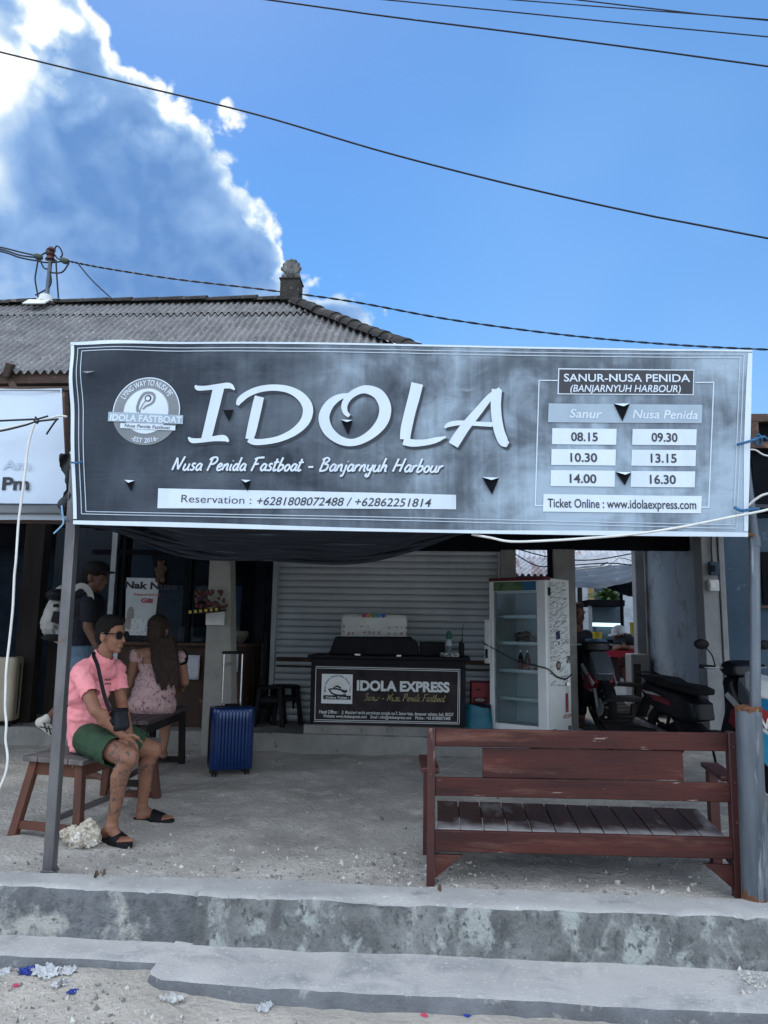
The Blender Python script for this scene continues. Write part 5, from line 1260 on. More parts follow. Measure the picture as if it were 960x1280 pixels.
# ------------------------------------------------------------------ suitcases
def suitcase(loc, rz, w, d, h, mt, label, hand, ribs=8, strap=None):
    t = thing('suitcase', label, 'suitcase', loc, rz)
    mb = MB(); n = 120; R_ = .055; z0, z1 = .06, h
    # rounded box with vertical ribs on front and back
    def out(z):
        e = min(1, min(z - z0, z1 - z) / .05); return 1 - .10 * (1 - sqrt(max(0, 1 - (1 - max(0, e)) ** 2)))
    zz = [z0, z0 + .006, z0 + .02, z0 + .05] + [z0 + .05 + (z1 - z0 - .1) * i / 6 for i in range(1, 6)] + [z1 - .05, z1 - .02, z1 - .006, z1]
    rows = []
    Rr = .06; per = []
    def seg(a, b, k):
        for q in range(k): per.append((a[0] + (b[0] - a[0]) * q / k, a[1] + (b[1] - a[1]) * q / k))
    def arc(cx_, cy_, a0):
        for q in range(8): t_ = radians(a0 + 90 * q / 8); per.append((cx_ + cos(t_) * Rr, cy_ + sin(t_) * Rr))
    W2, D2 = w / 2, d / 2
    seg((W2, -D2 + Rr), (W2, D2 - Rr), 6); arc(W2 - Rr, D2 - Rr, 0); seg((W2 - Rr, D2), (-W2 + Rr, D2), 90); arc(-W2 + Rr, D2 - Rr, 90); seg((-W2, D2 - Rr), (-W2, -D2 + Rr), 6); arc(-W2 + Rr, -D2 + Rr, 180); seg((-W2 + Rr, -D2), (W2 - Rr, -D2), 90); arc(W2 - Rr, -D2 + Rr, 270)
    n = len(per)
    for z in zz:
        row = []; k_ = out(z)
        for (px, py) in per:
            t_ = (px + W2 - Rr) / (w - 2 * Rr) * ribs
            rib = (.009 * (1 - abs(2 * (t_ % 1) - 1) ** 3) if 0 < t_ < ribs and z0 + .03 < z < z1 - .03 else 0) if abs(py) > D2 - .001 and ribs else 0
            row.append(mb.bm.verts.new((px * (k_ * .35 + .65), (py + math.copysign(rib, py)) * k_, z)))
        rows.append(row)
    for i in range(len(rows) - 1):
        for j in range(n): mb.face((rows[i][j], rows[i][(j + 1) % n], rows[i + 1][(j + 1) % n], rows[i + 1][j]))
    mb.face(rows[0][::-1]); mb.face(rows[-1]); mb.build('shell', mt, t, world=False, smooth='auto', ang=50)
    mb = MB(); mb.grid(lambda u, v: Vector((0, 0, 0)), 1, 1) if False else None
    mb.tube([(cos(2 * pi * i / 60) and math.copysign(abs(cos(2 * pi * i / 60)) ** .25, cos(2 * pi * i / 60)) * (w / 2 + .003) or 0, 0, (z0 + z1) / 2 + math.copysign(abs(sin(2 * pi * i / 60)) ** .25, sin(2 * pi * i / 60)) * ((z1 - z0) / 2 + .002)) for i in range(60)], .009, 6, closed=True); mb.build('zip_seam', m_black, t, world=False, smooth=True)
    for sx_ in (-1, 1):
        for sy in (-1, 1):
            mb = MB(); x, y = sx_ * (w / 2 - .05), sy * (d / 2 - .045); mb.cyl((x, y, .055), (x, y, .03), .022, .018, 12)
            for q in (-.014, .014): mb.cyl((x + q - .006, y + .012, .024), (x + q + .006, y + .012, .024), .024, .024, 14)
            mb.build('wheel', m_rubber, t, world=False, smooth='auto')
    mb = MB(); mb.tube([(-.07, 0, h), (-.065, 0, h + .018), (.065, 0, h + .018), (.07, 0, h)], .010, 8); mb.build('carry_handle', m_black, t, world=False)
    if hand:
        for sx_ in (-1, 1): mb = MB(); mb.cyl((sx_ * hand[0], d * .30, h - .02), (sx_ * hand[0], d * .30, h + hand[1]), .010, .008, 10); mb.build('telescopic_tube', m_chrome, t, world=False)
        mb = MB(); mb.box((0, d * .30, h + hand[1] + .01), (hand[0] * 2 + .04, .032, .028)); mb.build('pull_handle', m_black, t, world=False, bevel=.01)
    return t
sc0 = gd(283, 968, .115)
suitcase((sc0.x, sc0.y + .10, .095), radians(24), .40, .255, .62, mat('metallic_blue_shell', (.005, .028, .115), (.004, .021, .088), .30, .3, scale=4, coat=.35), 'blue ribbed hard-shell suitcase with its pull handle raised', (.088, .49), 9)
suitcase((-5.0, 8.52, .32), radians(10), .52, .30, .76, mat('cream_shell', (.42, .36, .28), (.36, .31, .24), .4, scale=4), 'cream hard-shell suitcase standing at the far left edge', None, 0)
# stools in the dark doorway
def pstool(loc, rz, label):
    t = thing('stool', label, 'stool', loc, rz, 'dark plastic stools by the doorway')
    mb = MB(); mb.box((0, 0, .44), (.30, .30, .03)); mb.build('seat', m_black, t, world=False, bevel=.01)
    for sx_ in (-1, 1):
        for sy in (-1, 1): mb = MB(); mb.beam((sx_ * .12, sy * .12, .43), (sx_ * .165, sy * .165, 0), .05, .05, up=(0, 1, 0)); mb.build('leg', m_black, t, world=False, bevel=.006)
    mb = MB(); mb.box((0, -.14, .30), (.26, .02, .05)); mb.box((0, .14, .30), (.26, .02, .05)); mb.build('brace', m_black, t, world=False)
    return t
st0 = pstool((at(338, 880, 9.1).x, 9.1, .32), .1, 'dark plastic stool left of the roller shutter')
placecopy(st0, (at(352, 880, 9.32).x + .04, 9.32, .32), .4, 'dark plastic stool half hidden behind the counter side')

# ------------------------------------------------------------------ food stall with glass front at left
sv = thing('food_stall', 'dark glass-fronted food stall with brown wooden serving counter', 'stall', (-2.9, 9.0, .32))
GY = 8.92
def g(x, y, Y=GY): return at(x, y, Y)
m_brown = mat('brown_counter_wood', (.062, .038, .028), (.036, .023, .018), .6, spec=.15, scale=5, stretch=(1, 1, .2), bump=.15, c3=(.17, .11, .075), s3=7, t3=(.6, .7))
zc = g(250, 803).z; xl = -4.15; xr = g(308, 800).x
mb = MB(); mb.span((xl, GY - .16, .32), (xr, GY + .45, zc - .04)); mb.build('counter', m_brown, sv, bevel=.006)
mb = MB(); mb.span((xl, GY - .24, zc - .04), (xr + .05, GY + .5, zc)); mb.build('counter_top', m_brown, sv, bevel=.006)
for (a_, b_) in ((-3.9, -3.86), (-3.2, -3.16), (-2.62, -2.58), (xr - .06, xr - .01)): mb = MB(); mb.span((a_, GY - .185, .33), (b_, GY - .161, zc - .05)); mb.build('counter_stile', m_brown, sv, bevel=.003)
glassmat('stall_glass', (.60, .67, .72), .16, .02)
for (a_, b_) in ((60, 148), (158, 232), (241, 331)):
    mb = MB(); p_, q_ = g(a_, 800), g(b_, 690); mb.span((p_.x, GY, zc), (q_.x, GY + .006, 2.62)); mb.build('glass_pane', MATS['stall_glass'], sv)
for (a_, b_, mt) in ((147, 158.5, m_dark), (231, 242, m_dark), (133, 147, mat('pale_frame', (.36, .39, .41))), (318, 333, m_dark)):
    mb = MB(); p_, q_ = g(a_, 800), g(b_, 690); mb.span((p_.x, GY - .03, zc - .0), (q_.x, GY + .05, 2.70)); mb.build('mullion', mt, sv)
mb = MB(); mb.span((xl, GY - .02, 2.30), (g(333, 690).x, GY - .003, 2.36)); mb.span((xl, GY - .03, 2.60), (g(333, 690).x, GY + .05, 2.72)); mb.build('transom', m_dark, sv)
mb = MB(); mb.span((xl, 10.9, .32), (-2.25, 10.95, 2.72)); mb.build('rear_wall', mat('stall_interior', (.045, .055, .07), (.02, .026, .034), .8, scale=2), sv)
# stock seen dimly through the glass
for i, (x_, y_, w_, h_, c_) in enumerate(((250, 775, .25, .55, (.25, .27, .28)), (215, 785, .2, .3, (.10, .12, .14)), (312, 770, .22, .5, (.14, .13, .12)), (100, 770, .35, .6, (.16, .18, .2)), (180, 790, .3, .2, (.2, .15, .12)))):
    mb = MB(); p_ = g(x_, y_, 9.9); mb.span((p_.x - w_, 9.8, .6), (p_.x + w_, 10.05, .9 + h_)); mb.build('stock_shelf', mat('stock_%d' % i, c_, tuple(v * .5 for v in c_), .7, scale=9), sv, bevel=.02)
# poster with the stall name, a price list, goods
PYL = GY - .012
def pq(x, y): return at(x, y, PYL)
po = thing('stall_poster', 'white poster on the stall glass reading Nak Nuse', 'poster', tuple(pq(178, 795)))
mb = MB(); P = [pq(158, 722), pq(200, 723), pq(191, 795), pq(156, 793)]; mb.prism([P[3], P[2], P[1], P[0]], (0, .004, 0)); mb.build('sheet', mat('poster_paper', (.50, .53, .54), (.38, .41, .43), .7, scale=2.5), po)
text_on('lettering', 'Nak Nuse', pq(156, 735), pq(222, 737.5), 9 * PYL / FPX, m_print, po, off=.003, bold=.04)
text_on('lettering', 'Supported by :', pq(167, 744), pq(203, 745), 3 * PYL / FPX, mat('red_ink', (.35, .06, .08)), po, off=.003, bold=.02)
text_on('lettering', 'Gili', pq(176, 753), pq(191, 753.5), 5.5 * PYL / FPX, MATS['red_ink'], po, off=.003, bold=.05)
mb = MB(); p_ = pq(163, 768); mb.ell(p_ + Vector((0, .001, 0)), (.05, .003, .10)); mb.ell(p_ + Vector((-.01, .001, -.1)), (.07, .003, .08)); mb.build('picture', mat('poster_tan', (.28, .25, .22), (.2, .19, .18)), po)
mb = MB(); a_, b_ = pq(163, 794), pq(184, 774); mb.span((a_.x, PYL - .006, a_.z), (b_.x, PYL - .003, b_.z)); mb.single('price_list', mat('list_paper', (.55, .57, .58), (.30, .33, .38), .7, scale=30, stretch=(1, 1, 2.5), lo=.52, hi=.6), 'printed price list taped over the stall poster bottom', 'paper', tuple(a_))
for i, (x0, x1, y0, y1, lb) in enumerate(((231, 251, 819, 849, 'white paper sheet pinned on the stall counter left of the concrete pillar'), (281, 299, 817, 839, 'white paper sheet pinned on the stall counter right of the concrete pillar'), (139, 148, 812, 840, 'narrow white paper on the counter behind the woman'))):
    a_, b_ = g(x0, y1, GY - .166), g(x1, y0, GY - .166); mb = MB()
    mb.grid(lambda u, v: Vector((a_.x + (b_.x - a_.x) * u, GY - .168 - .012 * (1 - v) * u - (.022 if i < 2 else 0), a_.z + (b_.z - a_.z) * v)), 6, 6)
    mb.single('paper_notice', mat('notice_paper', (.46, .48, .53), (.38, .40, .45), .8, scale=9), lb, 'paper', tuple(a_), smooth=True, solid=.001)
mb = MB(); p_ = at(201, 712, GY - .03); 
for (dx_, dz_, r_) in ((0, .05, .045), (0, -.04, .06), (-.05, .0, .03), (.05, .01, .03), (-.03, -.12, .035), (.03, -.12, .035), (-.03, .09, .02), (.03, .09, .02)): mb.ell(p_ + Vector((dx_, 0, dz_)), (r_, r_ * .6, r_ * 1.1), None, 10, 8)
mb.single('plush_toy', mat('brown_plush', (.12, .07, .045), (.08, .05, .035), .95, scale=30, bump=.5), 'small brown plush toy hung at the top of the stall glass', 'toy', tuple(p_), smooth=True)
# concrete pillar with offering shelf
pl = thing('concrete_pillar', 'tapered grey concrete pillar before the food stall', 'pillar', (at(266, 900, 8.15).x, 8.2, .1))
a_, b_, c_, d_ = at(251, 935, 8.1), at(291, 935, 8.1), at(283, 690, 8.1), at(262, 690, 8.1)
mb = MB(); V0 = [Vector((a_.x, 8.08, .05)), Vector((b_.x, 8.08, .05)), Vector((b_.x, 8.34, .05)), Vector((a_.x, 8.34, .05))]; V1 = [Vector((d_.x, 8.11, 2.7)), Vector((c_.x + .02, 8.11, 2.7)), Vector((c_.x + .02, 8.31, 2.7)), Vector((d_.x, 8.31, 2.7))]
va = [mb.bm.verts.new(v) for v in V0]; vb = [mb.bm.verts.new(v) for v in V1]
mb.face(va[::-1]); mb.face(vb)
for i in range(4): mb.face((va[i], va[(i + 1) % 4], vb[(i + 1) % 4], vb[i]))
mb.build('shaft', mat('pale_pillar', (.33, .32, .295), (.25, .245, .23), .9, scale=4, bump=.35, bscale=40, c3=(.15, .15, .145), s3=6, t3=(.63, .7)), pl, bevel=.012)
mb = MB(); p_, q_ = at(257, 781, 8.075), at(281, 763, 8.075); mb.span((p_.x, 8.070, p_.z), (q_.x, 8.085, q_.z)); mb.build('painted_patch', m_offwhite, pl)
of = thing('offering_shelf', 'small offering basket shelf with yellow and black edging on the pillar', 'offering shelf', tuple(at(255, 767, 8.0)))
OY = 7.98
def oq(x, y): return at(x, y, OY)
mb = MB(); mb.beam(oq(241, 767), oq(280, 763), .20, .012); mb.build('tray', m_darkwood, of)
mb = MB(); p_, q_ = oq(240, 765.5), oq(279, 761.5)
for i in range(12):
    if i % 2 == 0: mb.beam(p_.lerp(q_, i / 12) + Vector((0, -.105, 0)), p_.lerp(q_, (i + 1) / 12) + Vector((0, -.105, 0)), .006, .030)
mb.build('yellow_trim', mat('gold_trim', (.50, .36, .07)), of)
mb = MB(); mb.beam(p_ + Vector((0, -.1, 0)), q_ + Vector((0, -.1, 0)), .005, .036); mb.build('black_trim', m_black, of)
mb = MB(); rr = random.Random(5)
for i in range(46):
    p_ = oq(rr.uniform(247, 281), rr.uniform(737, 760)); mb.ell(p_ + Vector((0, rr.uniform(-.08, .06), 0)), rr.uniform(.012, .028), None, 7, 5)
mb.build('offerings', mat('offering_flowers', (.07, .035, .03), (.14, .045, .055), .8, scale=22, lo=.45, hi=.55, c3=(.32, .24, .06), s3=30, t3=(.6, .64)), of, smooth=True)
for i, (x_, y_, c_, h_) in enumerate(((285, 800, (.45, .48, .5), .16), (301, 802, (.10, .09, .08), .14))):
    p_ = g(x_, 803, GY - .1); mb = MB(); mb.lathe([(.03, 0), (.032, h_ * .7), (.014, h_ * .85), (.014, h_)] if i == 0 else [(.02, 0), (.05, .03), (.085, .09), (.08, h_)], (p_.x, GY - .10, zc), 16); mb.single('bottle' if i == 0 else 'bowl', mat('stall_ware_%d' % i, c_), ('small clear bottle on the stall counter beside the pillar', 'dark bowl on the stall counter right of the pillar')[i], ('bottle', 'bowl')[i], (p_.x, GY - .1, zc), smooth='auto')
# ------------------------------------------------------------------ people
m_skin = mat('tanned_skin', (.255, .125, .080), (.215, .100, .064), .55, scale=14, bump=.08, bscale=60, c3=(.30, .145, .10), s3=7, t3=(.6, .75))
m_skin2 = mat('warm_skin', (.30, .155, .105), (.255, .13, .088), .55, scale=12)
m_tat = mat('tattooed_skin', (.235, .115, .075), (.20, .095, .062), .55, scale=14, c3=(.075, .056, .053), s3=24, t3=(.50, .62), dist=.8)
m_hair = mat('black_hair', (.008, .007, .007), (.014, .011, .010), .6, scale=40, bump=1.0, bscale=90, spec=.15)
def rotz(a): return Matrix.Rotation(a, 3, 'Z')
class Head:
    """head in its own axes: x forward, y left, z up; s = scale (1 = 0.24 m tall)"""
    def __init__(h, c, yaw, s=1.0, pitch=0., roll=0.):
        h.c = Vector(c); h.s = s; h.R = Matrix.Rotation(yaw, 3, 'Z') @ Matrix.Rotation(pitch, 3, 'Y') @ Matrix.Rotation(roll, 3, 'X')
    def p(h, x, y, z): return h.c + h.R @ (Vector((x, y, z)) * h.s)
    def e(h, mb, c, r, rot=None, n=14, k=10):
        Rr = h.R @ (Euler(rot).to_matrix() if rot else Matrix.Identity(3)); mb.ell(h.p(*c), [q * h.s for q in r], Rr, n, k)
    def build(h, mb):
        e = h.e
        e(mb, (-.012, 0, .030), (.098, .076, .092), None, 20, 14); e(mb, (.026, 0, -.030), (.066, .060, .080), None, 18, 12)
        e(mb, (.036, 0, -.078), (.045, .044, .032)); e(mb, (.066, 0, -.096), (.022, .024, .018)); e(mb, (.050, .028, -.035), (.036, .026, .03)); e(mb, (.050, -.028, -.035), (.036, .026, .03))
        mb.rc(h.p(.086, 0, .012), h.p(.108, 0, -.030), .009 * h.s, .0125 * h.s, 8); e(mb, (.098, .011, -.034), (.011, .009, .008)); e(mb, (.098, -.011, -.034), (.011, .009, .008))
        e(mb, (.078, .028, .024), (.016, .028, .009)); e(mb, (.078, -.028, .024), (.016, .028, .009)); e(mb, (.088, 0, -.058), (.012, .024, .0065)); e(mb, (.087, 0, -.070), (.012, .021, .0075))
        for s_ in (-1, 1):
            e(mb, (-.002, s_ * .078, -.012), (.021, .010, .034)); e(mb, (.070, s_ * .031, .004), (.014, .016, .010))
    def hair_short(h, mb):
        e = h.e
        e(mb, (-.020, 0, .052), (.098, .082, .086), None, 18, 12); e(mb, (-.052, 0, .0), (.062, .070, .085)); e(mb, (.030, 0, .098), (.056, .062, .034)); e(mb, (-.01, .062, .035), (.05, .022, .05)); e(mb, (-.01, -.062, .035), (.05, .022, .05))
def hand(mb, w, d, side, s=1.0, curl=.5, thumb_up=(0, 0, 1), r=.0088):
    """palm and five bent fingers: w wrist, d direction of the hand, side = across-the-palm vector towards the thumb"""
    d = Vector(d).normalized(); side = (Vector(side) - d * Vector(side).dot(d)).normalized(); nrm = d.cross(side).normalized()
    w = Vector(w); pc = w + d * .045 * s
    Rm = Matrix((d, side, nrm)).transposed(); mb.ell(pc, (.052 * s, .041 * s, .017 * s), Rm, 14, 10)
    for k, L_ in enumerate((.070, .080, .074, .058)):
        o = side * (.030 - .020 * k) * s; a = w + d * .078 * s + o; ang = 0.; P = [a - d * .02 * s]; q = a
        for j in range(3):
            P.append(q); ang += curl * (.5 + .25 * j); q = q + (d * cos(ang) + nrm * sin(ang)) * L_ * s * (.45, .32, .23)[j]
        P.append(q); mb.chain(P, [r * s, r * s, r * .95 * s, r * .88 * s, r * .78 * s], 8)
    a = w + d * .022 * s + side * .030 * s; mb.chain([a, a + (d * .55 + side * .75) * .036 * s, a + (d * .85 + side * .8 + nrm * .2) * .062 * s], [.012 * s, .0105 * s, .0085 * s], 8)
def foot(mb, ank, heel, toe, s=1.0, toes=True):
    ank, heel, toe = Vector(ank), Vector(heel), Vector(toe); d = (toe - heel); L_ = d.length; d.normalize(); side = Vector((-d.y, d.x, 0)).normalized()
    b = heel + d * L_ * .66
    mb.rc(heel + d * .03 * s, heel + d * .03 * s + Vector((0, 0, .02)), .034 * s, .036 * s, 12)
    mb.rc(ank, heel + d * .045 * s + Vector((0, 0, .015)), .040 * s, .038 * s, 12); mb.rc(ank + Vector((0, 0, -.02)), b, .038 * s, .026 * s, 12)
    for k in range(5):
        o = side * (.034 - .017 * k) * s; l_ = (1.0, .98, .93, .87, .80)[k]
        mb.rc(b + o * .8, heel + d * (L_ * l_ - .012) + o * 1.05 + Vector((0, 0, -.004)), .020 * s, (.0125 if k == 0 else .0095) * s, 8)
def clothes_disp(sc, amp, seed=0):
    return lambda co: amp * (.9 * fbm((co.x + seed, co.y, co.z * .8), sc * .7, 2) + 1.1 * (.35 - abs(fbm((co.x + seed, co.y + co.z * .5, co.z * 1.3 - co.x * .6), sc * .9, 2))) + .25 * sin(co.z * 60 + 8 * fbm((co.x, co.y, co.z), 6, 2)))
def skinmesh(name, fill, mt, par, voxel=.008, it=3, disp=None):
    mb = MB(); fill(mb); o = mb.build(name, mt, par); return bake(o, voxel, it, .5, disp)

# ---- seated man in pink ------------------------------------------------
mb_loc = (-2.52, 5.55, 0)
man = thing('person', 'man in a pink t-shirt, green shorts and sunglasses sitting on the splayed bench', 'person', mb_loc)
J = dict(pel=at(121, 924, 5.58), rh=at(112, 924, 5.47), lh=at(141, 918, 5.68), waist=at(111, 893, 5.55), chest=at(112, 862, 5.50), up=at(119, 838, 5.48), neck=at(127, 822, 5.47), head=at(139, 794, 5.46),
         rs=at(101, 843, 5.34), ls=at(144, 838, 5.62), re=at(119, 888, 5.20), rw=at(153, 919, 5.28), le=at(152, 878, 5.62), lw=at(161, 915, 5.46),
         rk=at(160, 947, 5.17), ra=at(140, 1028, 5.24), lk=at(190, 938, 5.80), la=at(178, 1006, 5.88))
rheel, rtoe = gd(129, 1043, .045), gd(160, 1052, .045); lheel, ltoe = gd(171, 1021, .045), gd(214, 1023, .045)
hd = Head(J['head'], radians(-17), 1.10, radians(3))
tz = radians(-41)                      # chest direction
TR = Matrix.Rotation(tz, 3, 'Z')
def torso(mb, g=0.):
    mb.ell(J['pel'] + Vector((0, 0, .02)), (.135 + g, .175 + g, .115 + g), Matrix.Rotation(radians(-25), 3, 'Z'), 18, 12)
    mb.ell(J['waist'], (.115 + g, .150 + g, .13 + g), TR, 18, 12); mb.ell(J['chest'], (.112 + g, .158 + g, .15 + g), TR, 18, 12); mb.ell(J['up'], (.092 + g, .155 + g, .080 + g), TR, 18, 12)
    mb.rc(J['rs'], J['up'], .062 + g, .08 + g); mb.rc(J['ls'], J['up'], .062 + g, .08 + g)
def fill(mb):
    torso(mb); mb.rc(J['neck'] - Vector((0, 0, .04)), hd.p(-.012, 0, -.05), .062, .056); mb.rc(J['up'], J['neck'], .075, .062)
    hd.build(mb)
    mb.chain([J['rs'], J['re'], J['rw']], [.056, .043, .031]); mb.chain([J['ls'], J['le'], J['lw']], [.056, .043, .031])
    mb.ell(J['re'].lerp(J['rw'], .28), (.047, .042, .06), None, 12, 8); 
    mb.chain([J['rh'], J['rk']], [.098, .066]); mb.chain([J['lh'], J['lk']], [.098, .066])
    for k_, a_, out_ in (('rk', 'ra', -1), ('lk', 'la', -1)):
        mb.ell(J[k_] + Vector((.012, 0, 0)), (.064, .060, .070), None, 12, 8)
        c_ = J[k_].lerp(J[a_], .30) + Vector((-.026, 0, 0)); mb.chain([J[k_] - Vector((.005, 0, .02)), c_, J[k_].lerp(J[a_], .62) + Vector((-.008, 0, 0)), J[a_]], [.056, .060, .046, .037])
    foot(mb, J['ra'] - Vector((0, 0, .02)), rheel, rtoe, 1.12); foot(mb, J['la'] - Vector((0, 0, .02)), lheel, ltoe, 1.12)
    hand(mb, J['rw'], (.62, .25, -.72), (.5, -.2, .5), 1.12, .55); hand(mb, J['lw'], (.30, -.45, -.75), (.4, .6, .1), 1.12, .6)
body = skinmesh('body', fill, [m_skin, m_tat], man, .0068, 2)
off_ = Vector(mb_loc)
for p in body.data.polygons:
    c = p.center + off_
    rl = (J['rk'].z + .10 > c.z > .20) and (c - J['rk'].lerp(J['ra'], .4)).xy.length < .13 and c.y < 5.33
    ll = .36 < c.z < .44 and (c - J['lk'].lerp(J['la'], .4)).xy.length < .14 and c.y > 5.6
    if rl or ll: p.material_index = 1
skinmesh('hair', hd.hair_short, m_hair, man, .0075, 2, lambda co: .003 * fbm(co, 60, 2))
# t-shirt with sleeves and drooping hem
def fill(mb):
    torso(mb, .016); mb.ell(J['pel'] + Vector((-.035, .0, .045)), (.150, .185, .115), Matrix.Rotation(radians(-25), 3, 'Z'), 18, 12)
    for s_, e_ in (('rs', 're'), ('ls', 'le')):
        q = J[s_].lerp(J[e_], .62); mb.rc(J[s_], q, .072, .070); 
    mb.rc(J['neck'] - Vector((0, 0, .035)), J['neck'] - Vector((0, 0, .01)), .085, .078)
    mb.rc(J['pel'] + Vector((-.10, -.09, -.03)), J['waist'] + Vector((-.05, -.07, 0)), .06, .08)
m_pink = mat('pink_cotton', (.88, .33, .36), (.82, .28, .315), .85, scale=5, bump=.8, bscale=9, bdist=.03, c3=(.90, .42, .44), s3=6, t3=(.6, .75))
sh_ = skinmesh('t_shirt', fill, m_pink, man, .009, 3, clothes_disp(7, .012))
# cut the sleeves, neck and hem open
def cut(o, f):
    bm = bmesh.new(); bm.from_mesh(o.data); off = ROOTM[o.name].translation if True else 0
    R_ = ROOTM[o.name]
    dl = [q for q in bm.faces if f(R_ @ q.calc_center_median())]
    bmesh.ops.delete(bm, geom=dl, context='FACES'); bm.to_mesh(o.data); bm.free()
    md = o.modifiers.new('solid', 'SOLIDIFY'); md.thickness = .006; md.offset = -1
def shcut(c):
    for s_, e_ in (('rs', 're'), ('ls', 'le')):
        d_ = (J[e_] - J[s_]).normalized(); t_ = (c - J[s_]).dot(d_); L_ = (J[e_] - J[s_]).length
        if t_ > L_ * .60 and (c - J[s_] - d_ * t_).length < .11 and t_ < L_ * 1.2: return True
    if (c - hd.p(.0, 0, -.07)).length < .098: return True
    if c.z < J['pel'].z - .075: return True
    return False
cut(sh_, shcut)
def fill(mb):
    mb.ell(J['pel'] + Vector((0, 0, .0)), (.150, .190, .120), Matrix.Rotation(radians(-25), 3, 'Z'), 18, 12)
    for h_, k_ in (('rh', 'rk'), ('lh', 'lk')): q = J[h_].lerp(J[k_], .66); mb.rc(J[h_], q, .118, .108)
shorts = skinmesh('shorts', fill, mat('dark_green_cotton', (.030, .066, .036), (.022, .050, .028), .85, scale=6, bump=.4, bscale=12), man, .009, 3, clothes_disp(6, .008, 3))
def scut(c):
    for h_, k_ in (('rh', 'rk'), ('lh', 'lk')):
        d_ = (J[k_] - J[h_]).normalized(); t_ = (c - J[h_]).dot(d_); L_ = (J[k_] - J[h_]).length
        if t_ > L_ * .70 and (c - J[h_] - d_ * t_).length < .16: return True
    return c.z < .555 and (c - J['pel']).xy.length < .01
cut(shorts, scut)
# sunglasses
mb = MB()
for s_ in (-1, 1): mb.cyl(hd.p(.090, s_ * .033, .006), hd.p(.099, s_ * .034, .006), .027 * hd.s, .027 * hd.s, 20)
mb.tube([hd.p(.098, -.012, .010), hd.p(.101, 0, .014), hd.p(.098, .012, .010)], .004, 6)
for s_ in (-1, 1): mb.tube([hd.p(.090, s_ * .060, .014), hd.p(.05, s_ * .076, .014), hd.p(.0, s_ * .086, .010)], .0045, 6)
mb.build('sunglasses', mat('dark_lens', (.01, .01, .012), None, .12), man, smooth='auto')
# slides
def slide(heel, toe, name='sandal'):
    d = (toe - heel).normalized(); L_ = (toe - heel).length + .05; s_ = Vector((-d.y, d.x, 0)); o = heel - d * .028; o.z = .004
    out_ = []
    for i in range(40):
        t = 2 * pi * i / 40; x = (cos(t) * .5 + .5) * L_; w = .046 + .012 * (x / L_); y = sin(t) * w * (1 if abs(sin(t)) > .0 else 1); y = math.copysign(abs(sin(t)) ** .6, sin(t)) * w
        out_.append(o + d * x + s_ * y)
    mb = MB(); mb.prism(out_, (0, 0, .034)); sole = mb.build(name, m_rubber, man, bevel=.006)
    mb = MB()
    def band(u, v):
        x = L_ * (.48 + .27 * v); w = .060; a = pi * u; return o + d * x + s_ * cos(a) * w + Vector((0, 0, .022 + sin(a) * (.082 - .030 * v)))
    mb.grid(band, 16, 5); mb.build('strap', m_black, sole, smooth=True, solid=.007)
slide(rheel, rtoe); slide(lheel, ltoe)
# small print on the shirt front
mb = MB()
for r_ in range(2):
    for k in range(5):
        p_ = at(131.5 + k * 1.6, 849.5 + r_ * 5.2, 5.305 + .012 * k); mb.box(p_, (.007, .004, .014 if (k + r_) % 2 else .010), (0, 0, tz))
mb.build('shirt_print', m_print, man)
# camera bag with strap
cb = thing('camera_bag', 'small black camera bag hanging on a neck strap in the seated man lap', 'camera bag', tuple(at(148, 900, 5.24)))
bc = at(150, 901, 5.27); Rb = Matrix.Rotation(radians(-40), 3, 'Z') @ Matrix.Rotation(radians(-28), 3, 'Y')
mb = MB(); mb.box(bc, (.09, .105, .14), Rb); mb.build('body', mat('black_nylon', (.014, .015, .02), (.022, .024, .03), .6, spec=.12, scale=30, bump=.3), cb, bevel=.025, seg=3)
mb = MB(); mb.box(bc + Rb @ Vector((.0, 0, .062)), (.097, .112, .035), Rb); mb.build('flap', m_black, cb, bevel=.015)
mb = MB(); mb.cyl(bc + Rb @ Vector((-.01, -.052, .0)), bc + Rb @ Vector((-.01, -.070, -.01)), .028, .025, 16); mb.box(bc + Rb @ Vector((.025, -.055, .04)), (.03, .008, .012), Rb); mb.build('clasp', m_chrome if False else m_rubber, cb)
stp = smoothpath([hd.p(-.085, .03, -.115), at(117, 817, 5.38), at(122, 832, 5.315), at(127, 855, 5.285), at(132, 875, 5.27), bc + Rb @ Vector((0, -.06, .08))], 8)
def flat_strap(pts, w, th, toward):
    mb = MB(); A = []
    for i, p_ in enumerate(pts):
        d_ = (pts[min(i + 1, len(pts) - 1)] - pts[max(i - 1, 0)]).normalized(); n_ = (Vector(toward) - d_ * Vector(toward).dot(d_)).normalized(); s_ = d_.cross(n_)
        A.append([mb.bm.verts.new(p_ + s_ * a * w / 2 + n_ * b * th / 2) for a, b in ((-1, -1), (1, -1), (1, 1), (-1, 1))])
    for i in range(len(A) - 1):
        for k in range(4): mb.face((A[i][k], A[i][(k + 1) % 4], A[i + 1][(k + 1) % 4], A[i + 1][k]))
    mb.face(A[0]); mb.face(A[-1]); return mb
flat_strap(stp, .026, .006, (.3, -1, .3)).build('strap', m_black, cb, smooth='auto')

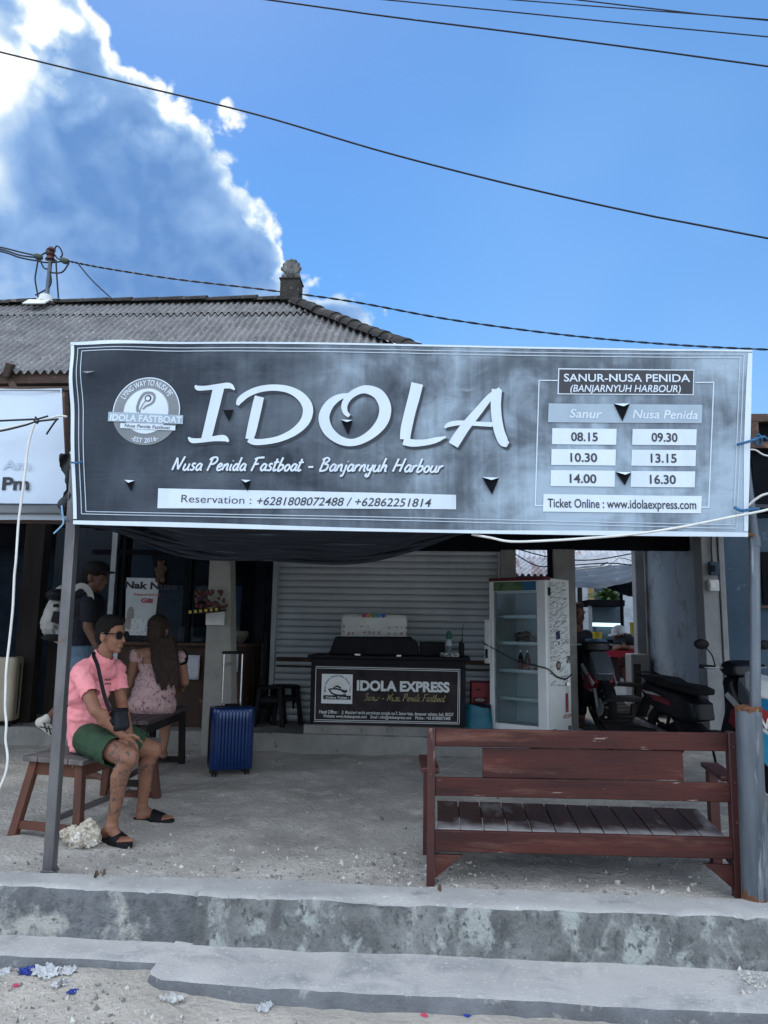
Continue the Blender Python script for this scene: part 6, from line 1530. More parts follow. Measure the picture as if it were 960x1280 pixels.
# ---- woman in the floral dress, seen from behind -----------------------
wm = thing('person', 'woman with long dark hair in a pale floral dress seated with her back turned', 'person', (-2.62, 7.1, .1))
WY = 7.08
w = lambda x, y, Y=WY: at(x, y, Y)
whd = Head(w(199, 787, 7.12), radians(80), 1.05)
def wtorso(mb, g=0.):
    mb.ell(w(190.5, 880, 7.06), (.215 + g, .17 + g, .125 + g)); mb.ell(w(194, 853, 7.10), (.180 + g, .125 + g, .13 + g)); mb.ell(w(192, 866, 7.08), (.195 + g, .145 + g, .12 + g)); mb.ell(w(198, 830, 7.10), (.178 + g, .110 + g, .13 + g)); mb.ell(w(198, 818, 7.10), (.185 + g, .085 + g, .05 + g))
wJ = dict(ls=w(170, 818), le=w(163.5, 854, 7.16), lw=w(172, 862, 7.42), rs=w(226, 820), re=w(231, 852, 7.16), rw=w(224, 862, 7.42))
def fill(mb):
    wtorso(mb); mb.rc(w(198, 820), whd.p(-.02, 0, -.06), .06, .052); whd.build(mb)
    mb.chain([wJ['ls'], wJ['le'], wJ['lw']], [.050, .042, .028]); mb.chain([wJ['rs'], wJ['re'], wJ['rw']], [.050, .042, .028]); mb.rc(wJ['ls'], w(196, 816), .05, .06); mb.rc(wJ['rs'], w(196, 816), .05, .06)
    hand(mb, wJ['lw'], (.2, 1, -.2), (1, 0, .2), .95); hand(mb, wJ['rw'], (-.2, 1, -.2), (-1, 0, .2), .95)
    mb.chain([w(178, 884, 7.15), w(168, 890, 7.48), w(170, 935, 7.50)], [.10, .07, .038]); mb.chain([w(204, 884, 7.15), w(209, 892, 7.46), w(204, 936, 7.40)], [.10, .066, .038])
    for x in (170, 204): foot(mb, w(x, 936, 7.42), w(x, 944, 7.40), w(x, 944, 7.60))
skinmesh('body', fill, m_skin2, wm, .009, 2)
def fill(mb):
    wtorso(mb, .013); mb.rc(wJ['ls'], wJ['ls'].lerp(wJ['le'], .10), .057, .055); mb.rc(wJ['rs'], wJ['rs'].lerp(wJ['re'], .10), .057, .055); mb.ell(w(191, 886, 7.12), (.215, .20, .09))
m_floral = mat('floral_cotton', (.50, .34, .335), (.43, .285, .285), .85, scale=5, bump=.3, bscale=14, c3=(.20, .075, .085), s3=26, t3=(.55, .62), c4=(.18, .075, .085), s4=48, t4=(.59, .64), dist=.6)
dr = skinmesh('dress', fill, m_floral, wm, .009, 3, clothes_disp(6, .007, 5))
zc_ = w(198, 823).z
cut(dr, lambda c: (c.z > zc_ - .05 and abs(c.x - w(196, 820).x) < .115 and c.z > zc_ - .05 + .5 * abs(c.x - w(196, 820).x) * 0) or (c.z > w(198, 812).z) or (c.z < w(198, 893).z))
def fill(mb):
    whd.e(mb, (-.018, 0, .040), (.108, .092, .100), None, 18, 12); whd.e(mb, (-.055, 0, -.03), (.065, .085, .12))
    for k in range(9):
        o = (k - 3.0) / 6; a_ = w(200 + o * 19, 800, 7.02); b_ = w(203 + o * 21, 828, 6.93); c_ = w(206 + o * 20 + RND.uniform(-2, 2), 848 + RND.uniform(-5, 6) + 6 * (1 - abs(o)), 6.95); d_ = c_ + Vector((.004, .0, -.06))
        mb.chain([a_, b_, c_, d_], [.034, .026, .016, .005], 8)
skinmesh('hair', fill, mat('dark_brown_hair', (.022, .014, .011), (.045, .027, .021), .55, scale=60, stretch=(1, 1, .06), bump=.8, bscale=70, spec=.2), wm, .0085, 2, lambda co: .006 * fbm((co.x * 3, co.y * 3, co.z * .3), 22, 2))
mb = MB(); p_ = wJ['le'].lerp(wJ['lw'], .8); mb.tube([p_ + Vector((cos(t * pi / 8) * .034, 0, sin(t * pi / 8) * .034)) for t in range(16)], .008, 6, closed=True); mb.build('bracelet', m_chrome, wm, smooth=True)
mb = MB(); mb.ell(w(228, 823, 7.10), (.055, .06, .085), None, 12, 8); mb.build('shoulder_sleeve', m_black, wm, smooth=True)

# ---- standing man with backpack ----------------------------------------
bm_ = thing('person', 'man in navy shirt and denim shorts standing with a backpack, one white sneaker raised', 'person', (at(100, 900, 6.85).x, 6.85, .1))
SY_ = 6.85
s = lambda x, y, Y=SY_: at(x, y, Y)
shd = Head(s(119, 722), radians(-6), 1.10, radians(6))
def stor(mb, g=0.):
    mb.ell(s(103, 812), (.145 + g, .17 + g, .14 + g)); mb.ell(s(107, 785), (.13 + g, .165 + g, .17 + g)); mb.ell(s(110, 758), (.135 + g, .185 + g, .14 + g))
sJ = dict(rs=s(112, 752, 6.66), re=s(110, 784, 6.60), rw=s(121, 808, 6.62), ls=s(115, 752, 7.03), le=s(122, 782, 7.1), lw=s(138, 795, 7.1))
def fill(mb):
    stor(mb); mb.rc(s(112, 745), shd.p(-.01, 0, -.06), .065, .056); shd.build(mb)
    mb.chain([sJ['rs'], sJ['re'], sJ['rw']], [.058, .045, .031]); mb.chain([sJ['ls'], sJ['le'], sJ['lw']], [.058, .045, .031])
    hand(mb, sJ['rw'], (.4, .1, -.9), (.9, 0, .3), 1.05); hand(mb, sJ['lw'], (.8, 0, -.4), (.2, 0, .9), 1.05)
    mb.chain([s(101, 825, 6.78), s(95, 866, 6.74), s(66, 893, 6.80), s(60, 899, 6.80)], [.095, .062, .042, .038]); mb.chain([s(105, 825, 6.94), s(108, 880, 6.94), s(107, 960, 6.96)], [.095, .064, .04])
    mb.rc(s(60, 899, 6.80), s(52, 908, 6.8), .038, .034); foot(mb, s(107, 962, 6.96), s(104, 973, 6.96), s(140, 973, 6.96), 1.1)
skinmesh('body', fill, mat('brown_skin', (.13, .065, .045), (.10, .05, .035), .55, scale=12), bm_, .009, 2)
def fill(mb):
    stor(mb, .018)
    for a_, b_ in (('rs', 're'), ('ls', 'le')): mb.rc(sJ[a_], sJ[a_].lerp(sJ[b_], .6), .08, .074)
o_ = skinmesh('shirt', fill, mat('navy_cotton', (.008, .009, .016), (.005, .006, .011), .85, scale=6, bump=.3, bscale=12), bm_, .010, 3, clothes_disp(6, .008, 8))
cut(o_, lambda c: c.z < s(103, 806).z or c.z > s(112, 741).z)
def fill(mb):
    mb.ell(s(103, 815), (.165, .19, .13)); mb.rc(s(101, 825, 6.78), s(96.5, 850, 6.75), .115, .105); mb.rc(s(105, 825, 6.94), s(107, 852, 6.94), .115, .105)
o_ = skinmesh('denim_shorts', fill, mat('faded_denim', (.10, .15, .21), (.07, .11, .16), .85, scale=8, bump=.3, bscale=16), bm_, .010, 3, clothes_disp(6, .007, 9))
cut(o_, lambda c: c.z < s(98, 852).z + .25 * (c.x - s(98, 852).x) * 0)
def fill(mb):
    shd.e(mb, (-.012, 0, .058), (.112, .092, .080), None, 18, 12); shd.e(mb, (-.05, 0, .0), (.07, .078, .08))
skinmesh('hair', fill, m_hair, bm_, .009, 2)
mb = MB(); mb.ell(shd.p(-.005, 0, .075), (.125, .105, .075), None, 18, 10); mb.ell(shd.p(.10, 0, .055), (.075, .085, .012), None, 16, 8); o_ = mb.build('cap', mat('dark_cap', (.010, .010, .013), (.007, .007, .010), .85, scale=9), bm_, smooth=True)
# sneaker
hl, te = s(46, 903, 6.80), s(70, 919, 6.80)
d_ = (te - hl).normalized(); up_ = Vector((0, -.25, 0)) + Vector((-d_.z, 0, d_.x)); up_ = (up_ - d_ * up_.dot(d_)).normalized()
def fill(mb):
    mb.rc(hl + d_ * .03 + up_ * .02, hl + d_ * .17 + up_ * .012, .045, .040); mb.rc(hl + d_ * .17 + up_ * .01, te, .040, .032); mb.rc(hl + d_ * .04 + up_ * .03, hl + d_ * .07 + up_ * .085, .043, .042)
sn = skinmesh('sneaker', fill, mat('cream_sneaker', (.55, .53, .47), (.45, .44, .40), .7, scale=8), bm_, .007, 2)
mb = MB()
for k in (0, 1): a_ = hl + d_ * (.08 + .05 * k) - Vector((0, .048, 0)) + up_ * .055; b_ = hl + d_ * (.15 + .04 * k) - Vector((0, .046, 0)) - up_ * .005; mb.tube([a_, b_], .006, 6)
a_ = hl + d_ * .06 - Vector((0, .047, 0)) + up_ * .0; b_ = hl + d_ * .17 - Vector((0, .047, 0)) + up_ * .045; mb.tube([a_, b_], .006, 6); mb.build('sneaker_stripes', m_print, sn)
# backpack
bk = thing('backpack', 'grey and black backpack worn by the standing man', 'backpack', tuple(s(72, 790)))
def fill(mb):
    mb.ell(s(74, 770), (.13, .16, .21)); mb.ell(s(65, 778), (.09, .13, .14)); mb.rc(s(80, 745), s(78, 790), .10, .11)
skinmesh('body', fill, mat('light_grey_pack', (.34, .335, .32), (.26, .26, .25), .8, scale=8, bump=.3, c3=(.06, .06, .065), s3=5, t3=(.60, .64)), bk, .010, 3, clothes_disp(5, .010, 12))
mb = MB(); mb.ell(s(76, 744, 6.8), (.13, .15, .06), None, 16, 10); mb.build('top_pocket', m_black, bk, smooth=True)
mb = MB(); mb.ell(s(72, 797, 6.8), (.14, .15, .035), None, 16, 10); mb.build('bottom_panel', m_black, bk, smooth=True)
mb = MB(); mb.box(s(72, 772, 6.66), (.10, .03, .10), (0, .2, 0)); mb.box(s(70, 757, 6.68), (.05, .03, .03)); mb.build('side_mesh', m_black, bk, bevel=.01)
flat_strap(smoothpath([s(84, 745, 6.66), s(98, 733, 6.64), s(108, 735, 6.62), s(114, 748, 6.61), s(110, 770, 6.64)], 6), .05, .012, (.2, -1, .3)).build('shoulder_strap', mat('grey_webbing', (.30, .30, .29), (.25, .25, .24)), bk, smooth='auto')

# ---- person half hidden behind the fridge ------------------------------
FYp = 9.6
p2 = thing('person', 'person with dark hair in a dark jacket half hidden behind the fridge', 'person', (at(724, 880, FYp).x, FYp, .34))
f = lambda x, y, Y=FYp: at(x - 5, y, Y)
fh_ = Head(f(726, 768), radians(-60), 1.12)
def fill(mb):
    mb.ell(f(722, 838), (.15, .12, .15)); mb.ell(f(722, 812), (.15, .11, .18)); mb.ell(f(722, 795), (.19, .11, .10)); mb.rc(f(724, 788), fh_.p(0, 0, -.06), .06, .055); fh_.build(mb)
    mb.chain([f(738, 795), f(743, 822, 9.5), f(735, 838, 9.3)], [.055, .045, .032]); mb.chain([f(706, 795), f(702, 822), f(706, 840, 9.4)], [.055, .045, .032]); hand(mb, f(735, 838, 9.3), (0, -.4, -.9), (1, 0, 0)); hand(mb, f(706, 840, 9.4), (0, -.4, -.9), (-1, 0, 0))
    mb.chain([f(729, 845), f(731, 880), Vector((f(731, 900).x, FYp, .36))], [.09, .065, .045]); mb.chain([f(714, 845), f(712, 880), Vector((f(712, 900).x, FYp, .36))], [.09, .065, .045])
    for x in (731, 712): q = Vector((f(x, 900).x, FYp, .37)); foot(mb, q + Vector((0, 0, .06)), q, q + Vector((.02, -.22, 0)))
skinmesh('body', fill, MATS['brown_skin'], p2, .011, 2)
def fill(mb):
    mb.ell(f(722, 838), (.17, .14, .16)); mb.ell(f(722, 812), (.17, .13, .19)); mb.ell(f(722, 796), (.20, .125, .105)); mb.rc(f(738, 795), f(743, 822, 9.5), .075, .065); mb.rc(f(743, 822, 9.5), f(737, 834, 9.34), .06, .05); mb.rc(f(706, 795), f(702, 822), .075, .065)
skinmesh('jacket', fill, mat('dark_jacket', (.022, .026, .038), (.014, .017, .026), .8, scale=5, c3=(.20, .07, .09), s3=4, t3=(.66, .70)), p2, .012, 3, clothes_disp(5, .008, 20))
def fill(mb): mb.rc(f(729, 845), f(731, 888), .105, .075); mb.rc(f(714, 845), f(712, 888), .105, .075); mb.ell(f(722, 845), (.165, .13, .10))
skinmesh('trousers', fill, m_black, p2, .012, 2)
def fill(mb): fh_.hair_short(mb); fh_.e(mb, (-.05, 0, -.06), (.05, .075, .10))
skinmesh('hair', fill, MATS['dark_brown_hair'], p2, .010, 2)

# ---- man with white cap leaning on the far table ------------------------
TY = 13.0
p3 = thing('person', 'man in white cap and dark shirt leaning over the red table', 'person', (at(790, 845, TY).x, TY + .3, .62))
q3 = lambda x, y, Y=TY + .35: at(x - 6, y, Y)
ph = Head(q3(780, 793), radians(-150), 1.15, radians(18))
def fill(mb):
    mb.ell(q3(800, 826), (.18, .16, .16)); mb.ell(q3(795, 812), (.20, .15, .20)); mb.ell(q3(789, 801), (.20, .16, .13)); mb.rc(q3(787, 799), ph.p(-.01, 0, -.05), .07, .06); ph.build(mb)
    mb.chain([q3(781, 803, TY + .2), q3(775, 811, TY), q3(783, 808, TY - .18)], [.06, .05, .035]); mb.chain([q3(796, 802), q3(801, 811, TY + .1), q3(790, 809, TY - .05)], [.06, .05, .035]); hand(mb, q3(783, 808, TY - .18), (.9, 0, -.1), (0, 0, 1)); hand(mb, q3(790, 809, TY - .05), (-.9, 0, -.1), (0, 0, 1))
    mb.chain([q3(798, 835), q3(788, 838, TY), q3(790, 852, TY)], [.10, .075, .05]); mb.chain([q3(803, 835), q3(800, 838, TY), q3(801, 852, TY)], [.10, .075, .05])
skinmesh('body', fill, m_skin2, p3, .013, 2)
def fill(mb):
    mb.ell(q3(800, 826), (.20, .18, .16)); mb.ell(q3(795, 812), (.225, .17, .21)); mb.ell(q3(789, 802), (.22, .18, .135)); mb.rc(q3(781, 803, TY + .2), q3(776, 810, TY + .05), .085, .075); mb.rc(q3(796, 802), q3(800, 810, TY + .13), .085, .075)
skinmesh('shirt', fill, mat('charcoal_shirt', (.03, .035, .045), (.02, .024, .032), .85, scale=5), p3, .014, 3, clothes_disp(5, .01, 30))
mb = MB(); Rh = ph.R; mb.ell(ph.p(-.005, 0, .055), (.128, .112, .095), Rh, 18, 12); mb.ell(ph.p(.12, 0, .035), (.085, .085, .016), Rh, 14, 8); mb.build('cap', m_paper, p3, smooth=True)
# ------------------------------------------------------------------ scooters (x forward, y left)
m_body = mat('black_gloss_panels', (.006, .007, .010), (.009, .010, .013), .36, scale=5, coat=.04, spec=.15)
m_sred = mat('scooter_red', (.13, .008, .02), (.10, .007, .015), .35, scale=4, coat=.03)
m_ssil = mat('scooter_silver', (.42, .44, .46), (.34, .36, .38), .35, .5)
def panel(mb, prof, half, y0=0.):
    """side-view outline (x, z) given as closed polygon, bulged across the width"""
    n = len(prof); cx_ = sum(p[0] for p in prof) / n; cz_ = sum(p[1] for p in prof) / n; R_ = []
    for (yy, k_) in ((-half, .80), (-half * .8, .96), (0, 1.0), (half * .8, .96), (half, .80)):
        R_.append([mb.bm.verts.new((cx_ + (x - cx_) * k_, y0 + yy, cz_ + (z - cz_) * k_)) for (x, z) in prof])
    for a, b in zip(R_[:-1], R_[1:]):
        for i in range(n): mb.face((a[i], a[(i + 1) % n], b[(i + 1) % n], b[i]))
    mb.face(R_[0][::-1]); mb.face(R_[-1])
def scooter(loc, rz, label):
    t = thing('motor_scooter', label, 'scooter', loc, rz, 'black scooters parked by the shops')
    def P(nm, mb, mt, par=t, **k): return mb.build(nm, mt, par, world=False, **k)
    for x in (.64, -.60):
        mb = MB(); R_, r_ = .235, .052
        V = [[mb.bm.verts.new((x + (R_ + r_ * cos(b)) * cos(a), r_ * .9 * sin(b), .287 + (R_ + r_ * cos(b)) * sin(a))) for b in [2 * pi * j / 10 for j in range(10)]] for a in [2 * pi * i / 36 for i in range(36)]]
        for i in range(36):
            for j in range(10): mb.face((V[i][j], V[(i + 1) % 36][j], V[(i + 1) % 36][(j + 1) % 10], V[i][(j + 1) % 10]))
        wh = P('wheel', mb, m_rubber, smooth=True)
        mb = MB(); mb.cyl((x, -.045, .287), (x, .045, .287), .05, .05, 16)
        for k in range(5): a = 2 * pi * k / 5; mb.beam((x, 0, .287), (x + cos(a) * .19, 0, .287 + sin(a) * .19), .028, .022, up=(0, 1, 0))
        mb.tube([(x + cos(2 * pi * k / 28) * .192, 0, .287 + sin(2 * pi * k / 28) * .192) for k in range(28)], .016, 6, closed=True)
        mb.cyl((x, -.052, .287), (x, -.048, .287), .10, .10, 20); P('rim', mb, m_ssil if x > 0 else m_black, wh, smooth='auto')
    mb = MB(); panel(mb, [(-.78, .80), (-.88, .74), (-.80, .60), (-.55, .47), (-.20, .42), (.00, .46), (-.02, .62), (-.20, .70), (-.5, .74)], .14); P('rear_body', mb, m_body, smooth='auto', bevel=.012)
    mb = MB(); panel(mb, [(-.74, .72), (-.62, .60), (-.30, .56), (-.34, .62), (-.55, .68)], .150); P('side_stripe', mb, m_sred, smooth='auto')
    mb = MB(); panel(mb, [(-.80, .70), (-.72, .665), (-.45, .655), (-.6, .69)], .152); P('side_stripe', mb, m_ssil, smooth='auto')
    mb = MB(); panel(mb, [(-.84, .86), (-.80, .79), (-.45, .74), (-.10, .70), (.02, .70), (.03, .755), (-.12, .79), (-.38, .80), (-.50, .845)], .13); P('seat', mb, m_rubber, smooth='auto', bevel=.02)
    mb = MB(); mb.tube(smoothpath([(-.66, .115, .80), (-.88, .115, .86), (-.93, .06, .87), (-.93, -.06, .87), (-.88, -.115, .86), (-.66, -.115, .80)], 4), .014, 8); P('grab_rail', mb, m_black, smooth=True)
    mb = MB(); panel(mb, [(-.02, .38), (-.02, .30), (.36, .26), (.42, .34), (.34, .36)], .14); P('floorboard', mb, m_black, bevel=.01)
    mb = MB(); panel(mb, [(.30, .34), (.40, .28), (.58, .44), (.56, .66), (.47, .90), (.38, .92), (.42, .66)], .165); P('leg_shield', mb, m_body, smooth='auto', bevel=.012)
    mb = MB(); panel(mb, [(.42, .50), (.52, .44), (.66, .56), (.60, .68), (.48, .64)], .172); P('front_wing', mb, m_sred, smooth='auto', bevel=.01)
    for s_ in (-1, 1): mb = MB(); mb.beam((.45, s_ * .176, .76), (.68, s_ * .14, .54), .02, .05); P('silver_trim', mb, m_ssil, bevel=.006)
    mb = MB(); panel(mb, [(.50, .70), (.66, .58), (.73, .66), (.62, .84), (.52, .92)], .12); P('headlight', mb, mat('headlight_lens', (.10, .11, .13), (.07, .08, .095), .15, .2, scale=3), smooth='auto', bevel=.01)
    mb = MB(); panel(mb, [(.33, .96), (.42, .90), (.56, .92), (.54, 1.02), (.44, 1.06), (.36, 1.04)], .15); P('handlebar_cover', mb, m_body, smooth='auto', bevel=.015)
    mb = MB(); mb.tube([(.36, -.35, 1.0), (.38, -.2, .99), (.42, 0, .98), (.38, .2, .99), (.36, .35, 1.0)], .012, 8); mb.tube([(.42, -.21, .985), (.40, -.36, .99)], .006, 6); mb.tube([(.42, .21, .985), (.40, .36, .99)], .006, 6); hb = P('handlebar', mb, m_ssil, smooth=True)
    for s_ in (-1, 1):
        mb = MB(); mb.cyl((.375, s_ * .235, .992), (.355, s_ * .37, 1.0), .018, .018, 12); P('grip', mb, m_rubber, hb)
        mb = MB(); mb.tube(smoothpath([(.39, s_ * .23, .995), (.40, s_ * .27, 1.10), (.39, s_ * .33, 1.17)], 4), .0065, 6); mr = P('mirror', mb, m_black, smooth=True)
        mb = MB(); mb.ell((.385, s_ * .37, 1.20), (.022, .075, .047), (0, 0, s_ * .2), 14, 10); P('mirror_housing', mb, m_black, mr, smooth=True)
    mb = MB(); panel(mb, [(.40, .53), (.50, .585), (.68, .59), (.84, .50), (.90, .38), (.86, .37), (.78, .47), (.66, .545), (.52, .54)], .065); P('front_fender', mb, m_body, smooth='auto')
    for s_ in (-1, 1): mb = MB(); mb.cyl((.52, s_ * .075, .62), (.64, s_ * .075, .287), .020, .018, 10); P('fork', mb, m_ssil)
    mb = MB(); panel(mb, [(-.66, .30), (-.60, .24), (-.16, .24), (-.08, .34), (-.20, .42), (-.5, .40)], .085, .05); P('engine', mb, m_black, bevel=.01)
    mb = MB(); mb.cyl((-.88, -.15, .36), (-.42, -.15, .28), .050, .042, 14); mb.cyl((-.42, -.15, .28), (-.1, -.08, .26), .018, .018, 10); P('exhaust', mb, m_steel, smooth='auto')
    mb = MB(); panel(mb, [(-.87, .74), (-.90, .70), (-.84, .64), (-.80, .70)], .09); P('tail_light', mb, m_sred, bevel=.006)
    mb = MB(); mb.prism([(-.86, -.07, .62), (-.86, .07, .62), (-1.0, .07, .40), (-1.0, -.07, .40)], (-.01, 0, -.01)); P('rear_mudguard', mb, m_black)
    mb = MB(); mb.beam((-.1, .12, .25), (-.2, .26, .01), .02, .02); P('kick_stand', mb, m_black)
    return t
sp_ = at(882, 850, 7.75)
sc1 = scooter((sp_.x, 7.75, zdirt(sp_.x, 7.75) + .05), radians(-67), 'black and red scooter with silver trim parked against the stained wall')
sp_ = at(735, 870, 9.35)
sc2 = placecopy(sc1, (sp_.x, 9.75, zdirt(sp_.x, 9.75) + .0), radians(-78), 'black scooter without mirrors facing the road right beside the fridge')
for c_ in [c for c in sc2.children if c.name.startswith('mirror')]:
    for d_ in list(c_.children): bpy.data.objects.remove(d_)
    bpy.data.objects.remove(c_)

# boat prow at the right edge
bt = thing('boat', 'white boat with blue stripe and red band resting behind the pipe post', 'boat', (2.95, 6.1, .05))
def bq_(x, y, Y=6.5): return at(x, y, Y - .6)
def hull(px, Y=6.5, dY=.9): 
    f_ = [bq_(x, y, Y) for x, y in px]; return f_
mb = MB()
A = [bq_(940, 847, 6.6), bq_(1010, 862, 6.2), bq_(1010, 885, 6.15), bq_(942, 872, 6.55)]
top = [bq_(940, 847, 6.6), bq_(946, 838, 6.9), bq_(1040, 838, 6.9), bq_(1010, 860, 6.2)]
mb.prism(A, Vector((.12, .45, .03))); mb.build('deck', m_white, bt, bevel=.02)
def band(a, b, c, d, nm, mt, k=.0):
    mb = MB(); mb.prism([bq_(*a), bq_(*b), bq_(*c), bq_(*d)], Vector((.12, .4, 0))); mb.build(nm, mt, bt, bevel=.008)
m_bblue = mat('boat_blue', (.02, .20, .40), (.015, .15, .32), .35, scale=4); m_bred = mat('boat_red', (.36, .045, .04), (.30, .035, .03), .4, scale=4); m_bsky = mat('boat_light_blue', (.04, .30, .48), (.03, .24, .40), .35, scale=4)
band((942, 872, 6.545), (1010, 885, 6.15), (1010, 908, 6.15), (943, 886, 6.545), 'blue_stripe', m_bblue)
band((942, 880, 6.53), (1008, 915, 6.17), (1008, 944, 6.17), (943, 902, 6.53), 'red_band', m_bred)
band((943, 902, 6.54), (1008, 944, 6.18), (1008, 951, 6.18), (943, 908, 6.54), 'white_line', m_white)
band((943, 908, 6.535), (1008, 951, 6.175), (1008, 1010, 6.175), (948, 946, 6.5), 'lower_hull', m_bsky)
band((946, 938, 6.56), (1006, 1000, 6.2), (1006, 1030, 6.2), (956, 990, 6.56), 'keel', m_black)
a_, b_ = bq_(948, 906, 6.445), bq_(985, 920.5, 6.27)
text_on('lettering', 'NTR', a_, b_, .075, m_white, bt, normal=(-.66, -.75, 0), off=.02, bold=.03)
mb = MB(); mb.box((3.0, 6.15, .18), (.35, .25, .36)); mb.build('cradle', m_darkwood, bt)

# ------------------------------------------------------------------ dark timber benches before the rear yard
lb = thing('slatted_lounger', 'dark low slatted timber lounger in the passage beside the scooter', 'lounger', (1.95, 8.4, .2))
mb = MB()
P = [gd(733, 872, .50), gd(770, 870, .50), gd(826, 912, .50), gd(762, 915, .50)]
for i in range(9):
    a_ = P[0].lerp(P[3], i / 9); b_ = P[1].lerp(P[2], i / 9); c_ = P[1].lerp(P[2], (i + .86) / 9); d_ = P[0].lerp(P[3], (i + .86) / 9)
    mb = MB(); mb.prism([a_, b_, c_, d_], (0, 0, -.03)); mb.build('slat', m_darkwood, lb, bevel=.004)
mb = MB()
for a_, b_ in ((0, 3), (1, 2)): mb.beam(P[a_] - Vector((0, 0, .07)), P[b_] - Vector((0, 0, .07)), .05, .07)
mb.build('frame', m_darkwood, lb)
for p_ in P: mb = MB(); mb.beam(p_ - Vector((0, 0, .03)), Vector((p_.x, p_.y, .12)), .06, .06, up=(0, 1, 0)); mb.build('leg', m_darkwood, lb)
ub = thing('timber_bench', 'dark timber bench with tall corner post before the pillar', 'bench', (2.4, 9.6, .3))
UY = 9.7
a_, b_ = at(745, 853, UY), at(797, 856, UY); post = at(797, 830, UY)
mb = MB(); mb.beam(a_, b_, .35, .04); mb.build('seat', m_darkwood, ub, bevel=.004)
mb = MB(); mb.span((post.x - .045, UY - .04, zdirt(2.4, UY)), (post.x + .03, UY + .04, post.z)); mb.build('post', m_darkwood, ub, bevel=.005)
mb = MB(); mb.span((a_.x, UY - .05, zdirt(1.9, UY)), (a_.x + .07, UY + .03, a_.z)); mb.build('leg', m_darkwood, ub)
mb = MB(); mb.beam(at(752, 873, UY - .6), at(800, 873, UY - .6), .5, .035); mb.build('low_board', m_darkwood, ub, bevel=.004)
mb = MB(); mb.beam(at(758, 880, UY - .6), at(758, 895, UY - .6), .06, .06, up=(0, 1, 0)); mb.build('low_leg', m_darkwood, ub)
mb = MB(); mb.beam(at(792, 880, UY - .6), at(792, 895, UY - .6), .06, .06, up=(0, 1, 0)); mb.build('low_leg', m_darkwood, ub)
wb = at(809, 858, 10.6)
def fill(mb):
    mb.ell((0, 0, .12), (.17, .15, .14)); mb.ell((.03, 0, .23), (.13, .12, .10)); mb.rc((-.06, 0, .26), (-.09, .02, .33), .05, .02); mb.rc((.06, 0, .26), (.10, .0, .32), .05, .02)
mb = MB(); fill(mb); o_ = mb.build('shopping_bag', mat('pale_sack', (.55, .55, .50), (.42, .43, .40), .7, scale=8, bump=.5, c3=(.08, .11, .16), s3=6, t3=(.60, .64)), None); bake(o_, .014, 2, .5, lambda co: .012 * fbm(co, 9, 3))
o_.location = (wb.x, 10.6, zdirt(wb.x, 10.6)); tag(o_, 'pale full plastic bag at the foot of the stained wall', 'bag')

# ------------------------------------------------------------------ rear yard
yz = lambda x, y, Y: at(x, y, Y)
tb = thing('red_table', 'table under a red cloth where the capped man leans', 'table', (yz(757, 850, 13).x, 13, .6))
a_, b_ = yz(714, 812, 13.0), yz(802, 814, 13.0)
mb = MB(); mb.span((a_.x, 12.75, a_.z - .03), (b_.x, 13.25, a_.z)); mb.build('tabletop', mat('red_cloth', (.42, .022, .05), (.34, .018, .04), .6, scale=6), tb, bevel=.004)
mb = MB(); mb.span((a_.x + .02, 12.745, a_.z - .10), (b_.x, 12.76, a_.z - .003)); mb.build('cloth_drop', MATS['red_cloth'], tb)
for x in (765, 716): p_ = yz(x, 830, 12.9); mb = MB(); mb.prism([(p_.x - .13, 12.85, .5), (p_.x + .13, 12.85, .5), (p_.x + .08, 12.85, a_.z - .03), (p_.x - .08, 12.85, a_.z - .03)], (0, .2, 0)); mb.build('leg', m_redwoodv, tb, bevel=.004)
mb = MB(); p_, q_ = yz(748, 818, 13.4), yz(802, 832, 13.4); mb.span((p_.x, 13.35, q_.z), (q_.x, 13.5, p_.z)); mb.single('pink_box', mat('pink_board', (.36, .16, .17), (.28, .12, .13), .7, scale=4), 'dull pink board box under the red table', 'box', (p_.x, 13.4, q_.z), bevel=.01)
ca = thing('food_cart', 'grey food cart with glass front and a lit tube light', 'food cart', (yz(758, 800, 15).x, 15, .6))
def cbx(x0, y0, x1, y1, Y0, Y1, nm, mt, bev=.005):
    a_, b_ = yz(x0, y1, Y0), yz(x1, y0, Y0); mb = MB(); mb.span((a_.x, Y0, a_.z), (b_.x, Y1, b_.z)); return mb.build(nm, mt, ca, bevel=bev)
m_cart = mat('cart_grey', (.28, .32, .35), (.22, .26, .29), .6, scale=4)
cbx(736, 750, 781, 757, 14.95, 16, 'canopy', m_dark); cbx(737, 757, 740, 800, 15, 15.06, 'corner_post', m_cart); cbx(777, 757, 780, 800, 15, 15.06, 'corner_post', m_cart)
cbx(740, 757, 777, 800, 15.7, 15.75, 'back_panel', mat('cart_back', (.20, .23, .25), (.15, .17, .19), .6, scale=3)); cbx(736, 800, 781, 848, 14.9, 15.8, 'cabinet', m_dark); cbx(746, 784, 772, 800, 15.2, 15.5, 'display_tray', m_cart, .02)
cbx(740, 757, 777, 799, 15.01, 15.015, 'glass_panel', MATS['stall_glass'], 0)
a_, b_ = yz(739.5, 780.5, 15.05), yz(775.5, 781.5, 15.05)
mb = MB(); mb.cyl(a_, b_, .035, .035, 12); mb.build('tube_light', emit('tube_glow', (.80, .95, 1.0), 2.2), ca)
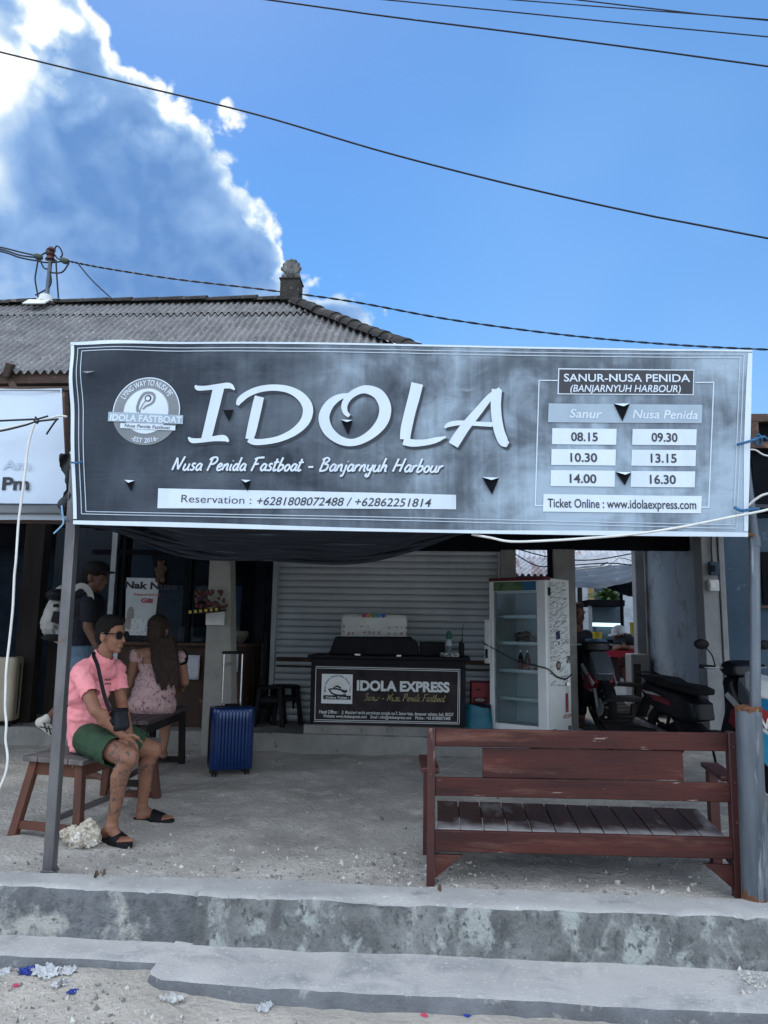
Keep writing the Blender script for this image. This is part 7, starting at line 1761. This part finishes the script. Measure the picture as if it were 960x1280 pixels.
for x0, x1, y0, y1, lb_, Y in ((740, 752, 790, 812, 'yellow plastic tub left of the food cart', 14.2), (788, 800, 778, 800, 'yellow plastic drum behind the capped man', 14.6)):
    a_, b_ = yz(x0, y1, Y), yz(x1, y0, Y); r_ = (b_.x - a_.x) / 2; mb = MB(); mb.lathe([(r_ * .85, 0), (r_, .03), (r_, b_.z - a_.z - .04), (r_ * 1.06, b_.z - a_.z - .03), (r_ * 1.06, b_.z - a_.z)], ((a_.x + b_.x) / 2, Y, a_.z), 18); mb.single('tub', mat('yellow_tub', (.42, .33, .03), (.34, .27, .03), .5), lb_, 'tub', ((a_.x + b_.x) / 2, Y, a_.z), smooth='auto')
    mb = MB(); mb.span(((a_.x + b_.x) / 2 - .3, Y - .3, .3), ((a_.x + b_.x) / 2 + .3, Y + .3, a_.z)); mb.single('crate', m_darkwood, 'dark timber crate standing under the ' + lb_.split(' ', 1)[0] + ' ' + lb_.split(' ')[2], 'crate', ((a_.x + b_.x) / 2, Y, .3))
# palm
pm = thing('palm', 'small bright green palm behind the food cart', 'palm', (yz(762, 760, 17.5).x, 17.5, .6))
m_leaf = mat('palm_green', (.085, .16, .045), (.05, .10, .03), .55, scale=9)
pc_ = yz(760, 752, 17.5)
mb = MB(); mb.cyl((pc_.x, 17.5, .5), pc_, .09, .06, 10); mb.build('trunk', m_darkwood, pm)
rr = random.Random(21)
for k in range(44):
    mb = MB(); a = rr.uniform(0, 2 * pi); l_ = rr.uniform(.45, .8); e_ = rr.uniform(.5, 1.45); P = []
    for i in range(7):
        t = i / 6; P.append(pc_ + Vector((cos(a) * cos(e_) * l_ * t, sin(a) * cos(e_) * l_ * t, sin(e_) * l_ * t - .55 * t * t * l_)))
    for i in range(6):
        d_ = (P[i + 1] - P[i]).normalized(); s_ = d_.cross(Vector((0, 0, 1))).normalized()
        for q in range(3):
            c_ = P[i].lerp(P[i + 1], q / 3)
            for sg_ in (-1, 1):
                w_ = .26 * l_ * (1 - .6 * i / 6); tip = c_ + s_ * sg_ * w_ * .8 + d_ * w_ * .6 - Vector((0, 0, w_ * .35)); n_ = d_ * .014
                mb.face([mb.bm.verts.new(v) for v in (c_ - n_, c_ + n_, tip)])
    mb.tube(P, .008, 4); mb.build('frond', m_leaf, pm, fix=False)
# walls, roofs and tarpaulins beyond
yw = thing('yard_shed', 'blue-grey shed with corrugated roof at the back of the yard', 'shed', (3.2, 19, .6))
mb = MB(); mb.span((-.5, 18.6, .4), (yz(735, 750, 18.6).x, 18.7, yz(735, 722, 18.6).z)); mb.span((yz(776, 750, 18.6).x, 18.6, .4), (9, 18.7, yz(776, 722, 18.6).z)); mb.build('wall', m_wallb, yw)
mb = MB(); mb.span((yz(731, 750, 18.9).x, 18.9, .4), (yz(743, 750, 18.9).x, 19.0, yz(760, 722, 18.9).z)); mb.build('ochre_wall', mat('ochre_plaster', (.42, .29, .13), (.34, .24, .11), .9, scale=2), yw)
mb = MB(); mb.span((yz(743, 750, 18.9).x, 18.92, .4), (yz(781, 750, 18.9).x, 19.0, yz(760, 722, 18.9).z)); mb.build('rear_wall', m_bluewall, yw)
def croof(x0, x1, Y0, Y1, z0, z1, pitch_, mt, nm, par, slant=0.):
    mb = MB(); n_ = int((x1 - x0) / pitch_ * 6); prev = None
    for i in range(n_ + 1):
        x = x0 + (x1 - x0) * i / n_; cur = [mb.bm.verts.new((x + slant * k / 3, Y0 + (Y1 - Y0) * k / 3, z0 + (z1 - z0) * k / 3 + .03 * cos(2 * pi * x / pitch_))) for k in range(4)]
        if prev:
            for k in range(3): mb.face((prev[k], cur[k], cur[k + 1], prev[k + 1]))
        prev = cur
    return mb.build(nm, mt, par, smooth=True)
m_zinc = mat('pale_zinc_sheets', (.46, .48, .50), (.32, .34, .36), .5, .2, scale=2, stretch=(3, .3, 1), c3=(.24, .15, .11), s3=3, t3=(.60, .68), st3=(2, .3, 1))
m_rzinc = mat('rusty_zinc_sheets', (.36, .36, .37), (.23, .17, .16), .6, .1, scale=2.2, stretch=(3, .15, 1), lo=.48, hi=.54)
z_ = lambda y, Y: yz(720, y, Y).z
croof(-1, 9, 18.3, 24, z_(706, 18.3), z_(655, 24), .13, m_zinc, 'roof', yw, .6)
ls_ = thing('lean_to_roof', 'rust-streaked lean-to of old corrugated sheets below the shed roof', 'lean-to', (2.2, 15.5, .6))
croof(-.5, 2.9, 15.0, 17.6, z_(719, 15.0), z_(697, 17.6), .12, m_rzinc, 'roof', ls_, .8)
for x in (-.3, 2.8): mb = MB(); mb.span((x - .04, 15.1, .4), (x + .04, 15.18, z_(719, 15.0))); mb.build('post', m_darkwood, ls_)
mb = MB(); mb.span((-.5, 17.4, .4), (2.6, 17.5, z_(700, 17.4))); mb.build('rear_wall', m_bluewall, ls_)
m_tarp = mat('blue_grey_tarp', (.06, .078, .098), (.035, .047, .062), .6, scale=3, bump=.5, bscale=7, c3=(.13, .15, .17), s3=8, t3=(.6, .7), st3=(1, .3, 1))
def tarp(px, Ys, label, mt, sag=.12):
    P = [at(x, y, Y) for (x, y), Y in zip(px, Ys)]; mb = MB()
    mb.grid(lambda u, v: P[0].lerp(P[1], u).lerp(P[3].lerp(P[2], u), v) + Vector((0, 0, -sag * 4 * u * (1 - u) * (.3 + .7 * v) + .03 * sin(v * 22 + 5 * u) + .02 * fbm((u * 5, v * 5, 1), 1))), 30, 20)
    mb.single('tarpaulin', mt, label, 'tarpaulin', tuple(P[0]), smooth=True, group='tarpaulins over the rear yard', fix=False)
tarp([(690, 712), (815, 700), (815, 722), (690, 728)], (14.2, 14.2, 12.2, 12.2), 'grey tarpaulin stretched high over the rear yard', m_tarp, .10)
tarp([(752, 720), (830, 712), (830, 752), (748, 728)], (13.6, 13.6, 12.0, 12.6), 'dark tarpaulin sagging low beside the white-capped man', mat('dark_tarp', (.035, .045, .058), (.022, .03, .04), .6, scale=3, bump=.5, bscale=7), .05)
tarp([(690, 696), (760, 690), (760, 704), (690, 712)], (16.5, 16.5, 14.5, 14.5), 'pale faded tarpaulin bunched under the shed roof edge', mat('pale_tarp', (.34, .36, .38), (.22, .24, .26), .7, scale=4, bump=.5, bscale=9), .12)
mb = MB(); a_ = yz(775.5, 712, 14.3); mb.cyl((a_.x, 14.3, .5), a_, .03, .03, 10); mb.single('tarp_pole', m_dark, 'thin dark pole propping the tarpaulins beside the food cart', 'pole', (a_.x, 14.3, .5))
for i, (P_, lb_) in enumerate((([(646, 686), (690, 697), (740, 700), (800, 690)], 'thin dark wire sagging across the yard opening'), ([(640, 690), (668, 706), (692, 708), (760, 704), (800, 708)], 'second thin wire crossing lower over the yard roofs'), ([(720, 712), (760, 707), (775, 697), (800, 705)], 'pale cord hooked over the tarpaulins'))):
    mb = MB(); mb.tube(smoothpath([at(x, y, 11.6 + i * .3) for x, y in P_], 6), .010, 6); mb.single('wire', m_cable if i < 2 else m_wcable, lb_, 'wire', tuple(at(P_[0][0], P_[0][1], 11.6 + i * .3)), smooth=True)

# ------------------------------------------------------------------ mast, power lines, cables
mt_ = thing('cable_mast', 'short grey service mast with insulators on the roof ridge', 'mast', (at(61, 375, RY).x, RY, RZ))
mx = at(61, 375, RY).x; tz_ = at(62, 318, RY).z
mb = MB(); mb.cyl((mx, RY - .05, RZ - .1), (mx + .01, RY - .05, tz_), .024, .022, 14); mb.build('pole', m_galv, mt_, smooth='auto')
mb = MB(); mb.lathe([(.10, -.02), (.075, .02), (.06, .06), (.035, .07)], (mx, RY - .06, RZ + .02), 12); mb.box((mx - .02, RY - .2, RZ - .05), (.24, .15, .012), (.68, 0, 0)); mb.build('flashing', m_offwhite, mt_, smooth='auto')
m_ins = mat('glazed_brown_insulator', (.07, .022, .02), (.05, .016, .014), .3); m_mgreen = mat('dull_green_clamp', (.06, .09, .07), (.04, .06, .05), .6)
mb = MB(); mb.lathe([(.02, -.10), (.055, -.09), (.035, -.05), (.05, -.03), (.032, 0), (.05, .02), (.03, .05)], (mx + .005, RY - .05, tz_), 14); mb.build('insulator', m_ins, mt_, smooth='auto')
for (x, y, nm) in ((48, 321, 'clamp'), (62, 315, 'cap'), (81, 326, 'clamp')): p_ = at(x, y, RY - .05); mb = MB(); mb.ell(p_, (.055 if nm == 'clamp' else .04, .04, .035), (0, .3, 0), 10, 8); mb.build(nm, m_mgreen, mt_, smooth=True)
for P_ in ([(48, 323), (45, 340), (44, 350), (47, 368), (48, 373)], [(50, 325), (55, 335), (60, 336)], [(62, 337), (64, 352), (60, 360), (50, 366), (44, 369)], [(59, 362), (58, 366), (61, 370)], [(67, 318), (70, 308), (75, 310), (78, 318), (75, 322)], [(70, 325), (71, 345), (73, 372)], [(86, 329), (78, 340), (66, 341), (62, 339)], [(48, 321), (55, 317), (62, 314), (68, 318), (72, 323), (80, 326)], [(46, 326), (56, 328), (68, 328), (80, 326)]):
    mb = MB(); mb.tube(smoothpath([at(x, y, RY - .06) for x, y in P_], 5), .0085, 6); mb.build('jumper_wire', m_cable, mt_, smooth=True)
def wire(P_, Y, r, label, nm='power_cable', mt=m_cable, ext=True):
    Ys = Y if isinstance(Y, (list, tuple)) else [Y] * len(P_)
    Q = [at(x, y, yy) for (x, y), yy in zip(P_, Ys)]
    if ext == 'both' or ext is True: Q.append(Q[-1] + (Q[-1] - Q[-2]).normalized() * 9)
    if ext == 'both': Q.insert(0, Q[0] + (Q[0] - Q[1]).normalized() * 9)
    mb = MB(); mb.tube(smoothpath(Q, 8), r, 6); mb.single(nm, mt, label, 'cable', tuple(Q[0]), smooth=True)
wire([(0, 65), (160, 104), (320, 143), (480, 190), (640, 231), (800, 267), (960, 298)], 8, .0105, 'long black power cable slanting across the middle of the sky', ext='both')
wire([(330, -1), (480, 20), (640, 40), (800, 61), (960, 83)], 8.6, .0105, 'lowest of the black cables across the upper right sky', ext='both')
wire([(475, -1), (640, 15), (800, 31), (960, 46)], 9.2, .0085, 'thin cable second from bottom in the upper right sky', ext='both')
wire([(632, -1), (720, 6), (850, 16), (960, 24.5)], 9.6, .008, 'upper thin cable nearly touching another at the top right sky corner', ext='both')
wire([(715, -1), (800, 9), (880, 18), (960, 25.5)], 9.9, .009, 'topmost thick cable meeting its neighbour at the top right sky corner', ext='both')
# twisted service cable
Q = smoothpath([at(x, y, 7.44) for x, y in ((84, 326), (130, 335), (220, 349), (330, 362), (440, 377), (560, 399), (700, 418), (830, 430), (960, 437), (1100, 441), (1300, 440))], 40)
mb = MB()
for ph_ in (0, pi):
    mb.tube([q + Vector((0, cos(i * .55 + ph_) * .006, sin(i * .55 + ph_) * .006)) for i, q in enumerate(Q)], .0058, 5)
mb.single('power_cable', m_cable, 'twisted pair cable running from the roof mast past the finial', 'cable', tuple(Q[0]), smooth=True)
for i, (P_, lb_) in enumerate((([(-60, 298), (0, 309), (25, 315), (47, 320)], 'upper cable arriving at the roof mast from the left'), ([(-60, 300), (0, 311.5), (25, 319), (47, 322)], 'middle cable arriving at the roof mast from the left'), ([(-60, 302), (0, 314), (25, 322), (46, 326)], 'lower cable arriving at the roof mast from the left'))): wire([(x - 0, y) for x, y in P_], 7.44, .009, lb_, ext=False)
wire([(98, 330), (112, 347), (126, 361), (143, 376)], 7.42, .0075, 'short black cable dropping from the twisted pair to the roof', ext=False)
# loose white cable hanging at far left and cables on the white banner
WYc = 4.45
wire([(43, 530), (38, 545), (34, 565), (31, 592), (26, 630), (23, 655), (20, 700), (18, 720), (16, 760), (12, 800), (8, 835), (7, 860), (6.5, 885), (8, 905), (7, 925), (9.5, 945), (8, 962), (3, 977), (-6, 996)], WYc + .1, .0075, 'loose white cable hanging down at the far left', 'cable', m_wcable, False)
wire([(-40, 528), (0, 526), (44, 524)], 4.75, .007, 'dark cable straight across the white banner', 'cable', m_cable, False)
wire([(-40, 542), (0, 537), (40, 528), (60, 524), (74, 520), (84, 521)], 4.75, .007, 'pale cable dipping across the white banner to its post', 'cable', m_wcable, False)
wire([(-40, 544), (0, 539), (30, 532), (46, 527), (73, 524)], 4.74, .006, 'thin black cable dipping across the white banner', 'cable', m_cable, False)
wire([(72, 523), (66, 531), (58, 543)], 4.74, .006, 'short black cable end hanging over the white banner', 'cable', m_cable, False)
wire([(44, 521), (48, 526), (46, 529), (43, 525), (50, 523), (60, 520)], 4.73, .006, 'tangled cable knot on the white banner', 'cable', m_cable, False)
wire([(1010, 622), (960, 637), (910, 647), (850, 659), (790, 668), (730, 673), (690, 675.5), (640, 677), (612, 672), (590, 668)], [4.3, 4.38, 4.42, 4.43, 4.44, 4.45, 4.46, 4.48, 4.5, 4.56], .0075, 'white cable draped along the lower right edge of the grey banner', 'cable', m_wcable, False)
wire([(1000, 614), (960, 617), (945, 624), (936, 632)], [4.3, 4.4, 4.45, 4.5], .007, 'thin white wire looping round the pipe post', 'cable', m_wcable, False)
wire([(1000, 571), (960, 570), (945, 563), (938, 562)], [5.1, 5.1, 5.1, 5.1], .006, 'thin pale wire hanging below the rusty frame', 'cable', m_wcable, False)

# ------------------------------------------------------------------ rock, rubble, litter
def lump(c, r, seed, name, mt, label, cat, fl=1.0, vox=.012):
    mb = MB(); rr = random.Random(seed); 
    for k in range(14):
        a = rr.uniform(0, 2 * pi); d_ = rr.uniform(.15, .75) * r; mb.ell((cos(a) * d_, sin(a) * d_, rr.uniform(.1, .75) * r * fl), (rr.uniform(.25, .5) * r, rr.uniform(.25, .5) * r, rr.uniform(.2, .45) * r * fl), (rr.uniform(0, 3), rr.uniform(0, 3), 0), 8, 6)
    o = mb.build(name, mt, None); bake(o, vox, 1, .4, lambda co: r * (.16 * fbm(co, 4 / r, 4) + .10 * fbm(co + Vector((5, 5, 5)), 11 / r, 3))); o.location = c; tag(o, label, cat)
    for p in o.data.polygons: p.use_smooth = False
    return o
lump(tuple(gd(97, 1058, .0)), .165, 4, 'coral_rock', mat('white_coral_rock', (.62, .57, .47), (.42, .38, .32), .95, scale=10, bump=.8, bscale=30, c3=(.74, .71, .64), s3=9, t3=(.55, .65)), 'pale coral rock lying against the splayed bench foot', 'rock', .85, .009)
m_peb = mat('pale_rubble', (.58, .56, .52), (.42, .40, .37), .95, scale=30); m_peb2 = mat('grey_rubble', (.24, .23, .21), (.15, .145, .14), .95, scale=30)
def pebble(mb, c, r, rr):
    n = len(mb.bm.verts); M3 = Euler((rr.uniform(0, 6), rr.uniform(0, 6), rr.uniform(0, 6))).to_matrix()
    V = [Vector(v) for v in ((1, 0, 0), (-1, 0, 0), (0, 1, 0), (0, -1, 0), (0, 0, 1), (0, 0, -1))]; s_ = Vector((rr.uniform(.6, 1.3), rr.uniform(.5, 1.1), rr.uniform(.35, .8)))
    W = [mb.bm.verts.new(Vector(c) + M3 @ Vector((v.x * s_.x * r * rr.uniform(.7, 1.2), v.y * s_.y * r * rr.uniform(.7, 1.2), v.z * s_.z * r * rr.uniform(.7, 1.2)))) for v in V]
    for q in ((0, 2, 4), (2, 1, 4), (1, 3, 4), (3, 0, 4), (2, 0, 5), (1, 2, 5), (3, 1, 5), (0, 3, 5)): mb.face([W[i] for i in q])
def scatter(n, fpos, fr, mt, label, seed, name='gravel'):
    rr = random.Random(seed); mb = MB()
    for i in range(n):
        x, y, z = fpos(rr); pebble(mb, (x, y, z), fr(rr), rr)
    o = mb.build(name, mt, None, fix=False); o['kind'] = 'stuff'; o['label'] = label; return o
def pr_(rr):
    while True:
        y = 3.9 - abs(rr.gauss(0, .5)); x = rr.uniform(-2.6, 2.4)
        if y < 3.68 or x < -1.42: return x, y, zroad(x, y) + .003
scatter(1100, pr_, lambda r: min(.030, .0035 + r.expovariate(1 / .0042)), m_peb, 'pale stones and shell bits scattered on the sandy road', 1)
scatter(700, pr_, lambda r: min(.028, .003 + r.expovariate(1 / .0042)), m_peb2, 'grey stones scattered on the sandy road', 2)
def pd_(rr):
    while True:
        if rr.random() < .5: y = 4.63 + abs(rr.gauss(0, .35)); x = rr.uniform(-2.6, 1.6)
        elif rr.random() < .55: x, y = rr.gauss(-.25, .28), rr.gauss(4.95, .2)
        else: y = rr.uniform(4.7, 8.3); x = rr.uniform(-2.8, 2.6)
        if y > 4.62: return x, y, zdirt(x, y) + .002
scatter(900, pd_, lambda r: min(.030, .0028 + r.expovariate(1 / .0042)), m_peb, 'white coral bits strewn on the dirt floor', 3)
scatter(900, pd_, lambda r: min(.035, .003 + r.expovariate(1 / .005)), m_peb2, 'grey rubble strewn on the dirt floor', 4)
scatter(130, lambda r: (r.gauss(1.62, .10), r.gauss(4.14, .06), -.214), lambda r: .003 + r.expovariate(1 / .005), m_peb, 'crumbled white plaster on the step near the pipe post', 6)
def crumple(px, py, r, seed, mt, label, z=-.31, fl=.5, cat='litter', name='plastic_litter'):
    rr = random.Random(seed); mb = MB(); n_ = 12
    V = [[mb.bm.verts.new((r * (i / n_ * 2 - 1) * rr.uniform(.8, 1.2), r * .75 * (j / n_ * 2 - 1) * rr.uniform(.8, 1.2), abs(fbm((i * .35, j * .35, seed * 3.1), .9, 2)) * r * fl * .7 + .12 * r * abs(fbm((i * .9, j * .9, seed), .9, 2)) + .004)) for j in range(n_ + 1)] for i in range(n_ + 1)]
    for i in range(n_):
        for j in range(n_):
            if abs(fbm((i * .5, j * .5, seed * 1.7), .8)) + ((i - n_ / 2) ** 2 + (j - n_ / 2) ** 2) / (n_ * n_ / 2.6) < .98: mb.face((V[i][j], V[i + 1][j], V[i + 1][j + 1], V[i][j + 1]))
    o = mb.build(name, mt, None, fix=False); p_ = gd(px, py, z); o.location = (p_.x, p_.y, zroad(p_.x, p_.y) - .002 if z < -.2 else z); o.rotation_euler = (0, 0, rr.uniform(0, 6)); tag(o, label, cat)
m_film = mat('white_plastic_film', (.56, .565, .57), (.44, .45, .46), .45, scale=14); m_bfilm = mat('blue_plastic_film', (.03, .05, .30), (.02, .04, .2), .4, scale=10)
crumple(34, 1230, .055, 1, m_bfilm, 'crumpled dark blue plastic wrapper by the step at lower left', fl=.8)
crumple(57, 1233, .075, 2, m_film, 'largest crumpled white plastic bag beside the blue wrapper', fl=.7)
crumple(84, 1231, .055, 3, m_film, 'flattened white plastic cup lid right of the white bag')
crumple(73, 1246, .05, 4, m_film, 'small torn white plastic scrap below the cup lid')
crumple(89, 1255, .03, 5, m_bfilm, 'small blue sweet wrapper on the sand')
crumple(18, 1247, .02, 6, mat('pink_wrapper', (.55, .08, .14)), 'tiny pink wrapper at far lower left')
crumple(3, 1228, .045, 7, m_film, 'white plastic scrap cut by the left frame edge')
crumple(216, 1262, .055, 8, mat('pale_crumpled_paper', (.55, .55, .53), (.4, .4, .39), .8, scale=14), 'crumpled grey-white paper at the front edge of the step', fl=.9)
crumple(330, 1268, .05, 9, m_film, 'white plastic bag piece on the road before the step', fl=.8)
crumple(584, 1276, .022, 10, m_bfilm, 'blue bottle cap scrap at the bottom of the road', fl=.5)
crumple(530, 1276, .02, 11, MATS['pink_wrapper'], 'pink scrap at the bottom of the road', fl=.5)
crumple(918, 1272, .05, 12, m_film, 'white plastic scrap at the lower right road edge', fl=.6)
mb = MB(); a_, b_ = gd(68, 1243, -.29), gd(87, 1221, -.27); mb.cyl(a_, b_, .0065, .0065, 8); mb.single('straw', m_film, 'white plastic straw leaning on the litter', 'straw', tuple(a_))
mb = MB(); a_, b_ = gd(30, 1253, -.30), gd(62, 1243, -.30); mb.cyl(a_, b_, .006, .006, 8); mb.single('straw', m_film, 'flat white stick lying on the sand below the white bag', 'straw', tuple(a_))
for px, py, sd_ in ((119, 1098, 1), (127, 1096, 2), (551, 1115, 3)):
    rr = random.Random(sd_); c_ = gd(px, py, .02); mb = MB()
    for k in range(4): a = rr.uniform(0, 6); mb.prism([c_, c_ + Vector((cos(a) * .02, sin(a) * .02, .015)), c_ + Vector((cos(a + .5) * .012, sin(a + .5) * .012, .045))], (.002, .002, 0))
    mb.single('dead_leaf', mat('dead_leaf_brown', (.11, .075, .05)), ('curled dead leaf on the kerb right of the steel post', 'second curled dead leaf beside the first on the kerb', 'curled dead leaf on the kerb before the bench left leg')[sd_ - 1], 'leaf', tuple(c_))
